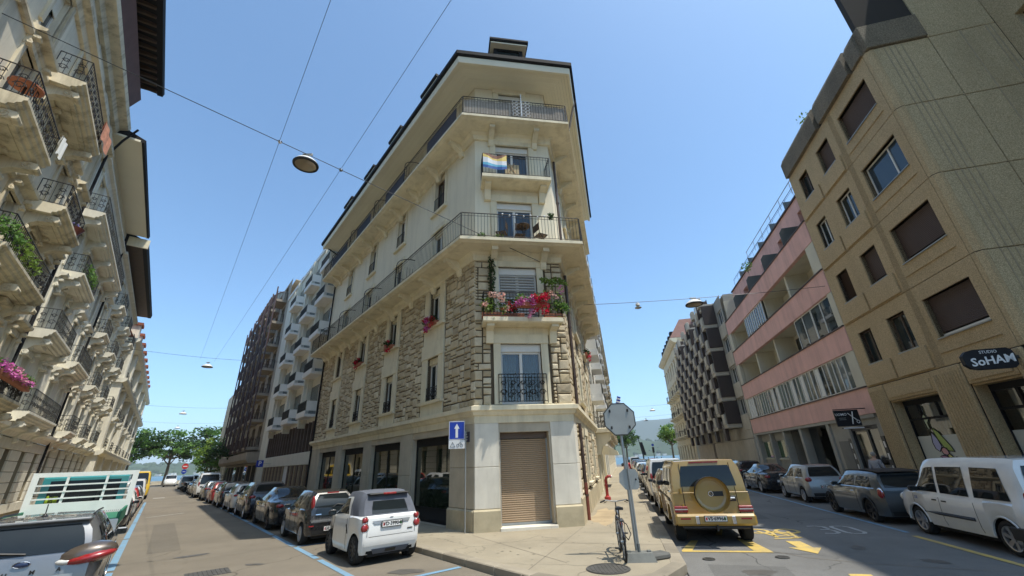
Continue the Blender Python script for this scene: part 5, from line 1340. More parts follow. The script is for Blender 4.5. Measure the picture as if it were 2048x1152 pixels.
KIND = {
 # tables over s (0 rear .. 1 front), heights relative to H, widths relative to W/2 ; rear(z) relative to L
 'hatch': dict(top=[(0,.955),(.08,.985),(.3,1.0),(.5,.985),(.58,.95),(.80,.66),(.84,.635),(.95,.56),(1,.50)], belt=[(0,.66),(.3,.65),(.8,.61),(.9,.57),(1,.48)],
   hw=[(0,.80),(.03,.90),(.09,.965),(.2,1),(.8,.99),(.92,.93),(.98,.80),(1,.66)], rw=[(0,.68),(.1,.745),(.5,.75),(.6,.74),(.8,.76),(.9,.75),(1,.5)],
   rear=[(.1,.03),(.2,.008),(.3,.0),(.5,.006),(.64,.02),(.93,.095),(1.0,.13)], front=[(.1,.97),(.25,1.0),(.42,.995),(.52,.97),(1,.93)], sill=.17, side=[(.06,.34,.02,.10),(.36,.56,.0,.0),(.58,.80,.0,.17)]),
 'smart': dict(top=[(0,.955),(.10,.99),(.3,1.0),(.5,.985),(.6,.93),(.84,.655),(.90,.615),(1,.50)], belt=[(0,.655),(.3,.65),(.82,.62),(.92,.57),(1,.47)],
   hw=[(0,.88),(.03,.95),(.1,.99),(.25,1),(.8,.985),(.92,.92),(.98,.82),(1,.7)], rw=[(0,.76),(.1,.80),(.5,.79),(.6,.77),(.84,.80),(1,.55)],
   rear=[(.1,.05),(.22,.012),(.34,.0),(.52,.006),(.62,.02),(.66,.045),(.92,.13),(1.0,.17)], front=[(.1,.97),(.25,1.0),(.42,.99),(.52,.96),(1,.93)], sill=.145, side=[(.34,.80,.06,.23)]),
 'mini': dict(top=[(0,.955),(.06,.985),(.3,1.0),(.52,.985),(.60,.96),(.74,.70),(.78,.675),(.92,.63),(1,.50)], belt=[(0,.665),(.3,.67),(.75,.645),(.9,.60),(1,.46)],
   hw=[(0,.78),(.03,.9),(.09,.97),(.2,1),(.8,.99),(.92,.93),(.98,.80),(1,.66)], rw=[(0,.72),(.1,.77),(.5,.77),(.6,.75),(.75,.77),(.9,.73),(1,.5)],
   rear=[(.1,.035),(.22,.008),(.34,.0),(.5,.008),(.66,.022),(.94,.085),(1.0,.11)], front=[(.1,.97),(.25,1.0),(.42,.995),(.52,.975),(1,.93)], sill=.15, side=[(.07,.33,.02,.05),(.345,.70,.0,.10)]),
 'sedan': dict(top=[(0,.70),(.06,.735),(.15,.75),(.34,.965),(.45,1.0),(.55,.99),(.62,.955),(.77,.70),(.80,.68),(.93,.60),(1,.50)], belt=[(0,.64),(.2,.68),(.6,.665),(.78,.645),(.92,.57),(1,.46)],
   hw=[(0,.76),(.02,.88),(.07,.95),(.2,1),(.8,.99),(.92,.93),(.98,.80),(1,.66)], rw=[(0,.66),(.1,.72),(.3,.66),(.5,.66),(.6,.66),(.78,.76),(.9,.76),(1,.5)],
   rear=[(.1,.03),(.22,.006),(.34,.0),(.55,.006),(.68,.012),(1.0,.02)], front=[(.1,.97),(.25,1.0),(.42,.995),(.52,.975),(1,.93)], sill=.16, side=[(.20,.30,.06,.0),(.31,.50,.0,.0),(.515,.765,.0,.15)]),
 'suv': dict(top=[(0,.955),(.06,.985),(.25,1.0),(.5,.99),(.60,.955),(.76,.70),(.80,.68),(.94,.61),(1,.52)], belt=[(0,.665),(.3,.66),(.76,.64),(.92,.585),(1,.5)],
   hw=[(0,.82),(.02,.91),(.07,.97),(.2,1),(.8,.99),(.92,.94),(.98,.82),(1,.68)], rw=[(0,.71),(.1,.755),(.5,.755),(.6,.74),(.78,.78),(.9,.76),(1,.5)],
   rear=[(.1,.035),(.22,.008),(.34,.0),(.5,.004),(.66,.016),(.93,.07),(1.0,.095)], front=[(.1,.97),(.25,1.0),(.45,.995),(.55,.98),(1,.93)], sill=.18, side=[(.05,.25,.02,.06),(.26,.48,.0,.0),(.495,.75,.0,.14)]),
 'van': dict(top=[(0,.975),(.03,.99),(.3,1.0),(.62,.985),(.70,.95),(.84,.64),(.87,.62),(.96,.55),(1,.48)], belt=[(0,.53),(.3,.53),(.84,.55),(.93,.53),(1,.44)],
   hw=[(0,.90),(.015,.96),(.05,.99),(.2,1),(.84,.99),(.93,.94),(.985,.82),(1,.7)], rw=[(0,.80),(.1,.84),(.6,.84),(.7,.82),(.84,.80),(.93,.78),(1,.55)],
   rear=[(.1,.02),(.2,.004),(.3,.0),(.55,.004),(.97,.03),(1.0,.04)], front=[(.1,.97),(.22,1.0),(.36,.995),(.46,.98),(1,.94)], sill=.15, side=[(.07,.30,.02,.03),(.335,.555,.0,.0),(.58,.82,.0,.16)]),
 'box': dict(top=[(0,.985),(.02,.995),(.3,1.0),(.58,.995),(.615,.98),(.665,.665),(.68,.655),(.95,.63),(.985,.60),(1,.54)], belt=[(0,.60),(.3,.60),(.66,.605),(.95,.60),(1,.5)],
   hw=[(0,.955),(.008,.975),(.03,.985),(.2,.985),(.8,.985),(.96,.97),(1,.92)], rw=[(0,.855),(.1,.87),(.5,.87),(.6,.87),(.68,.90),(.95,.90),(1,.8)],
   rear=[(.1,.02),(.24,.008),(.36,.012),(.6,.012),(.98,.035),(1.0,.04)], front=[(.1,.98),(.25,1.0),(.5,1.0),(.56,.995),(1,.98)], sill=.22, side=[(.045,.22,.015,.015),(.24,.42,.0,.0),(.435,.60,.0,.02)]),
}
_wh = {}
def wheel_meshes(R, wd, rim, spokes):
    k = (R, wd, rim, spokes)
    if k in _wh: return _wh[k]
    t = MB(); t.smooth = True; T = RY(math.pi/2)
    t.lathe([(R*.66,-wd/2+.02),(R*.72,-wd/2),(R*.93,-wd/2),(R*.985,-wd/2+.03),(R,-wd/2+.06),(R,wd/2-.06),(R*.985,wd/2-.03),(R*.93,wd/2),(R*.72,wd/2),(R*.66,wd/2-.02)], 26, T)
    t.smooth = False; t.cyl(R*.65, -wd/2+.05, wd/2-.09, 20, T)
    r = MB(); r.lathe([(R*.70,wd/2-.012),(R*.68,wd/2+.004),(R*.63,wd/2-.005),(R*.60,wd/2-.07)], 26, T)
    for i in range(spokes):
        a = 2*math.pi*i/spokes
        for da in (-.09,.09) if spokes <= 6 else (0,):
            r.add([(wd/2-.03,-.028,R*.14),(wd/2-.03,.028,R*.14),(wd/2-.008,.022,R*.66),(wd/2-.008,-.022,R*.66),(wd/2-.07,-.04,R*.14),(wd/2-.07,.04,R*.14),(wd/2-.06,.03,R*.66),(wd/2-.06,-.03,R*.66)],
                  [(0,1,2,3),(0,3,7,4),(1,5,6,2),(3,2,6,7)], RX(a+da))
    r.cyl(R*.16, wd/2-.06, wd/2-.018, 12, T)
    _wh[k] = (t.mesh('tyre', [M['tyre']]), r.mesh('rim', M[rim])); return _wh[k]
class Car:
    def __init__(s, name, label, kind, L, W, H, paint, place, R=.31, wb=None, ro=None, group=None, cat='car', rim='rim', spokes=5, roofmat=None, detail=2, trimmat=None, glass='carglass', plate=None, lights='slab', bumper=True, panes=True):
        s.L, s.W, s.H, s.k = L, W, H, KIND[kind]; s.det = detail
        s.o = empty(name, place, label, cat, group); K = s.k
        s.top = pchip(K['top']); s.belt = pchip(K['belt']); s.hw = pchip(K['hw']); s.rw = pchip(K['rw']); s.rear = pchip(K['rear']); s.front = pchip(K['front'])
        s.paint = paint
        ro = ro or L*.19; wb = wb or L*.62; s.yr, s.yf = ro, ro+wb; s.R = R; ra = R*1.16
        st = sorted({i/26 for i in range(27)} | {.015,.03,.06,.97,.985} | {max(.004,min(.996,(yw+ra*q)/L)) for yw in (s.yr,s.yf) for q in (-1.001,-.999,-.93,-.8,-.6,-.35,0,.35,.6,.8,.93,.999,1.001)})
        def zlow(y):
            z = K['sill']*H
            for yw in (s.yr,s.yf):
                d = abs(y-yw)
                if d < ra: z = max(z, R+math.sqrt(ra*ra-d*d))
            return z
        s.zlow = zlow
        secs = [s.section(t) for t in st]
        m = MB(); m.smooth = True; n = 9; N = 2*n-1
        vs = []
        for sec in secs:
            vs += [(-x,y,z) for x,y,z in sec] + [(x,y,z) for x,y,z in reversed(sec[:-1])]
        fs = []; mi = []
        for i in range(len(secs)-1):
            for j in range(N-1):
                fs.append((i*N+j, i*N+j+1, (i+1)*N+j+1, (i+1)*N+j)); kk = min(j, N-2-j)
                mi.append(1 if (roofmat and kk >= 6 and st[i] < .56) or (roofmat and kk >= 4 and st[i] < .30) else 0)
        m.add(vs, fs); m.mi = mi
        for idx in (0, len(secs)-1):
            b = idx*N
            for k in range(n-1):
                a_, b_, c_, d_ = b+k, b+k+1, b+N-2-k, b+N-1-k
                m.f.append([a_,b_,c_,d_] if c_ != b_ else [a_,b_,d_]); m.mi.append(1 if roofmat and idx == 0 and k >= 4 else 0); m.sm.append(True)
        me = m.mesh('body', [paint, roofmat or paint]); me.set_sharp_from_angle(angle=rad(38)); inst('body', me, s.o)
        u = MB(); u.box(-W/2+.27,W/2-.27,L*.03,L*.97,.17 if kind != 'box' else .34,H*.5); u.box(-W/2+.1,W/2-.1,s.yr+ra+.04,s.yf-ra-.04,.2,H*.36); u.box(-W*.36,W*.36,L*.02,s.yr,.24 if kind != 'box' else .36,H*.3); u.build('underbody', M['under'], s.o)
        tm, rm_ = wheel_meshes(R, .2 if W < 1.9 else .24, rim, spokes); wo = W/2-(.135 if W < 1.9 else .15)
        for yy in (s.yr, s.yf):
            for sx in (-1, 1):
                w_ = inst('wheel', tm, s.o, TR(sx*wo,yy,R) @ (RZ(math.pi) if sx < 0 else Matrix.Identity(4)) @ RX(R0.uniform(0,6)))
                inst('rim', rm_, w_)
        if detail and panes:
            for (a, b, c, d) in K['side']:
                for sx in (-1, 1): s.side_pane(a, b, c, d, sx, glass)
        if detail:
            zb = s.belt(0)*H; zt = s.top(0)*H
            if kind == 'sedan': s.top_pane(.16,.335,'rear_window', glass)
            else: s.rear_pane(zb+(.03 if kind != 'box' else .14), zt-{'van':.12,'box':.13,'smart':.16}.get(kind,.05), {'smart':.72,'box':.78}.get(kind,.90), glass)
            a = next(t for t, z in K['top'] if t > .5 and z < .975); b = next(t for t, z in K['top'] if t > a and z < .72)
            s.top_pane(a+.01, b-.012, 'windscreen', glass)
        if detail > 1: s.fit(kind, lights, plate, bumper, trimmat)
    def pt(s, t, z): return (s.rear(z/s.H)+t*(s.front(z/s.H)-s.rear(z/s.H)))*s.L
    def section(s, t):
        H, hw, rw = s.H, s.hw(t)*s.W/2, s.rw(t)*s.W/2; b, tp = s.belt(t)*H, s.top(t)*H; b = min(b, tp-.02)
        zl = min(s.zlow(t*s.L), b-.12); rw = min(rw, hw-.02); e = tp-min(.09*H, (tp-b)*.35)
        P = [(hw-.045, zl), (hw-.008, zl+(b-zl)*.22), (hw, zl+(b-zl)*.55), (hw-.006, b-.07*(b-zl)), (hw-.045, b), ((hw-.04)*.52+rw*.48+.012, b+(e-b)*.5), (rw, e), (rw-.09, tp-.018), (0, tp)]
        return [(x, s.pt(t, z), z) for x, z in P]
    def side_pt(s, t, q, off=.0):
        """q 0..1 from belt to roof edge"""
        a = s.section(t); p4, p5, p6 = (Vector(a[i]) for i in (4,5,6)); p = p4.lerp(p5, q*2) if q < .5 else p5.lerp(p6, q*2-1)
        return Vector((p.x+off, p.y, p.z))
    def low_pt(s, t, z, off=.0):
        a = s.section(t)
        for i in range(5):
            if a[i][2] <= z <= a[i+1][2]:
                f = (z-a[i][2])/max(1e-6,a[i+1][2]-a[i][2]); return Vector((a[i][0]*(1-f)+a[i+1][0]*f+off, a[i][1]*(1-f)+a[i+1][1]*f, z))
        return Vector((a[0][0]+off, a[0][1], z))
    def side_pane(s, a, b, da, db, sx, glass, q0=.06, q1=.93):
        m = MB(); m.smooth = True; nx, nq = 8, 4; vs = []
        for j in range(nq+1):
            q = q0+(q1-q0)*j/nq
            for i in range(nx+1):
                p = s.side_pt(a+da*q+(b-db*q-a-da*q)*i/nx, q, .007); vs.append((sx*p.x, p.y, p.z))
        m.add(vs, [(j*(nx+1)+i, j*(nx+1)+i+1, (j+1)*(nx+1)+i+1, (j+1)*(nx+1)+i) for j in range(nq) for i in range(nx)])
        m.build('side_window', M[glass], s.o)
    def rear_y(s, z): return s.rear(z/s.H)*s.L
    def rear_w(s, z):
        a = s.section(0)
        for i in range(8):
            if a[i][2] <= z <= a[i+1][2] and a[i+1][2] > a[i][2]:
                f = (z-a[i][2])/(a[i+1][2]-a[i][2]); return a[i][0]*(1-f)+a[i+1][0]*f
        return a[4][0]
    def rear_patch(s, name, z0, z1, fw, mat, off=.008, fw1=None, parent=None, nz=5, x0=None, x1=None):
        m = MB(); m.smooth = True; nx = 8; vs = []
        for j in range(nz+1):
            z = z0+(z1-z0)*j/nz; w_ = s.rear_w(z)*(fw+((fw1 or fw)-fw)*j/nz); A, B = (-w_, w_) if x0 is None else (x0, x1)
            for i in range(nx+1): vs.append((A+(B-A)*i/nx, s.rear_y(z)-off, z))
        m.add(vs, [(j*(nx+1)+i, j*(nx+1)+i+1, (j+1)*(nx+1)+i+1, (j+1)*(nx+1)+i) for j in range(nz) for i in range(nx)])
        return m.build(name, mat, parent or s.o)
    def rear_pane(s, z0, z1, fw, glass): s.rear_patch('rear_window', z0, z1, fw, M[glass], .010, fw*.94)
    def top_pane(s, t0, t1, name, glass):
        m = MB(); m.smooth = True; vs = []; nt_ = 6
        for j in range(nt_+1):
            a = s.section(t0+(t1-t0)*j/nt_)
            p6, p7, p8 = Vector(a[6]), Vector(a[7]), Vector(a[8]); half = [p6.lerp(p7,.35), p7, p8]
            vs += [(-p.x,p.y,p.z+.009) for p in half] + [(p.x,p.y,p.z+.009) for p in reversed(half[:-1])]
        m.add(vs, [(j*5+i, j*5+i+1, (j+1)*5+i+1, (j+1)*5+i) for j in range(nt_) for i in range(4)]); m.build(name, M[glass], s.o)
    def lump(s, name, c, r, mat, parent=None, n=14):
        m = MB(); m.smooth = True; m.ball((0,0,0), 1, n, 8); return m.build(name, mat, parent or s.o, TR(*c) @ SCL(*r))
    def line(s, name, pts, r, mat): m = MB(); m.tube(pts, r, 4); return m.build(name, mat, s.o)
    def seam(s, t, z0=None, z1=None):
        for sx in (-1, 1):
            P = [s.low_pt(t, z, .001) for z in [s.zlow(t*s.L)+.05+(s.belt(t)*s.H-.06-s.zlow(t*s.L)-.05)*i/6 for i in range(7)]]
            s.line('door_seam', [(sx*p.x,p.y,p.z) for p in P], .005, M['ink'])
    def plate(s, txt, z, w_=.50, x=0.0, y=None, h=.11):
        y = s.rear_y(z)-.02 if y is None else y
        m = MB(); m.bbox(-w_/2-.015,w_/2+.015,-.012,.02,-h/2-.012,h/2+.012,.006); f = m.build('plate_frame', M['ink'], s.o, TR(x,y,z))
        m = MB(); m.box(-w_/2,w_/2,-.016,-.0125,-h/2,h/2); p = m.build('number_plate', M['plate'], f)
        if txt:
            tm = text_mesh(txt, .108, .001, M['ink'], bold=.004); inst('lettering', tm, f, TR(.02,-.0175,.0) @ TXT @ SCL(1.0,1,1))
            for sx, col in ((-1,(.6,.02,.02)),(1,(.05,.25,.06))): mm = MB(); mm.box(-.018,.018,-.0180,-.0162,-.03,.03); mm.build('plate_shield', plain('plate_shield', col, .4), f, TR(sx*(w_/2-.035),0,0))
    def mirror(s, t=.70, mat=None):
        for sx in (-1, 1):
            p = s.side_pt(t, .12); m = MB(); m.bbox(-.10,.10,-.05,.06,-.06,.07,.035); mo = m.build('mirror', mat or s.paint, s.o, TR(sx*(p.x+.10),p.y,p.z+.03))
            mm = MB(); mm.box(-.08,.08,-.056,-.051,-.045,.05); mm.build('mirror_glass', M['carglass'], mo)
    def handles(s, ts, mat=None):
        for t in ts:
            for sx in (-1, 1):
                p = s.low_pt(t, s.belt(t)*s.H-.13); m = MB(); m.bbox(-.015,.025,-.08,.08,-.016,.016,.008); m.build('door_handle', mat or s.paint, s.o, TR(sx*p.x,p.y,p.z))
    def fit(s, kind, lights, plate, bumper, trimmat):
        H, L, W = s.H, s.L, s.W; zb = s.belt(0)*H
        if kind in ('hatch','suv','sedan','box'): s.seam(.36 if kind != 'sedan' else .31); s.seam(.57 if kind != 'sedan' else .51); s.handles((.40,.60))
        elif kind == 'van': s.seam(.57); s.seam(.31); s.seam(.80); s.handles((.53,.61), M['blackplastic'])
        elif kind == 'mini': s.seam(.33); s.handles((.38,), M['chrome'])
        elif kind == 'smart': s.seam(.34); s.seam(.74)
        s.mirror({'van':.76,'smart':.78,'box':.60,'mini':.66}.get(kind,.71), M['blackplastic'] if kind in ('van','box','smart') else None)
        if bumper: s.rear_patch('lower_bumper', s.k['sill']*H+.02, s.k['sill']*H+.14, .93, trimmat or M['blackplastic'], .012)
        if lights == 'slab':
            for sx in (-1,1): s.lump('tail_light', (sx*(s.rear_w(zb-.08)-.05), s.rear_y(zb-.08)+.05, zb-.10), (.15,.10,.075), M['redlens'])
        elif lights == 'tall':
            for sx in (-1,1): s.lump('tail_light', (sx*(s.rear_w(zb+.1)-.0), s.rear_y(zb+.1)+.06, zb+.12), (.06,.10,.24), M['redlens'])
        elif lights == 'van':
            for sx in (-1,1): s.lump('tail_light', (sx*(s.rear_w(zb)-.04), s.rear_y(zb)+.05, zb+.02), (.07,.08,.26), M['redlens'])
        if plate is not None: s.plate(plate, H*.42 if kind in ('hatch','sedan','mini') else H*.44)
def cf(fn, u, v, rot=0.0, z=0.0):
    """matrix of a car whose rear is at (u, v), heading up the street"""
    d = dL if fn is LW else dR; n_ = Vector((d.y,-d.x,0)); m = Matrix((n_, d, Vector((0,0,1)))).transposed().to_4x4(); m.translation = fn(u, v, z)
    return m @ RZ(rot)
P_ = {n: paint_mat(n, c, mt, r) for n, c, mt, r in (('white_paint',(.72,.72,.70),0,.3),('black_paint',(.012,.013,.016),.0,.22),('navy_paint',(.012,.016,.028),.1,.25),('silver_paint',(.32,.33,.33),.5,.32),
    ('grey_paint',(.13,.135,.14),.5,.3),('sand_paint',(.37,.23,.04),0,.32),('red_paint',(.40,.012,.015),0,.28),('slate_paint',(.075,.09,.10),.4,.28),('puma_paint',(.20,.207,.215),.5,.3),('blue_paint',(.03,.07,.2),.2,.3),('yellow_paint',(.80,.52,.02),0,.35),('teal_paint',(.01,.22,.23),0,.3),('brown_paint',(.09,.07,.055),.3,.3))}
# --- white two-seater -------------------------------------------------------------
c = Car('two_seater_car', 'tiny white two-seater with grey canvas roof parked nearest the corner kerb', 'smart', 2.70, 1.58, 1.54, P_['white_paint'], cf(LW,10.72,4.70), .30, 1.87, .44, rim='rimdark', spokes=10, roofmat=M['softtop'], lights='none', bumper=False)
for sx in (-1,1):
    for z, r in ((.93,.07),(.77,.088)):
        p = s_ = None; y = c.rear_y(z); x = sx*(c.rear_w(z)-.035)
        lo = c.lump('tail_light', (x, y+.025, z), (r,.055,r), M['redlens']); 
        m = MB(); m.tube([(x+(r+.006)*math.cos(a*.4488), y-.0, z+(r+.006)*math.sin(a*.4488)) for a in range(14)], .007, 4, True); m.build('light_ring', M['chrome'], c.o)
    c.lump('parking_sensor', (sx*.38,c.rear_y(.44)-.004,.44), (.014,.008,.014), M['ink'])
c.rear_patch('tailgate_recess', .83, .90, .62, P_['silver_paint'], .006, .70)
c.rear_patch('tailgate_seam', .575, .585, .80, M['ink'], .004); c.rear_patch('bumper_top', .40, .57, .97, P_['white_paint'], .03, .93); c.rear_patch('bumper_lower', .30, .41, .93, P_['white_paint'], .018)
c.rear_patch('diffuser', .22, .33, .62, M['softtop'], .034, .70); c.rear_patch('diffuser_vent', .24, .31, .20, M['ink'], .040)
for z0, z1 in ((.585,.99),): 
    for sx in (-1,1): c.line('tailgate_seam', [(sx*.60,c.rear_y(z0+(z1-z0)*i/6)-.004,z0+(z1-z0)*i/6) for i in range(7)], .005, M['ink'])
c.plate('VD·399049', .82, .5, y=c.rear_y(.82)-.03)
c.rear_patch('badge', .945, .965, .06, M['chrome'], .01); c.rear_patch('badge', .665, .69, .06, M['chrome'], .01, x0=.40, x1=.54)
m = MB(); m.bbox(-.52,.52,-.13,.10,-.02,.02,.012); sp = m.build('roof_spoiler', M['ink'], c.o, TR(0,c.rear_y(1.45)-.0,1.46)); m = MB(); m.bbox(-.17,.17,-.14,-.10,-.018,.03,.01); m.build('brake_light', M['redlens'], sp)
for sx in (-1,1): c.line('side_vent', [(sx*c.low_pt(.30,.62,.006).x,c.low_pt(.30,.62).y,.62),(sx*c.low_pt(.35,.78,.006).x,c.low_pt(.35,.78).y,.80)], .014, M['ink'])
# --- black small hatchback ----------------------------------------------------------
c = Car('hatchback_car', 'small black hatchback with tall red tail lights behind the white two-seater', 'hatch', 3.43, 1.63, 1.47, P_['black_paint'], cf(LW,14.75,4.52), .29, 2.34, .55, lights='tall', plate=None, spokes=7)
c.rear_patch('bumper_strip', .60, .66, .97, P_['grey_paint'], .03); c.rear_patch('glass_hatch', .75, .98, .80, M['carglass'], .012)
c.plate('GE·773961', .42, y=c.rear_y(.42)-.03); c.lump('emblem', (0,c.rear_y(.86)-.012,.86), (.045,.012,.055), M['chrome'])
c.line('wiper', [(-.02,c.rear_y(.99)-.03,.98),(.1,c.rear_y(1.02)-.03,1.06),(.35,c.rear_y(1.0)-.03,1.02)], .012, M['ink']); c.rear_patch('badge', .80, .825, .1, M['chrome'], .016, x0=-.52, x1=-.36)
m = MB(); m.box(-.18,.18,-.02,.0,-.02,.02); m.build('brake_light', M['redlens'], c.o, TR(0,c.rear_y(1.36)-.02,1.385))
for sx in (-1,1): c.rear_patch('reflector', .50, .53, .1, M['redlens'], .02, x0=sx*.62-.07, x1=sx*.62+.07)
# --- rest of the row -----------------------------------------------------------------
ROW = 'cars parked in front of the stone corner house'
c = Car('estate_car', 'large black fastback parked just behind the small black hatchback', 'sedan', 4.75, 1.85, 1.46, P_['black_paint'], cf(LW,19.3,4.55), .34, group=ROW, lights='slab', plate='', rim='rimdark')
c = Car('suv_car', 'black sport utility car fifth from the corner, behind the black fastback', 'suv', 4.4, 1.85, 1.60, P_['navy_paint'], cf(LW,24.8,4.45), .34, group=ROW, plate='')
c = Car('hatchback_car', 'white hatchback with dark windows between two black cars on the left street', 'hatch', 4.2, 1.78, 1.48, P_['white_paint'], cf(LW,29.9,4.35), .32, group=ROW, plate='')
c = Car('estate_car', 'black estate car just in front of the red hatchback', 'suv', 4.4, 1.8, 1.52, P_['black_paint'], cf(LW,34.9,4.25), .32, group=ROW, plate='')
c = Car('hatchback_car', 'bright red hatchback in the row of cars on the left street', 'hatch', 4.0, 1.75, 1.46, P_['red_paint'], cf(LW,40.2,4.15), .31, group=ROW, plate='')
c = Car('estate_car', 'grey estate car ahead of the red hatchback', 'suv', 4.6, 1.8, 1.5, P_['grey_paint'], cf(LW,45.3,4.05), .32, group=ROW, plate='')
c = Car('delivery_van', 'white lettered delivery van rising above the grey parked cars', 'van', 5.2, 1.95, 2.15, P_['white_paint'], cf(LW,51.5,3.9), .34, cat='van', panes=False, lights='van', plate='')
inst('lettering', text_mesh('MATERIEL DE', .34, .004, M['ink']), c.o, TR(0,c.rear_y(1.7)-.02,1.75) @ TXT); inst('lettering', text_mesh('FETES', .30, .004, M['ink']), c.o, TR(0,c.rear_y(1.4)-.02,1.38) @ TXT)
for i, (u, p, kd, lb) in enumerate(((58.0,'silver_paint','hatch','silver hatchback just past the lettered white van'),(63.0,'black_paint','sedan','black saloon two places past the lettered white van'))):
    Car('parked_car', lb, kd, 4.3, 1.78, 1.48, P_[p], cf(LW,u,3.8), .32, group=ROW, detail=1)
Car('parked_van', 'pale van parked at the lake end beside the motorcycles', 'van', 4.6, 1.9, 1.9, P_['white_paint'], cf(LW,86,3.6), .33, cat='van', detail=1)
Car('parked_van', 'second pale van beside the first at the lake end of the left street', 'van', 4.6, 1.9, 1.9, P_['silver_paint'], cf(LW,93,4.6), .33, cat='van', detail=1)
c = Car('delivery_van', 'white van facing us at the lake end of the left street', 'van', 5.0, 2.0, 2.1, P_['white_paint'], cf(LW,112,1.9,math.pi), .34, cat='van', detail=1)
# motorcycles at the kerb
def motorcycle(place, label, group=None, paint='black_paint'):
    o = empty('motorcycle', place, label, 'motorcycle', group); tm, rm_ = wheel_meshes(.30,.14,'rimdark',7)
    for y in (.0,1.35): w_ = inst('wheel', tm, o, TR(0,y,.30)); inst('rim', rm_, w_)
    m = MB(); m.tube([(0,0,.32),(0,.55,.45),(0,1.05,.75),(0,1.2,.85)], [.06,.10,.10,.05], 8); m.bbox(-.14,.14,.45,.85,.25,.62,.05); m.build('frame', M['blackplastic'], o)
    m = MB(); m.ball((0,.85,.85),.16,10,6,None,1,1.6,.9); m.bbox(-.12,.12,-.15,.3,.72,.80,.03); m.build('tank', P_[paint], o)
    m = MB(); m.bbox(-.14,.14,.05,.7,.76,.86,.04); m.build('seat', M['ink'], o)
    m = MB(); m.tube([(0,1.35,.3),(0,1.12,.95)], .035, 6); m.tube([(-.34,1.0,1.05),(0,1.12,1.0),(.34,1.0,1.05)], .018, 5); m.ball((0,1.25,.85),.10,8,6); m.build('fork', M['chrome'], o)
    m = MB(); m.bbox(-.16,.16,-.3,.05,.85,1.1,.05); m.build('top_case', P_[paint], o)
    return o
for i in range(6):
    motorcycle(cf(LW,70+i*1.6,2.9,-1.2), ('nearest','second','third','fourth','fifth','farthest')[i]+' motorcycle of the row parked near the lake on the left street', 'motorcycles parked near the lake', ('black_paint','grey_paint','red_paint','black_paint','silver_paint','navy_paint')[i])
# --- silver crossover at lower left ---------------------------------------------------
M['pumalow'] = plain('dark_grey_cladding', (.05,.05,.052), .6)
c = Car('crossover_car', 'silver crossover seen from behind in the lower left corner of the street', 'suv', 4.2, 1.82, 1.54, P_['puma_paint'], cf(LW,10.15,-1.32), .34, 2.59, .75, lights='none', plate='')
zb = c.belt(0)*1.54
for sx in (-1,1):
    o = c.lump('light_pod', (sx*.68,c.rear_y(.98)+.12,.985), (.37,.22,.165), P_['brown_paint']); o.rotation_euler = (0,sx*-.12,0)
    o = c.lump('tail_light', (sx*.735,c.rear_y(.97)+.07,.945), (.315,.22,.085), M['redlens']); o.rotation_euler = (0,sx*-.15,0)
    o = c.lump('reverse_light', (sx*.47,c.rear_y(.93)+.035,.915), (.13,.09,.05), M['whitelens'])
c.lump('emblem', (0,c.rear_y(.93)-.01,.945), (.085,.02,.035), M['blue'] if False else plain('blue_emblem', (.02,.035,.09), .3)); m = MB(); m.tube([(.09*math.cos(a*.4488),c.rear_y(.93)-.02,.945+.038*math.sin(a*.4488)) for a in range(14)], .006, 4, True); m.build('emblem_ring', M['chrome'], c.o)
for i, ch_ in enumerate('PUMA'): inst('lettering', text_mesh(ch_, .075, .006, M['ink'], bold=.002), c.o, TR(-.42+i*.28,c.rear_y(.83)-.012,.83) @ TXT)
m = MB(); m.lathe([(.001,.0),(.055,.0),(.03,.012),(.012,.04)], 12); m.tube([(0,0,.03),(0,-.05,.18)], .008, 6); m.build('antenna', M['ink'], c.o, TR(-.05,.9,1.535))
m = MB(); m.bbox(-.60,.60,-.12,.22,-.02,.025,.015); m.build('roof_spoiler', P_['puma_paint'], c.o, TR(0,c.rear_y(1.47)+.02,1.485))
c.line('wiper', [(.0,c.rear_y(zb+.06)-.03,zb+.05),(-.28,c.rear_y(zb+.08)-.03,zb+.09),(-.5,c.rear_y(zb+.07)-.03,zb+.07)], .014, M['ink'])
for sx in (-1,1): c.line('roof_rail', [(sx*.57,.75,1.53),(sx*.58,1.3,1.555),(sx*.575,2.2,1.54)], .016, M['ink'])
c.rear_patch('tailgate_crease', .72, .76, .80, P_['silver_paint'], .015); c.plate('', .62); m = MB(); m.lathe([(.001,0),(.07,0),(.07,.002)], 16, RX(math.pi/2)); m.build('window_sticker', M['whitelens'], c.o, TR(-.55,c.rear_y(1.1)-.012,1.12) @ SCL(1.2,1,1))
m = MB(); m.bbox(-.86,.86,-.05,.25,.34,.60,.06); m.build('bumper_cladding', M['pumalow'], c.o, TR(0,.02,0))
# --- sand-coloured box off-roader --------------------------------------------------------
c = Car('off_road_car', 'sand coloured boxy off-roader with round spare wheel cover standing in the yellow bay', 'box', 4.35, 1.90, 1.96, P_['sand_paint'], cf(RW,12.42,2.03), .40, 2.85, .80, lights='none', rim='rimdark', spokes=5, bumper=False)
sp = P_['sand_paint']
y0 = c.rear_y(1.1)
m = MB(); m.smooth = False; m.lathe([(.001,.0),(.30,.0),(.355,.012),(.385,.04),(.395,.10),(.395,.24)], 40, RX(math.pi/2)); o = m.build('spare_wheel_cover', sp, c.o, TR(-.02,y0-.26,1.16))
m = MB(); m.lathe([(.392,-.06),(.40,-.075),(.40,-.24)], 40, RX(math.pi/2) @ SCL(1,1,-1)); m.build('cover_rim', M['tyre'], o); MB().box(-.005,.29,-.008,-.001,-.055,.055).build('cover_plate', M['ink'], o)
m = MB(); m.tube([(.055*math.cos(a*.4488),-.012,.055*math.sin(a*.4488)) for a in range(14)], .011, 5, True)
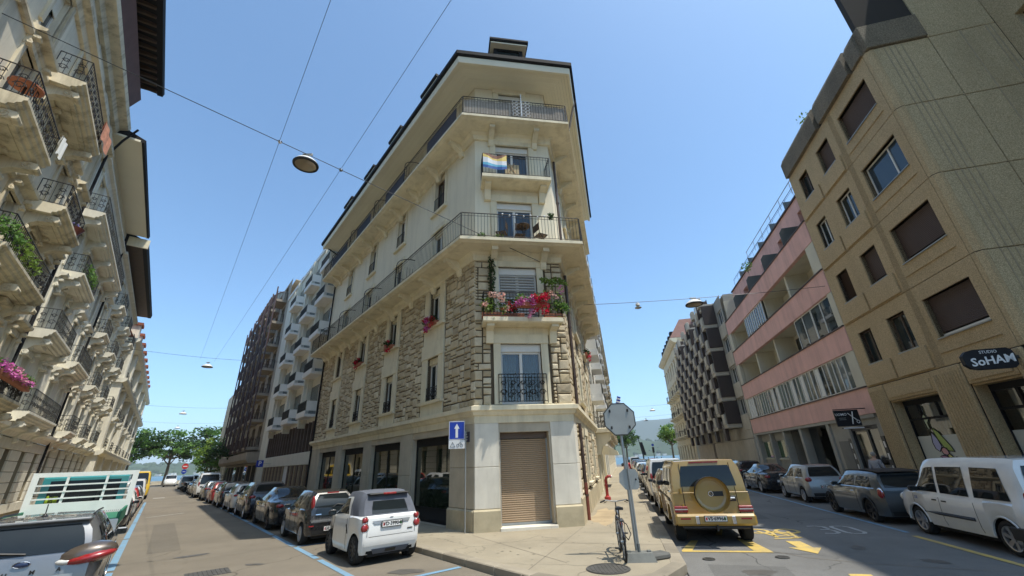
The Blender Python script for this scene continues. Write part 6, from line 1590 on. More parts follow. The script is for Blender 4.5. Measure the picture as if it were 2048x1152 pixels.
for a in (1.57,3.66,5.76): m.tube([(0,-.012,0),(.055*math.cos(a),-.012,.055*math.sin(a))], .009, 4)
m.build('emblem', M['chrome'], o)
c.line('door_seam', [(.62,y0-.006,.62),(.62,y0-.006,1.2),(.60,c.rear_y(1.8)-.006,1.86)], .007, M['ink']); c.line('door_seam', [(-.64,y0-.006,.62),(-.64,y0-.006,1.2),(-.62,c.rear_y(1.8)-.006,1.86)], .007, M['ink'])
c.line('body_crease', [(-.90,y0-.004,1.17),(.90,y0-.004,1.17)], .009, sp)
for z in (1.22,.86): m = MB(); m.cyl(.03,-.06,.06,8); m.build('hinge', sp, c.o, TR(-.70,y0-.03,z))
m = MB(); m.bbox(-.11,.11,-.03,.0,-.06,.06,.01); h = m.build('door_handle', M['blackplastic'], c.o, TR(.48,y0-.004,1.03)); m = MB(); m.bbox(-.09,.09,-.06,-.03,-.02,.03,.01); m.build('handle_bar', M['chrome'], h)
m = MB(); m.bbox(-.94,.94,-.16,.10,.44,.70,.05); m.build('rear_bumper', sp, c.o, TR(0,.06,0)); m = MB(); m.bbox(-.78,.78,-.10,.10,.36,.45,.03); m.build('bumper_lower', M['blackplastic'], c.o, TR(0,.06,0))
for sx in (-1,1):
    m = MB(); m.bbox(-.16,.16,-.05,.06,-.07,.07,.015); l_ = m.build('tail_light', M['redlens'], c.o, TR(sx*.76,y0-.02,.80)); m = MB(); m.box(-.155,.155,-.053,-.05,-.012,.012); m.build('light_strip', M['whitelens'], l_)
    m = MB(); m.box(-.12,.12,-.006,.0,-.018,.018); m.build('reflector', M['redlens'], c.o, TR(sx*.70,-.102,.60)); m = MB(); m.bbox(-.045,.045,-.02,.0,-.09,.09,.01); m.build('bumper_guard', M['chrome'], c.o, TR(sx*.42,-.10,.57))
    for yy in (c.yr, c.yf):
        fl = [(yy-.62,.42),(yy-.52,.72),(yy-.34,.95),(yy+.34,.95),(yy+.56,.70),(yy+.62,.42),(yy+.54,.42),(yy+.46,.66),(yy+.28,.86),(yy-.28,.86),(yy-.44,.66),(yy-.5,.42)]
        m = MB(); m.prism(fl, sx*.915, sx*.985, 'x'); m.build('wheel_flare', sp, c.o)
    m = MB(); m.bbox(-.035,.035,1.45,3.1,.36,.44,.015); m.build('running_board', M['steel'], c.o, TR(sx*.93,0,0)); c.line('roof_gutter', [(sx*.79,.2,1.90),(sx*.80,1.2,1.905),(sx*.80,2.6,1.90)], .014, M['ink'])
    m = MB(); m.bbox(-.008,.01,.7,3.9,-.035,.035,.006); m.build('side_strip', M['blackplastic'], c.o, TR(sx*.94,0,.98))
m = MB(); m.tube([(0,-.05,.40),(0,-.16,.36),(0,-.16,.44)], .025, 6); m.ball((0,-.16,.45),.03); m.build('tow_hook', M['blackplastic'], c.o)
c.plate('VS·69966', .60, .5, y=-.115)
m = MB(); m.box(-.36,.36,-.02,.0,-.018,.018); m.build('brake_light', M['redlens'], c.o, TR(0,c.rear_y(1.87)-.002,1.885))
# --- cars ahead of it at the same kerb ----------------------------------------------------
ROW2 = 'cars parked along the pavement beyond the sand off-roader'
for i, (u, kd, L_, W_, H_, p, lb) in enumerate(((17.9,'suv',4.3,1.82,1.6,'brown_paint','dark sport utility car directly ahead of the sand off-roader'),(23.0,'van',4.5,1.88,1.95,'white_paint','white high-roofed van two cars ahead of the sand off-roader'),(28.3,'hatch',4.1,1.76,1.47,'silver_paint','silver hatchback ahead of the white high-roofed van'),
      (33.2,'suv',4.3,1.8,1.58,'black_paint','black sport utility car fourth ahead of the sand off-roader'),(38.4,'hatch',4.1,1.75,1.46,'grey_paint','grey hatchback fifth ahead of the sand off-roader'),(43.4,'sedan',4.5,1.8,1.44,'navy_paint','navy saloon sixth ahead of the sand off-roader'),(48.8,'hatch',4.1,1.75,1.46,'white_paint','white hatchback far along the right street'),(54,'suv',4.3,1.8,1.58,'black_paint','black car seventh ahead of the white high-roofed van'),
      (60,'hatch',4.1,1.75,1.46,'silver_paint','silver car near the lake end of the right street'),(66,'sedan',4.5,1.8,1.44,'red_paint','small red car far along the right street kerb'),(72,'suv',4.3,1.8,1.6,'grey_paint','grey car last but one along the right street kerb'),(79,'van',4.6,1.9,2.0,'white_paint','white van last along the right street kerb'))):
    Car('parked_car' if kd != 'van' else 'parked_van', lb, kd, L_, W_, H_, P_[p], cf(RW,u,2.0), .33, group=ROW2, detail=2 if u < 34 else 1, plate='' if u < 30 else None, lights='van' if kd == 'van' else 'slab', cat='van' if kd == 'van' else 'car')
for i, (u, v, p) in enumerate(((92,5.5,'white_paint'),(97,3.6,'black_paint'),(101,8,'red_paint'),(104,5.5,'silver_paint'))):
    Car('parked_car', ('white car crossing the far end of the right street','black car at the far end of the right street','red car at the lakeside crossing beyond the right street','silver car at the lakeside crossing beyond the right street')[i], 'hatch', 4.2, 1.78, 1.5, P_[p], cf(RW,u,v,1.3), .32, detail=1)
# --- far-side kerb of the right street ---------------------------------------------------------
c = Car('hatchback_car', 'dark grey small hatchback with rounded red chrome-ringed tail light', 'mini', 3.82, 1.73, 1.41, P_['slate_paint'], cf(RW,15.45,7.92), .31, 2.50, .72, lights='none', rim='rimdark', spokes=5, plate='', roofmat=None)
for sx in (-1,1):
    y = c.rear_y(.80); x = sx*(c.rear_w(.80)+.02)
    o = c.lump('tail_light', (x, y+.10, .80), (.085,.13,.15), M['redlens']); o2 = c.lump('light_ring', (x-sx*.006, y+.115, .80), (.085,.145,.168), M['chrome'])
    p = c.low_pt(.5,.5)
    c.line('chrome_strip', [(sx*(c.side_pt(t,0,.012)).x,c.side_pt(t,0).y,c.side_pt(t,0).z) for t in (.05,.2,.4,.6,.72)], .012, M['chrome'])
    for yy in (c.yr,c.yf): m = MB(); m.tube([(sx*(c.W/2-.012), yy+.365*math.cos(a), .31+.365*math.sin(a)) for a in [math.pi*k/12 for k in range(13)]], .022, 5); m.build('wheel_flare', M['blackplastic'], c.o)
m = MB(); m.prism([(.33,1.375),(.5,1.40),(1.1,1.418),(1.9,1.405),(2.15,1.375),(2.15,1.40),(1.9,1.425),(1.1,1.438),(.5,1.42),(.2,1.385)], -.56, .56, 'x'); m.build('roof_panel', M['ink'], c.o)
c = Car('hatchback_car', 'silver grey three-door hatchback between the dark saloon and the round-lit hatchback', 'hatch', 3.64, 1.67, 1.50, P_['silver_paint'], cf(RW,21.35,8.12), .30, 2.37, .62, lights='none', plate='GE·415882', spokes=7)
for sx in (-1,1): c.lump('tail_light', (sx*(c.rear_w(.93)-.04), c.rear_y(.93)+.06, .90), (.13,.13,.10), M['redlens'])
c.line('wiper', [(.0,c.rear_y(1.04)-.02,1.03),(.25,c.rear_y(1.0)-.03,1.06)], .012, M['ink'])
c = Car('saloon_car', 'black saloon with slanted red lights ahead of the silver hatchback', 'sedan', 4.75, 1.83, 1.43, P_['black_paint'], cf(RW,26.4,8.0), .33, plate='')
c = Car('hatchback_car', 'black hatchback ahead of the black saloon by the beige garden wall', 'suv', 4.2, 1.8, 1.55, P_['black_paint'], cf(RW,33.0,8.35), .33, plate='')
for i, u in enumerate((39,45,51.5)):
    Car('parked_car', ('first','second','third')[i]+' dark car hidden beyond the black hatchback on the far kerb', 'suv', 4.3, 1.8, 1.5, P_[('grey_paint','navy_paint','silver_paint')[i]], cf(RW,u,8.4), .33, detail=1, group='dark cars on the far kerb')
# --- white compact van -----------------------------------------------------------------------------
c = Car('compact_van', 'white compact passenger van with black side rubbing strip in the lower right corner', 'van', 4.21, 1.83, 1.81, P_['white_paint'], cf(RW,10.75,8.12), .32, 2.70, .66, cat='van', lights='van', plate='', spokes=6)
for sx in (-1,1):
    m = MB(); vs = []; 
    P0_ = [c.low_pt(t, .56, .004) for t in (.33,.45,.6,.74)]
    m.tube([(sx*p.x,p.y,p.z) for p in P0_], .035, 4); m.build('rubbing_strip', M['blackplastic'], c.o)
    m = MB(); m.bbox(-.03,.03,-.02,.55,.32,.55,.02); m.build('rear_bumper_corner', M['blackplastic'], c.o, TR(sx*.90,.0,0))
    c.lump('headlight', (sx*.70,c.L*.945,.80), (.13,.2,.13), M['whitelens'])
    for yy in (c.yr,c.yf): m = MB(); m.tube([(sx*(c.W/2-.015), yy+.38*math.cos(a), .32+.38*math.sin(a)) for a in [math.pi*k/12 for k in range(13)]], .02, 5); m.build('wheel_flare', P_['white_paint'], c.o)
p = c.low_pt(.77,.86); inst('lettering', text_mesh('Z.E.', .09, .002, plain('blue_lettering', (.02,.1,.35), .5)), c.o, TR(-p.x-.006,p.y,.86) @ RZ(-math.pi/2) @ TXT)
m = MB()
m.box(-.62,.62,0,.01,0,.32); m.build('sun_shade', plain('turquoise_film', (.03,.30,.28), .6), c.o, TR(0,c.L*.70,1.15) @ RX(-.6))
# --- flatbed truck with white mesh headboard ---------------------------------------------------------
tk = empty('flatbed_truck', cf(LW,15.6,-1.70), 'flatbed truck with teal cab behind a white barred headboard', 'truck')
WT = M['white_truck'] = paint_mat('truck_white', (.78,.79,.77), 0, .45, .3); GT = plain('green_tarpaulin', (.02,.16,.09), .7)
m = MB(); m.bbox(-1.1,1.1,0,3.2,.85,1.0,.02); m.build('load_bed', WT, tk)
m = MB(); m.bbox(-1.12,1.12,-.06,.0,.62,1.12,.015); m.build('tailboard', WT, tk)
for sx in (-1,1): m = MB(); m.bbox(-.03,.03,0,3.2,.95,1.28,.012); m.build('side_board', GT, tk, TR(sx*1.1,0,0))
m = MB()
for x in (-1.1,1.1): m.box(x-.07,x+.07,3.2,3.28,1.0,2.28)
m.box(-1.03,1.03,3.2,3.28,2.16,2.28); m.box(-1.03,1.03,3.2,3.28,1.06,1.46)
for x in (-.42,.45): m.box(x-.03,x+.03,3.205,3.27,1.42,2.16)
hb = m.build('headboard', WT, tk)
for i in range(3): m = MB(); m.box(-1.03,1.03,3.19,3.204,1.56+i*.18,1.60+i*.18); m.build('headboard_bar', WT, tk)
m = MB()
for i in range(46): m.add([(-1.03+i*.045,3.23,1.0),(-1.02+i*.045,3.23,1.0),(-.99+i*.045,3.15,1.18),(-1.0+i*.045,3.15,1.18)], [(0,1,2,3)])
for i in range(6): m.box(-1.03,1.03,3.225,3.235,1.02+i*.045,1.032+i*.045)
m.build('mesh_panel', GT, tk)
m = MB(); m.box(-1.06,1.06,.1,3.1,1.02,1.12); m.build('load_netting', GT, tk)
m = MB(); m.smooth = False; m.prism([(3.4,.75),(3.4,2.12),(3.55,2.22),(4.6,2.2),(5.15,1.5),(5.3,1.3),(5.35,.5),(3.5,.5)], -.95, .95, 'x'); cb_ = m.build('cab', P_['teal_paint'], tk)
MB().box(-.78,.78,3.385,3.395,1.45,2.05).build('rear_window', M['carglass'], tk)
for x in (-.5,.5): MB().box(x-.2,x+.2,3.30,3.37,1.35,1.75).build('headrest', M['blackplastic'], tk)
m = MB(); m.bbox(-.14,.14,3.30,3.36,1.42,1.66,.03); m.build('hi_vis_vest', plain('hi_vis_yellow', (.45,.6,.03), .7), tk, TR(-.62,0,0))
tm, rm_ = wheel_meshes(.36,.24,'rim',7)
for sx in (-1,1):
    for y in (.8,4.4): w_ = inst('wheel', tm, tk, TR(sx*.9,y,.36) @ (RZ(math.pi) if sx < 0 else Matrix.Identity(4))); inst('rim', rm_, w_)
    m = MB(); m.bbox(-.14,.14,-.05,.02,.66,.78,.02); m.build('tail_light', M['redlens'], tk, TR(sx*.85,-.02,0))
m = MB(); m.box(-.4,.4,.1,5,.5,.84); m.build('chassis', M['under'], tk)
m = MB(); m.tube([(.45,-.1,1.16),(.6,-.16,1.12),(.85,-.12,1.14)], .04, 6); m.build('work_glove', M['softtop'], tk)
# cars ahead of the truck on the left, yellow van
for i, (u, kd, p, lb) in enumerate(((25.0,'hatch','black_paint','black hatchback just ahead of the flatbed truck'),(30.2,'hatch','white_paint','white hatchback second ahead of the flatbed truck'),(35.5,'hatch','red_paint','red hatchback third ahead of the flatbed truck'),(41,'suv','grey_paint','grey car fourth ahead of the flatbed truck'),(47,'van','white_paint','white van with a dark rear window beside the yellow van'))):
    Car('parked_car' if kd != 'van' else 'parked_van', lb, kd, 4.3, 1.78, 1.5 if kd != 'van' else 1.9, P_[p], cf(LW,u,-1.5), .32, group='vehicles parked along the left pavement', detail=1 if u > 32 else 2, plate=None, cat='van' if kd == 'van' else 'car')
c = Car('delivery_van', 'bright yellow high-roofed van far down the left pavement', 'van', 5.6, 2.0, 2.55, P_['yellow_paint'], cf(LW,56,-1.5), .34, cat='van', detail=1)
# ---------------------------------------------------------------- plants
def clump(mb, c, r, n, s, rng, flat=.0):
    c = Vector(c)
    for _ in range(n):
        d = Vector((rng.gauss(0,1), rng.gauss(0,1), rng.gauss(0,1))).normalized() * (rng.random()**.45)
        p = c + Vector((d.x*r[0], d.y*r[1], d.z*r[2])); k = s*rng.uniform(.6,1.3)
        a = Vector((rng.gauss(0,1), rng.gauss(0,1), rng.gauss(0,.6))).normalized(); b = a.cross(Vector((rng.gauss(0,1), rng.gauss(0,1), rng.gauss(0,1)))).normalized()
        mb.add([p-a*k, p+b*k*.55-a*k*.1, p+a*k, p-b*k*.55-a*k*.1], [(0,1,2,3)])
def flower_box(place, w_, label, flowers, green='leaf', drop=.35, n=90, group=None, name='flower_box', cat='flower box', boxmat='terra', d=.22, fs=.045, up=.22):
    rng = random.Random(sum(map(ord,label))); o = empty(name, place, label, cat, group)
    m = MB(); m.bbox(-w_/2,w_/2,-d/2,d/2,0,.18,.015); m.build('planter', M[boxmat], o)
    m = MB()
    for i in range(max(2,int(w_/.16))): clump(m, (-w_/2+.05+rng.random()*(w_-.1), rng.uniform(-.03,.12), .22+rng.random()*up*.6), (.20,.17,up*.6+.05), 48, .055, rng)
    m.build('foliage', M[green], o, kind='stuff')
    for mt, x0, x1 in flowers:
        m = MB()
        for i in range(max(2,int(n*(x1-x0)/w_/14))):
            x = x0+rng.random()*(x1-x0); t = rng.random()
            clump(m, (x, .12+.09*rng.random(), .22+up*.9*rng.random()-drop*1.25*t*t), (.13,.11,.13), 24, fs, rng)
        m.build('flowers', M[mt], o, kind='stuff')
    return o
Wb = TR(*HB)
for k, (c, mt) in enumerate(((bays[0],'flmag'),(bays[1],'flred'),(bays[2],'flred'))):
    flower_box(Wb @ FL @ TR(c,.17,7.52), .95, ('crimson and magenta','dark red trailing','small clump of red')[k]+' petunias in a window box on the rubble wall, '+('nearest the corner','middle of three','farthest of three')[k], [('flred',-.42,.42)]+([('flmag',-.1,.4)] if k == 0 else []), 'leafd', .5, 150 if k == 0 else 90)
flower_box(Wb @ FRr @ TR(-baysR[1],.2,7.55), .95, 'red petunias on the window ledge round the corner above the right pavement', [('flred',-.42,.42)], 'leafd', .45, 110)
# planted balcony on the chamfer
yb = .70; zb_ = 6.86
flower_box(Wb @ FC @ TR(cu(.65),yb-.12,zb_), .9, 'bushy pale pink flowering plant at the left end of the planted corner balcony', [('flpale',-.45,.4)], 'leafy', .0, 120, up=.75, fs=.05)
flower_box(Wb @ FC @ TR(cu(1.75),yb+.16,zb_+.32), .7, 'lilac and magenta petunias tumbling over the middle of the planted corner balcony', [('flmag',-.3,.32),('flpink',-.35,.2)], 'leaf', .62, 150)
flower_box(Wb @ FC @ TR(cu(2.28),yb+.14,zb_+.36), .5, 'bright crimson petunias on the planted corner balcony', [('flred',-.3,.3)], 'leaf', .5, 260)
flower_box(Wb @ FC @ TR(cu(2.85),yb-.15,zb_), .7, 'tall yellow-green shrub at the downpipe end of the planted corner balcony', [('flpale',-.2,.1)], 'leafy', .0, 50, up=.95)
flower_box(Wb @ FC @ TR(cu(1.3),yb-.2,zb_), .9, 'low dark green pot plants in the middle of the planted corner balcony', [('flred',-.4,.4)], 'leafd', .2, 110, up=.5)
rng = random.Random(4)
def plant(place, label, parts, cat='plant', name='climbing_plant', stem=True):
    o = empty(name, place, label, cat); 
    for mt, cl in parts:
        m = MB()
        for c, r, n, s in cl: clump(m, c, r, n, s, rng)
        m.build('foliage', M[mt], o, kind='stuff')
    if stem: m = MB(); z1 = max(c[0][2] for _, cl in parts for c in cl); m.tube([(0,0,0),(.03,.02,z1*.5),(0,0,z1)], .018, 5); m.build('stem', M['wood'], o)
    return o
plant(Wb @ FC @ TR(cu(.62),.22,6.9), 'dark climbing vine beside the slatted blind of the planted balcony', [('leafd',[((0,0,.5+i*.28),(.16,.12,.22),70,.05) for i in range(8)])])
plant(Wb @ FC @ TR(cu(3.05),.45,7.4), 'bushy vine spreading sideways from the planted balcony over the downpipe', [('leafy',[((-.3+.15*i,.1,.9+.06*(i%3)),(.18,.15,.14),50,.06) for i in range(6)]),('flpink',[((-.15,.15,.65),(.14,.12,.25),40,.05)])])
plant(Wb @ FC @ TR(cu(3.2),.5,6.9), 'green trailing shrub hanging off the planted balcony beside the downpipe', [('leaf',[((-.1+.1*i,.1,.35+.05*i),(.2,.15,.2),60,.055) for i in range(4)])])
h1w = TR(*LW(h1.u0,h1.v)) @ h1.F; h2w = TR(*LW(h2.u0,h2.v)) @ h2.F
flower_box(h1w @ TR(-22.2,.88,5.35), 5.4, 'long flower box of magenta and pink geraniums on the lowest left balcony', [('flmag',-2.6,2.6),('flpink',-2.2,1.2)], 'leaf', .15, 420)
plant(h1w @ TR(-18.6,.8,8.42), 'yellow-green herbs crowding the middle balcony of the near left house', [('leafy',[((-1.6+.4*i,.0,.45+.1*(i%2)),(.28,.2,.32),60,.07) for i in range(6)]),('leaf',[((.9+.4*i,.05,.45),(.26,.2,.3),60,.07) for i in range(4)])], name='balcony_plant')
plant(h2w @ TR(-28.5,.7,11.32), 'green shrubs on the third-floor balcony of the pale left house', [('leaf',[((-1.2+.4*i,.0,.5),(.28,.2,.36),60,.07) for i in range(6)])], name='balcony_plant')
plant(TR(*LW(70,6.9,4.0)), 'dark bush overflowing the planter band of the dark block', [('leafd',[((-2.6+1.3*i,.0,.5+.2*(i%2)),(1.0,.8,.8),220,.16) for i in range(4)])], name='planter_bush')
plant(TR(*RW(19.0,11.4,17.2)), 'wispy weed growing on the parapet of the brown concrete block', [('leafy',[((0,0,.5),(.5,.5,.4),50,.08)])], name='weed')
plant(TR(*RW(28.3,9.95,13.3)), 'green pot plants on the top balcony of the pink block', [('leaf',[((0,0,.5),(.35,.4,.4),120,.07),((2,.5,.4),(.3,.5,.3),90,.07)])], name='balcony_plant')
# trees by the lake -------------------------------------------------------------------
M['bark'] = rough_mat('plane_tree_bark', (.17,.14,.10), .9, .3, 2, 16, .4)
def tree(P, h, cr, label, seed, mats=('leaf','leafd'), n=2600, leaf=.30, group=None, base=.42):
    r = random.Random(seed); o = empty('plane_tree', TR(*P), label, 'tree', group); t = MB()
    t.tube([(0,0,-.1),(.06,.03,h*.25),(.1,-.05,h*base),(.0,.0,h*.7)], [h*.034,h*.026,h*.020,h*.009], 8)
    tips = []
    for i in range(11):
        a = i*2.4+r.random(); z0 = h*(base-.06+.25*r.random()); l = cr*r.uniform(.6,.95); z1 = z0+h*r.uniform(.06,.3)
        tip = (math.cos(a)*l, math.sin(a)*l, z1); t.tube([(.08,0,z0),(tip[0]*.5,tip[1]*.5,z0+(z1-z0)*.65),tip], [h*.012,h*.008,h*.003], 5); tips.append(tip)
    t.build('trunk', M['bark'], o)
    for k, mt in enumerate(mats):
        m = MB(); cl = tips + [(r.uniform(-.5,.5)*cr, r.uniform(-.5,.5)*cr, h*r.uniform(base+.12,.97)) for _ in range(12)]
        for c in cl:
            for q in range(2):
                cc = (c[0]+r.gauss(0,.16)*cr, c[1]+r.gauss(0,.16)*cr, c[2]+r.gauss(0,.05)*h)
                clump(m, cc, (cr*.26,cr*.26,h*.062), n//(46*len(mats))+4, leaf, r)
        m.build('crown', M[mt], o, kind='stuff')
    return o
TG = 'plane trees along the lake promenade'
tree(LW(119,1.0), 10.8, 4.9, 'plane tree standing in the gap at the end of the left street', 1, group=TG)
tree(LW(117,-5.5), 10.6, 4.8, 'plane tree half hidden by the far left houses', 2, group=TG)
tree(LW(121,8.0), 12.0, 5.4, 'tall plane tree behind the yellow-green tree at the end of the left street', 3, group=TG)
tree(LW(92,6.6), 7.6, 2.9, 'smaller yellow-green tree in front of the dark block', 4, mats=('leafy','leaf'), n=2200, leaf=.22, base=.3)
tree(LW(123,15), 12, 5.4, 'plane tree partly behind the dark block at the lake', 6, group=TG)
tree(RW(106,11.2), 8.6, 2.9, 'round-crowned tree by the cream corner house at the end of the right street', 7, mats=('leaf','leafy'), leaf=.22, base=.5)
tree(RW(108,1.0), 8.2, 3.0, 'dark tree behind the grey octagonal sign at the end of the right street', 8, leaf=.22, base=.48)
# lake, far shore, hills ----------------------------------------------------------------
m, n, b = _nodes('lake_water'); b.inputs['Base Color'].default_value = (.06,.13,.17,1); b.inputs['Roughness'].default_value = .35; _bump(n, b, _noise(n, .6, 4), .4, .3); M['water'] = m
mb = MB(); mb.add([(-9000,-3000,-1.5),(9000,-3000,-1.5),(9000,9000,-1.5),(-9000,9000,-1.5)], [(0,1,2,3)]); mb.build('lake', M['water'], kind='structure')
M['hillg'] = rough_mat('wooded_hillside', (.055,.085,.035), .95, .5, .004, .02, 0, spec=.1)
M['hillm'] = rough_mat('mountain_forest', (.05,.075,.045), .95, .3, .001, .006, 0, spec=.1)
def ridge(name, r0, r1, r2, hfun, mat, a0=-75, a1=60, na=220, nr=7, jit=.18, seed=1):
    rr = random.Random(seed); vs = []; fs = []
    bump = [rr.random() for _ in range(na+1)]
    for i in range(na+1):
        az = rad(a0+(a1-a0)*i/na); h = hfun(a0+(a1-a0)*i/na)*(1+jit*(bump[i]-.5))
        for j in range(nr):
            t = j/(nr-1); R_ = r0+(r1-r0)*t if t < .7 else r1+(r2-r1)*(t-.7); z = -2+h*math.sin(min(1,t/.7)*math.pi/2)*(1 if t <= .72 else 1-(t-.7)*1.5)
            vs.append((math.sin(az)*R_, math.cos(az)*R_, z))
    for i in range(na):
        for j in range(nr-1): fs.append((i*nr+j, i*nr+j+1, (i+1)*nr+j+1, (i+1)*nr+j))
    mb = MB(); mb.smooth = True; mb.add(vs, fs); return mb.build(name, mat, kind='structure')
hf = pchip([(-75,38),(-45,46),(-38,50),(-30,60),(-10,68),(5,80),(12,86),(18,80),(30,85),(60,70)])
ridge('hills', 2100, 2700, 3800, lambda a: hf(a)+4*math.sin(a*2.1)+3*math.sin(a*5.3), M['hillg'], jit=.06)
mf = pchip([(-75,120),(-40,150),(-20,350),(0,780),(8,860),(14,900),(20,1000),(35,900),(60,600)])
ridge('mountains', 4300, 5600, 7000, lambda a: .40*(mf(a)+25*math.sin(a*.9)), M['hillm'], jit=.03, seed=2)
# scattered far trees and houses on the shore hill
r = random.Random(9); m = MB()
for i in range(900):
    az = rad(r.uniform(-60,45)); R_ = r.uniform(2110,2680); t = (R_-2100)/600*.7; hh = hf(math.degrees(az))
    z = -2+hh*math.sin(t/.7*math.pi/2); s_ = r.uniform(8,17)
    m.ball((math.sin(az)*R_, math.cos(az)*R_, z+s_*.4), s_*.8, 6, 4, None, 1.1, 1.1, .8)
m.build('woods', M['hillg'], kind='stuff')
m = MB()
for i in range(90):
    az = rad(r.uniform(-58,40)); R_ = r.uniform(2085,2110); m.box(math.sin(az)*R_-9, math.sin(az)*R_+9, math.cos(az)*R_-5, math.cos(az)*R_+5, -1, r.uniform(5,9))
m.build('shore_houses', rough_mat('far_cream_walls', (.6,.57,.5), .9, .2, .05, .2, 0), kind='stuff')
sheet('pavement', lq(126.1,131.9,-60,60), .11, M['walk'])
mb = MB(frame(LW(131,0), dL, -nL)); mb.box(0,.3,-60,60,0,.85); mb.build('quay_wall', M['granite_shaded'], label='low stone wall along the lake promenade', cat='wall')

# ---------------------------------------------------------------- wires and lamps
wl = []
def wire(name, a, b, sag, r_, label, group=None, n=14):
    pts = [a.lerp(b, i/n)+Vector((0,0,-sag*4*(i/n)*(1-i/n))) for i in range(n+1)]
    m = MB(); m.tube(pts, r_, 5); o = m.build(name, M['cable'], None, None, label, 'wire', group); return pts
M['cable'] = plain('steel_cable', (.05,.055,.06), .5, .5)
A_ = Wb @ FC @ Vector((cu(2.83),.06,9.34)); B_ = Vector((-12.87,6.57,13.19))
wire('span_wire', A_, B_, .0, .012, 'span wire carrying the big street lamp from the corner house to the left house')
def on(t): return A_.lerp(B_, t)
w1, w2 = on(.598), on(.485)
wire('street_wire', w1-dL*9+Vector((0,0,.1)), w1+dL*33-nL*.1+Vector((0,0,-.1)), .15, .006, 'thin wire along the left street passing left of the big lamp')
wire('street_wire', w2-dL*9+nL*.3+Vector((0,0,.3)), w1+dL*33+nL*.95+Vector((0,0,-.25)), .1, .006, 'thin wire along the left street passing right of the big lamp')
for p, lb in ((w1,'left'),(w2,'right')):
    m = MB(TR(*p)); m.bbox(-.05,.05,-.05,.05,-.05,.05,.02); m.build('wire_clamp', M['chrome'], label=f'bright clamp where the {lb} street wire meets the lamp span wire', cat='wire clamp')
M['lampwhite'] = plain('white_lamp_dome', (.7,.7,.68), .4)
M['lamplens'] = glass_mat('lamp_lens', (.30,.25,.18))
def street_lamp(p, label, r=.40, group=None, drop=.16):
    o = empty('street_lamp', TR(*p), label, 'street lamp', group)
    m = MB(); m.smooth = True; m.lathe([(.001,-drop+.0),(r*.3,-drop),(r*.55,-drop-.05),(r*.85,-drop-.14),(r,-drop-.22)], 28); m.build('dome', M['lampwhite'], o)
    m = MB(); m.lathe([(r,-drop-.22),(r*1.04,-drop-.24),(r*1.02,-drop-.28),(r*.84,-drop-.285),(r*.84,-drop-.25)], 28); m.build('rim', M['ink'], o)
    m = MB(); m.smooth = True; m.lathe([(r*.84,-drop-.27),(r*.5,-drop-.22),(.001,-drop-.20)], 28); m.build('lens', M['lamplens'], o)
    m = MB(); m.tube([(0,0,.0),(0,0,-drop)], .03, 6); m.bbox(-.16,.16,-.03,.03,-.05,.03,.01); m.build('hanger', M['steel'], o)
    return o
street_lamp(on(.548), 'big saucer-shaped street lamp hanging above the left street', .37)
p2 = LW(45.5,1.25,11.35); street_lamp(p2, 'second saucer lamp hanging far above the left street', .42)
wire('span_wire', LW(44,7.8,11.8), LW(46,-5.7,12.1), .3, .012, 'span wire of the second lamp above the left street')
for k, (u, lb) in enumerate(((74,'third'),(98,'fourth'))):
    street_lamp(LW(u,.7,10.2), lb+' tiny saucer lamp far along the left street', .42); wire('span_wire', LW(u,7.8,10.9), LW(u,-5.7,10.9), .25, .012, lb+' span wire far along the left street')
ra, rb = RW(20.3,-1.5,9.55), RW(22.1,11,9.62)
wire('span_wire', ra, rb, .12, .014, 'span wire crossing the right street from the corner house to the pink block')
street_lamp(ra.lerp(rb,.485)+Vector((0,0,-.1)), 'wide saucer lamp on the wire above the right street beside the chimney', .42, drop=.1)
o = empty('street_lamp', TR(*(ra.lerp(rb,.262)+Vector((0,0,-.12)))), 'small two-tier lantern hanging on the wire above the right street', 'street lamp')
m = MB(); m.lathe([(.001,0),(.10,-.05),(.12,-.16),(.07,-.17)], 14); m.build('dome', M['lampwhite'], o); m = MB(); m.lathe([(.07,-.17),(.07,-.24),(.17,-.27),(.17,-.30),(.001,-.36)], 14); m.build('lens', M['signback'], o)
for u, lb in ((70,'third'),(90,'fourth')): street_lamp(RW(u,5.5,9.0), lb+' tiny lamp far along the right street', .42); wire('span_wire', RW(u,-1.5,9.6), RW(u,11,9.6), .25, .012, lb+' span wire far along the right street')
# ---------------------------------------------------------------- signs at the corner
M['signblue'] = plain('blue_sign_face', (.005,.035,.36), .35); M['signwhite'] = plain('white_sign_face', (.75,.76,.76), .35); M['navy'] = plain('black_sign_face', (.009,.010,.014), .45, 0, .3)
def facing(P, yaw=0.0):
    """frame whose -y points to the camera side; x to the right"""
    return TR(*P) @ RZ(yaw)
sg = empty('one_way_sign', facing((-1.73,14.20,.13), .07), 'blue one-way sign with white upward arrow on a thin pole at the stone corner', 'road sign')
m = MB(); m.tube([(0,0,0),(0,0,2.95)], .024, 8); m.build('pole', M['steel'], sg)
m = MB(); m.bbox(-.55,-.03,-.05,-.03,2.68,3.26,.006); f = m.build('sign_panel', M['signblue'], sg)
m = MB()
for x0, x1, z0, z1 in ((-.545,-.035,3.235,3.255),(-.545,-.035,2.685,2.70),(-.545,-.53,2.70,3.235),(-.05,-.035,2.70,3.235)): m.box(x0,x1,-.0535,-.0505,z0,z1)
m.build('border', M['signwhite'], f)
m = MB(); m.prism([(-.33,2.74),(-.25,2.74),(-.25,3.02),(-.20,3.02),(-.29,3.18),(-.38,3.02),(-.33,3.02)], -.055, -.0505, 'y'); m.build('arrow', M['signwhite'], f)
m = MB(); m.bbox(-.55,-.03,-.05,-.03,2.40,2.67,.006); p_ = m.build('sub_panel', M['signwhite'], sg)
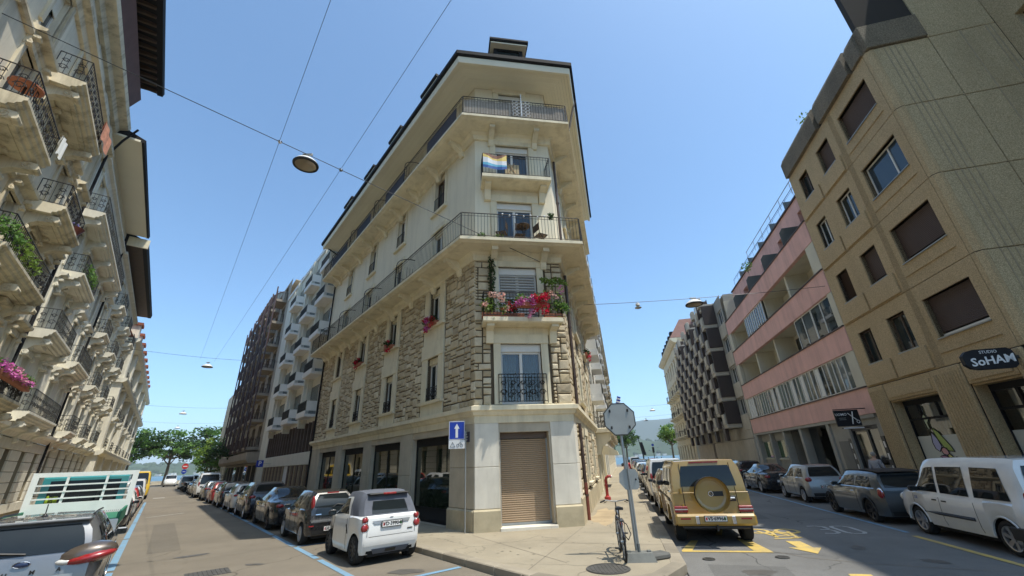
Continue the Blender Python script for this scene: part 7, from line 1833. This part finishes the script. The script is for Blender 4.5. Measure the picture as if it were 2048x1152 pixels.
m = MB(); m.tube([(-.50,-.052,2.46),(-.34,-.052,2.46),(-.42,-.052,2.60)], .012, 4, True); m.build('triangle', M['ink'], p_)
m = MB()
for cx_ in (-.25,-.13): m.tube([(cx_+.045*math.cos(a*.6283),-.052,2.50+.045*math.sin(a*.6283)) for a in range(10)], .006, 4, True)
m.tube([(-.25,-.052,2.50),(-.20,-.052,2.58),(-.15,-.052,2.58),(-.13,-.052,2.50)], .006, 4); m.build('bicycle_symbol', M['ink'], p_)
m = MB(); m.box(-.35,.0,-.03,-.0,2.58,2.61); m.build('bracket', M['steel'], sg)
ss = empty('octagonal_sign', facing((2.454,10.26,.13), -.05), 'large grey octagonal sign seen from behind on a steel pole', 'road sign')
m = MB(); m.tube([(0,0,0),(0,0,2.95)], .034, 10); m.build('pole', M['steel'], ss)
m = MB(); m.prism([(.39*math.cos(rad(22.5+45*i)), .39*math.sin(rad(22.5+45*i))) for i in range(8)], .04, .065, 'y'); oc = m.build('sign_panel', M['signback'], ss, TR(0,-.11,2.80))
m = MB(); m.tube([(.385*math.cos(rad(22.5+45*i)), .052, .385*math.sin(rad(22.5+45*i))) for i in range(8)], .018, 5, True); m.build('edge_rim', M['irongrey'], oc)
m = MB(); m.prism([(.375*math.cos(rad(22.5+45*i)), .375*math.sin(rad(22.5+45*i))) for i in range(8)], .066, .069, 'y'); m.build('sign_face', plain('red_sign_face', (.5,.02,.02), .4), oc)
for i in range(4): m = MB(); m.bbox(-.02,.02,.02,.042,-.035,.035,.006); m.build('fixing', M['ink'], oc, TR(.30*math.cos(rad(45+90*i)),0,.27*math.sin(rad(45+90*i))))
m = MB(); m.bbox(-.05,.05,-.045,-.03,2.66,2.70,.006); m.bbox(-.05,.05,-.045,-.03,2.90,2.94,.006); m.build('bracket', M['steel'], ss)
ts = empty('temporary_sign', facing((2.40,9.83,.13), -.08), 'small grey sign seen from behind on a temporary post in a grey foot block', 'road sign')
m = MB(); m.tube([(0,0,.1),(0,0,1.95)], .021, 8); m.build('post', M['steel'], ts)
m = MB(); m.prism([(-.20,.13),(-.08,.22),(.16,.20),(.20,.12),(.20,-.16),(.14,-.20),(-.10,-.20),(-.22,-.05)], .02, .035, 'y'); pn_ = m.build('sign_panel', M['signback'], ts, TR(0,0,1.50)); 
m = MB(); m.tube([(.0,.02,-.12),(.0,.02,.16)], .012, 5); m.ball((.14,.015,.0),.02,6,4); m.build('clip', M['ink'], pn_)
m = MB(); m.add([(-.30,-.20,0),(.30,-.20,0),(.34,.20,0),(-.34,.20,0),(-.25,-.13,.15),(.25,-.13,.15),(.27,.15,.15),(-.27,.15,.15)], [(0,1,5,4),(1,2,6,5),(2,3,7,6),(3,0,4,7),(4,5,6,7)]); m.bbox(-.24,-.16,-.02,.06,.14,.18,.01); m.bbox(.16,.24,-.02,.06,.14,.18,.01)
m.tube([(0,0,.14),(0,0,.30)], .032, 8); m.build('foot_block', rough_mat('grey_recycled_block', (.17,.175,.16), .9, .25, 3, 20, .3), ts)
m = MB(TR(.36,.14,0) @ RZ(.5)); m.bbox(-.26,.26,-.16,.16,0,.11,.03); m.build('foot_block', rough_mat('dark_recycled_block', (.12,.12,.11), .9, .25, 3, 20, .3), ts)
# bicycle chained to the pole, heading up the street
bk_ = empty('bicycle', cf(RW,10.02,-.22,0.10,.13), 'black city bicycle parked against the octagonal sign pole', 'bicycle')
M['bikeblack'] = plain('black_frame_paint', (.012,.013,.02), .3, .2, coat=.5)
R_ = .345
for y, nm in ((0,'wheel'),(1.06,'wheel')):
    t = MB(TR(0,y,R_)); t.tube([(0,R_*math.cos(2*math.pi*i/32),R_*math.sin(2*math.pi*i/32)) for i in range(32)], .024, 6, True); wo_ = t.build(nm, M['tyre'], bk_)
    t = MB(TR(0,y,R_)); t.tube([(0,.30*math.cos(2*math.pi*i/28),.30*math.sin(2*math.pi*i/28)) for i in range(28)], .010, 4, True); t.cyl(.03,-.05,.05,8,RY(math.pi/2))
    for i in range(18): a = 2*math.pi*i/18; t.tube([(.02*(-1)**i,0,0),(0,.30*math.cos(a),.30*math.sin(a))], .0022, 3)
    t.build('rim', M['steel'], wo_)
    t = MB(TR(0,y,R_)); pts = [(0,.385*math.cos(a),.385*math.sin(a)) for a in [rad(20+14*k) for k in range(11 if y == 0 else 9)]]; t.tube(pts, .020, 5); t.build('mudguard', M['bikeblack'], bk_)
t = MB(); bbk, st_, hd, sh_ = (0,.44,.30), (0,.26,.78), (0,.90,.86), (0,.93,.72)
for a, b, r_ in ((bbk,st_,.017),(bbk,sh_,.021),(st_,hd,.017),(hd,(0,.96,.62),.022),(st_,(0,.21,.92),.014)): t.tube([a,b], r_, 7)
for sx in (-1,1): t.tube([bbk,(sx*.055,0,R_)], .010, 5); t.tube([st_,(sx*.055,0,R_)], .009, 5); t.tube([(sx*.03,.95,.68),(sx*.05,1.06,R_)], .013, 5)
t.tube([hd,(0,.87,1.0)], .014, 6); t.build('frame', M['bikeblack'], bk_)
t = MB(); t.tube([(-.33,.74,1.02),(-.22,.80,1.05),(-.05,.87,1.02),(.05,.87,1.02),(.22,.80,1.05),(.33,.74,1.02)], .013, 6); t.build('handlebar', M['steel'], bk_)
for sx in (-1,1): t = MB(); t.tube([(sx*.24,.79,1.045),(sx*.35,.73,1.015)], .018, 6); t.tube([(sx*.2,.81,1.02),(sx*.27,.83,.99)], .007, 4); t.build('grip', M['tyre'], bk_)
t = MB(); t.prism([(-.085,.04),(.085,.04),(.02,.30),(-.02,.30)], .92, .97, 'z'); t.build('saddle', M['ink'], bk_)
t = MB(); t.cyl(.09,.03,.036,16,TR(0,.44,.30) @ RY(math.pi/2))
for sx in (-1,1): t.tube([(sx*.06,.44,.30),(sx*.075,.44+sx*.11,.30+sx*.12)], .010, 5); t.bbox(sx*.12-.045,sx*.12+.045,.44+sx*.11-.03,.44+sx*.11+.03,.30+sx*.12-.012,.30+sx*.12+.012,.005)
t.build('crankset', M['irongrey'], bk_)
t = MB(); t.box(-.06,.06,-.12,.30,.73,.74); 
for sx in (-1,1): t.tube([(sx*.06,-.1,.73),(sx*.055,0,R_)], .006, 4)
t.build('rear_rack', M['bikeblack'], bk_); t = MB(); t.bbox(-.03,.03,-.16,-.13,.66,.71,.008); t.build('rear_light', M['redlens'], bk_)
t = MB(); t.tube([(.02,.35,.70),(.14,.32,.62),(.20,.25,.45),(.12,.1,.36),(.02,.02,.5)], .011, 5); t.build('cable_lock', M['ink'], bk_)
# hydrant
hy = empty('fire_hydrant', TR(*RW(23.2,-1.0,.13)), 'red fire hydrant with angled head on the right pavement', 'fire hydrant')
M['hydred'] = paint_mat('hydrant_red', (.36,.015,.015), 0, .35, .4)
m = MB(); m.lathe([(.16,0),(.16,.14),(.10,.17),(.075,.22),(.075,.62),(.095,.64),(.095,.70),(.075,.72),(.075,.92)], 14); m.build('column', M['hydred'], hy)
m = MB(); m.tube([(0,0,.86),(.02,-.04,1.0),(.14,-.10,1.08),(.26,-.12,1.06)], .07, 8); m.build('head', M['hydred'], hy); m = MB(); m.cyl(.055,0,.05,10,TR(.26,-.12,1.06) @ RY(math.pi/2)); m.build('cap', M['signwhite'], hy)
# shop signs
st_o = empty('shop_sign', frame(RW(14.12,10.95,4.22), nR, dR), 'black bottle-shaped studio sign projecting from the brown concrete block', 'shop sign')
m = MB(); m.prism([(-1.30,-.12),(-1.18,-.24),(-.98,-.28),(-.22,-.28),(-.12,-.20),(-.10,-.06),(-.10,.10),(-.14,.22),(-.24,.28),(-1.0,.28),(-1.18,.24),(-1.30,.12)], -.06, .06, 'y'); m.build('sign_board', M['navy'], st_o)
m = MB(); m.bbox(-.12,.12,-.035,.035,-.04,.05,.02); m.bbox(.02,.10,-.08,.08,-.10,.12,.01); m.build('bracket', M['irongrey'], st_o)
inst('lettering', text_mesh('SoHAM', .31, .004, M['signwhite'], shear=.12, bold=.006), st_o, TR(-.66,-.066,-.05) @ RY(rad(-4)) @ TXT @ SCL(1.05,1,1)); inst('lettering', text_mesh('STUDIO', .115, .003, M['signwhite']), st_o, TR(-.68,-.066,.19) @ TXT)
un = empty('shop_sign', frame(RW(22.55,10.95,3.32), nR, dR), 'black barber sign with crossed scissors hung from the pink block', 'shop sign')
m = MB(); m.bbox(-1.25,-.28,-.045,.045,-.34,.36,.01); m.build('sign_board', M['navy'], un)
m = MB(); m.tube([(-1.25,0,.40),(.05,0,.40)], .022, 6); m.tube([(-1.1,0,-.42),(.05,0,-.42)], .022, 6); m.build('bracket', M['ink'], un); m = MB(); m.tube([(-1.05,-.02,-.42),(-.25,-.02,-.42)], .03, 6); m.build('tube_light', M['signwhite'], un)
inst('lettering', text_mesh('UOMO', .15, .003, M['signwhite'], bold=.002), un, TR(-1.0,-.05,.17) @ TXT)
m = MB(); m.tube([(-.72,-.052,.22),(-.42,-.052,-.10)], .018, 5); m.tube([(-.52,-.052,.28),(-.64,-.052,-.25)], .024, 5); m.tube([(-.40+.06*math.cos(a*.7),-.052,-.16+.06*math.sin(a*.7)) for a in range(9)], .014, 4, True); m.build('scissors', M['signwhite'], un)
for z in (.02,-.05): m = MB(); m.box(-1.12,-.84,-.049,-.0465,z-.008,z+.008); m.build('small_print', M['signback'], un)
ps = empty('parking_sign', frame(LW(45.5,6.9,2.72), nL, dL), 'blue parking sign with white letter on the white block front', 'road sign')
m = MB(); m.bbox(-.28,.28,-.03,.03,-.28,.28,.01); m.build('sign_panel', M['signblue'], ps); inst('lettering', text_mesh('P', .5, .004, M['signwhite'], bold=.01), ps, TR(0,-.034,0) @ TXT); m = MB(); m.box(.281,1.0,-.02,.02,-.02,.02); m.build('bracket', M['steel'], ps)
ne = empty('no_entry_sign', frame(LW(96,3.2,0), nL, dL), 'no-entry sign above a blue round sign on a far pole near the lake', 'road sign')
m = MB(); m.tube([(0,0,0),(0,0,3.7)], .05, 6); m.build('pole', M['steel'], ne); 
m = MB(); m.cyl(.45,-.03,.03,20,TR(0,-.08,3.35) @ RX(math.pi/2)); d_ = m.build('disc', plain('red_disc', (.55,.02,.02), .4), ne); m = MB(); m.box(-.3,.3,-.125,-.112,3.27,3.43); m.build('bar', M['signwhite'], d_); m = MB(); m.cyl(.36,-.03,.03,20,TR(0,-.08,2.5) @ RX(math.pi/2)); d2_ = m.build('disc', M['signblue'], ne); m = MB(); m.box(-.18,.18,-.125,-.112,2.46,2.54); m.build('arrow', M['signwhite'], d2_)
# traffic light and flag mast far along the right street
tl = empty('traffic_light', frame(RW(96,6.4,0), nR, dR), 'dark traffic light post at the end of the right street', 'traffic light')
m = MB(); m.tube([(0,0,0),(0,0,3.4)], .07, 6); m.build('pole', M['ink'], tl); m = MB(); m.bbox(-.22,.22,-.15,.15,2.6,3.7,.04); m.build('signal_head', M['ink'], tl); m = MB(); m.cyl(.26,-.02,.02,14,TR(0,-.12,4.1) @ RX(math.pi/2)); m.build('disc', M['signblue'], tl)
pm = empty('banner_mast', TR(*RW(98,4.3,0)), 'slanting dark banner mast beside the far traffic light', 'mast'); m = MB(); m.tube([(0,0,0),(0,0,2.2),(-.6,0,5.6)], [.12,.16,.05], 6); m.build('pole', M['navy'], pm); m = MB(); m.prism([(0,2.2),(.7,2.2),(.2,4.8),(-.4,4.8)], -.02, .02, 'y'); m.build('banner', M['navy'], pm)
fl = empty('flag', TR(*RW(38,.2,6.45)) @ SCL(.62,.62,.62), 'small blue and white flag flying behind the grey octagonal sign', 'flag')
m = MB(); m.tube([(-.7,0,-1.2),(.1,0,1.0)], .025, 5); m.build('flagpole', M['steel'], fl)
for i, mt in enumerate(('signblue','signwhite','signblue','signwhite','signblue')): m = MB(); z = .75-i*.2; m.add([(.0-i*.07,0,z+.2),(.5-i*.02,.08,z+.06),(.42-i*.05,.05,z-.14),(-.07-i*.07,0,z)], [(0,1,2,3)]); m.build('flag_stripe', M[mt], fl)
# ---------------------------------------------------------------- things on the corner balconies
bn = empty('banner', Wb @ FC @ TR(cu(.28),.83,13.12), 'printed blue white and yellow banner tied to the third balcony railing', 'banner')
def band(pts_top, pts_bot, mt, nm): 
    m = MB(); n = len(pts_top); off = lambda x: .02+.025*math.sin(x*9)
    m.add([(-x,off(x),z) for x, z in pts_top]+[(-x,off(x),z) for x, z in pts_bot], [(i,i+1,n+i+1,n+i) for i in range(n-1)]); m.build(nm, mt, bn)
X = [0,.2,.4,.6,.8,1.0]
tp_ = [1.0,.9,.84,.82,.86,.98]
lay = [('white_field','signwhite',[1,.88,.80,.78,.84,.97],[.52,.50,.46,.42,.44,.46])]
band(list(zip(X,[1,.97,.92,.90,.92,.98])), list(zip(X,[.98,.86,.74,.72,.78,.94])), plain('brown_print', (.22,.09,.05), .7), 'brown_peak')
band(list(zip(X,[.98,.86,.74,.72,.78,.94])), list(zip(X,[.80,.76,.66,.62,.60,.62])), plain('yellow_print', (.80,.58,.16), .7), 'yellow_field')
band(list(zip(X,[.80,.76,.66,.62,.60,.62])), list(zip(X,[.52,.50,.46,.42,.40,.40])), M['signwhite'], 'white_field')
band(list(zip(X,[.52,.50,.46,.42,.40,.40])), list(zip(X,[.40,.36,.34,.32,.32,.34])), plain('turquoise_print', (.10,.42,.60), .7), 'turquoise_field')
band(list(zip(X,[.40,.36,.34,.32,.32,.34])), list(zip(X,[.26,.22,.20,.18,.16,.22])), plain('blue_print', (.01,.09,.33), .7), 'blue_field')
def chair(place, label, mat='wood', group=None):
    o = empty('balcony_chair', place, label, 'chair', group)
    m = MB()
    for i in range(4): m.box(-.2,.2,-.2+i*.105,-.115+i*.105,.44,.46)
    m.build('seat', M[mat], o); m = MB()
    for i in range(3): m.box(-.2,.2,.20,.22,.60+i*.11,.69+i*.11)
    m.build('backrest', M[mat], o)
    for sx in (-1,1): m = MB(); m.tube([(sx*.2,.23,.92),(sx*.2,.19,.44),(sx*.2,-.18,0)], .014, 5); m.build('leg', M['iron'], o); m = MB(); m.tube([(sx*.18,-.2,.45),(sx*.18,.2,0)], .014, 5); m.build('leg', M['iron'], o)
    return o
FCw = Wb @ FC
chair(FCw @ TR(cu(1.0),.6,9.91) @ RZ(1.2), 'dark folding chair nearest the banner side on the long second balcony'); chair(FCw @ TR(cu(2.6),.55,9.91) @ RZ(-1.2), 'dark folding chair by the lantern on the long second balcony'); chair(FCw @ TR(cu(1.75),.45,9.91), 'dark slatted chair behind the little table on the long second balcony')
bt = empty('bistro_table', FCw @ TR(cu(1.85),.78,9.91), 'round dark bistro table on the long second balcony', 'table'); m = MB(); m.cyl(.28,.70,.725,16); m.build('tabletop', M['wood'], bt)
for a in range(3): m = MB(); m.tube([(.22*math.cos(a*2.09),.22*math.sin(a*2.09),0),(0,0,.35),(-.15*math.cos(a*2.09),-.15*math.sin(a*2.09),.7)], .012, 5); m.build('leg', M['iron'], bt)
for u, lb in ((.25,'terracotta trough with low plants at the left end of the long second balcony'),(.85,'green pot plant beside the terracotta trough on the long second balcony')): plant(FCw @ TR(cu(u),.75,9.91), lb, [('leaf',[((0,0,.22),(.22,.12,.14),60,.05)])], name='pot_plant', stem=False); m = MB(); m.bbox(-.2,.2,-.1,.1,0,.14,.02); m.build('trough', M['terra'], bpy.data.objects[[o.name for o in bpy.data.objects if o.name.startswith('pot_plant')][-1]])
ln = empty('lantern', FCw @ TR(cu(2.95),1.04,10.95), 'round wire lantern plant hung on the long second balcony rail', 'lantern'); m = MB(); clump(m,(0,0,.05),(.14,.14,.16),90,.05,rng); m.build('foliage', M['leafd'], ln, kind='stuff')
for i in range(7):
    m = MB(); m.ball((0,0,0),.045,8,5); m.build('light_bulb', M['signwhite'], None, FCw @ TR(cu(1.0+i*.28),1.02,10.98-.04*(i%2)), ('leftmost','second','third','middle','fifth','sixth','rightmost')[i]+' white globe of the string lights on the long second balcony', 'string light', 'globes of the string lights')
ww = empty('wire_screen', FCw @ TR(cu(2.0),1.0,16.1), 'white scrolled metal trellis tied to the top balcony railing', 'trellis'); m = MB()
for i in range(4):
    for j in range(5): m.tube([(-.3+i*.2+.09*math.cos(a*.9),.09,.1+j*.19+.09*math.sin(a*.9)) for a in range(7)], .012, 4, True)
m.tube([(0,.09,0),(0,.09,1.35)], .018, 5); m.build('scrollwork', M['signwhite'], ww)
fs_ = empty('folding_chair', FCw @ TR(cu(1.55),.55,13.08), 'beige folded deck chair on the third balcony', 'chair'); m = MB(); m.box(-.3,.3,0,.02,.1,.75); m.build('seat_cloth', rough_mat('beige_canvas', (.5,.4,.24), .9, .1, 4, 20, .1), fs_); m = MB(); m.tube([(-.3,.02,0),(.2,.03,.85)], .018, 5); m.tube([(.3,.02,0),(-.1,.03,.8)], .018, 5); m.build('frame', M['woodlight'], fs_)
# clutter on left balconies
tb = empty('balcony_table', h1w @ TR(-14.4,.6,11.42), 'round terracotta coloured table on a high left balcony', 'table'); m = MB(); m.cyl(.35,.62,.66,16); m.build('tabletop', M['terra'], tb); m = MB(); m.tube([(0,0,0),(0,0,.62)], .03, 6); m.build('stem', M['iron'], tb)
bc = empty('wicker_basket', h1w @ TR(-22.6,.72,11.42), 'red oval basket on the balcony above the herb balcony on the left', 'basket'); m = MB(); m.lathe([(.2,0),(.34,.28),(.36,.30),(.32,.29),(.18,.02)], 16); m.build('bowl', M['pipered'], bc); m = MB(); m.ball((0,0,.42),.16,8,5); m.build('bundle', plain('violet_cloth', (.12,.10,.3), .8), bc)
# ---------------------------------------------------------------- people
M['skin'] = plain('skin', (.50,.31,.22), .6); M['hairgrey'] = rough_mat('grey_hair', (.38,.36,.33), .8, .3, 30, 90, .4); M['jeans'] = rough_mat('dark_trousers', (.03,.035,.05), .9, .15, 6, 60, .1)
def plaid(name):
    m, n, b = _nodes(name); c = n.nodes.new('ShaderNodeTexCoord').outputs['Object']
    def wv(axis): t = n.nodes.new('ShaderNodeTexWave'); t.bands_direction = axis; t.inputs['Scale'].default_value = 9; n.links.new(c, t.inputs[0]); return t.outputs['Fac']
    k = _mix(n, _ramp(n, wv('X'), [(.4,0.0),(.6,1.0)]), (.58,.57,.58), (.25,.25,.28)); k = _mix(n, _math(n,'MULTIPLY',_ramp(n, wv('Z'), [(.45,0.0),(.6,1.0)]),.5), k, (.15,.15,.18))
    n.links.new(k, b.inputs['Base Color']); b.inputs['Roughness'].default_value = .9; return m
def skinned(name, verts, edges, radii, mat, parent, root=0, sub=1):
    me = bpy.data.meshes.new(name); me.from_pydata(verts, edges, []); o = bpy.data.objects.new(name, me); COL.objects.link(o)
    md = o.modifiers.new('s','SKIN'); md.use_smooth_shade = True; sv = me.skin_vertices[0].data
    for i, r_ in enumerate(radii): sv[i].radius = (r_, r_) if isinstance(r_, (int,float)) else r_; sv[i].use_root = (i == root)
    o.modifiers.new('u','SUBSURF').levels = sub; o.modifiers['u'].render_levels = sub
    dg = bpy.context.evaluated_depsgraph_get(); dg.update(); m2 = bpy.data.meshes.new_from_object(o.evaluated_get(dg)); bpy.data.objects.remove(o)
    m2.name = name; m2.materials.clear(); m2.materials.append(mat); return inst(name, m2, parent)
def person(place, label, shirt, trousers, hair, h=1.76, stride=.16, arm=.12):
    o = empty('person', place, label, 'person'); k = h/1.76
    V = [(0,0,.96),(0,0,1.12),(0,-.01,1.30),(0,-.01,1.44),(0,.01,1.53),(0,.03,1.60),(0,.04,1.68),
         (-.10,0,.92),(-.10,stride,.50),(-.10,stride*.6,.08),(-.10,stride*.6+.17,.03),(.10,0,.92),(.10,-stride*.5,.50),(.10,-stride*1.5,.10),(.10,-stride*1.5+.17,.03),
         (-.19,-.01,1.42),(-.25,-arm*.5,1.14),(-.24,arm,.90),(-.235,arm+.03,.82),(.19,-.01,1.42),(.25,arm*.6,1.14),(.24,arm+.12,.92),(.235,arm+.16,.84)]
    E_ = [(0,1),(1,2),(2,3),(3,4),(4,5),(5,6),(0,7),(7,8),(8,9),(9,10),(0,11),(11,12),(12,13),(13,14),(3,15),(15,16),(16,17),(17,18),(3,19),(19,20),(20,21),(21,22)]
    Rr = [(.15,.10),(.135,.095),(.155,.105),(.12,.085),.052,.085,.085,.085,.058,.042,.035,.085,.058,.042,.035,.055,.042,.032,.04,.055,.042,.032,.04]
    V = [(x*k,y*k,z*k) for x,y,z in V]; Rr = [tuple(q*k for q in r_) if isinstance(r_, tuple) else r_*k for r_ in Rr]
    skinned('body', V, E_, Rr, M['skin'], o, 0, 2)
    grow = lambda r_, g: tuple(q+g for q in r_) if isinstance(r_, tuple) else r_+g
    idx = [0,1,2,3,15,16,17,19,20,21]; mp = {a: i for i, a in enumerate(idx)}
    sv_ = [list(V[a]) for a in idx]; sv_[0][2] -= .04
    for a, b_ in ((6,5),(9,8)): sv_[a] = [sv_[b_][q]*.45+sv_[a][q]*.55 for q in range(3)]
    skinned('shirt', [tuple(q) for q in sv_], [(mp[a],mp[b_]) for a, b_ in E_ if a in mp and b_ in mp], [grow(Rr[a], .028 if a < 4 else .024) for a in idx], shirt, o, 0, 2)
    idx = [0,7,8,9,11,12,13]; mp = {a: i for i, a in enumerate(idx)}
    skinned('trousers', [V[a] for a in idx], [(mp[a],mp[b_]) for a, b_ in E_ if a in mp and b_ in mp], [grow(Rr[a], .02) for a in idx], trousers, o, 0, 2)
    for a, b_ in ((9,10),(13,14)): skinned('shoe', [V[a], V[b_]], [(0,1)], [.055*k,.045*k], M['ink'], o, 0, 1)
    m = MB(); m.smooth = True; m.ball((0,.02*k,1.685*k), .105*k, 14, 8, None, .92, 1.02, .98); m.build('hair', hair, o)
    m = MB(); m.smooth = True
    for sx in (-1,1): m.ball((sx*.088*k,.05*k,1.64*k), .022*k, 6, 5, None, .5, 1, 1.4)
    m.ball((0,.135*k,1.635*k), .018*k, 6, 5, None, .8, 1, 1.3); m.build('ears_and_nose', M['skin'], o)
    return o
person(cf(RW,21.9,10.35,-1.15,.13), 'grey-haired person in a checked shirt seen from behind at the barber door', plaid('grey_check'), M['jeans'], M['hairgrey'], 1.74)
person(cf(RW,38,.25,0,.13), 'pedestrian in a red top walking away on the right pavement', plain('red_shirt', (.5,.02,.03), .8), M['jeans'], rough_mat('pale_cap', (.6,.58,.55), .8, .1, 10, 40, .1), 1.75)
for i, (u, v, c) in enumerate(((88,6.3,(.03,.03,.04)),(90,7.3,(.05,.08,.2)),(93,5.0,(.35,.3,.25)))):
    person(cf(RW,u,v,.8*i,.0), ('dark-clothed pedestrian','blue-clothed pedestrian','beige-clothed pedestrian')[i]+' at the far end of the right street', plain('far_clothes', c, .8), M['jeans'], M['ink'], 1.74)
# step rails beside the shop window
gr = empty('window_grille', TR(*RW(13.85,11)) @ FT @ TR(17.3,.25,.13), 'white slatted bench end beside the shop window of the brown block', 'grille'); m = MB()
for i in range(9): m.box(-.5+i*.13,-.44+i*.13,0,.03,.7,1.25)
m.box(-.55,.6,0,.04,1.25,1.31); m.build('slat_frame', M['signwhite'], gr)
# ---------------------------------------------------------------- air
hm = bpy.data.materials.new('haze_air'); hm.use_nodes = True; hn = hm.node_tree; hn.nodes.remove(hn.nodes['Principled BSDF'])
pv = hn.nodes.new('ShaderNodeVolumePrincipled'); pv.inputs['Color'].default_value = (.80,.90,1.0,1); pv.inputs['Density'].default_value = 1.35e-4
hn.links.new(pv.outputs[0], hn.nodes['Material Output'].inputs['Volume'])
mb = MB(); mb.box(-9100,9100,-3100,9100,-2.6,470); hz = mb.build('haze', hm, kind='stuff')
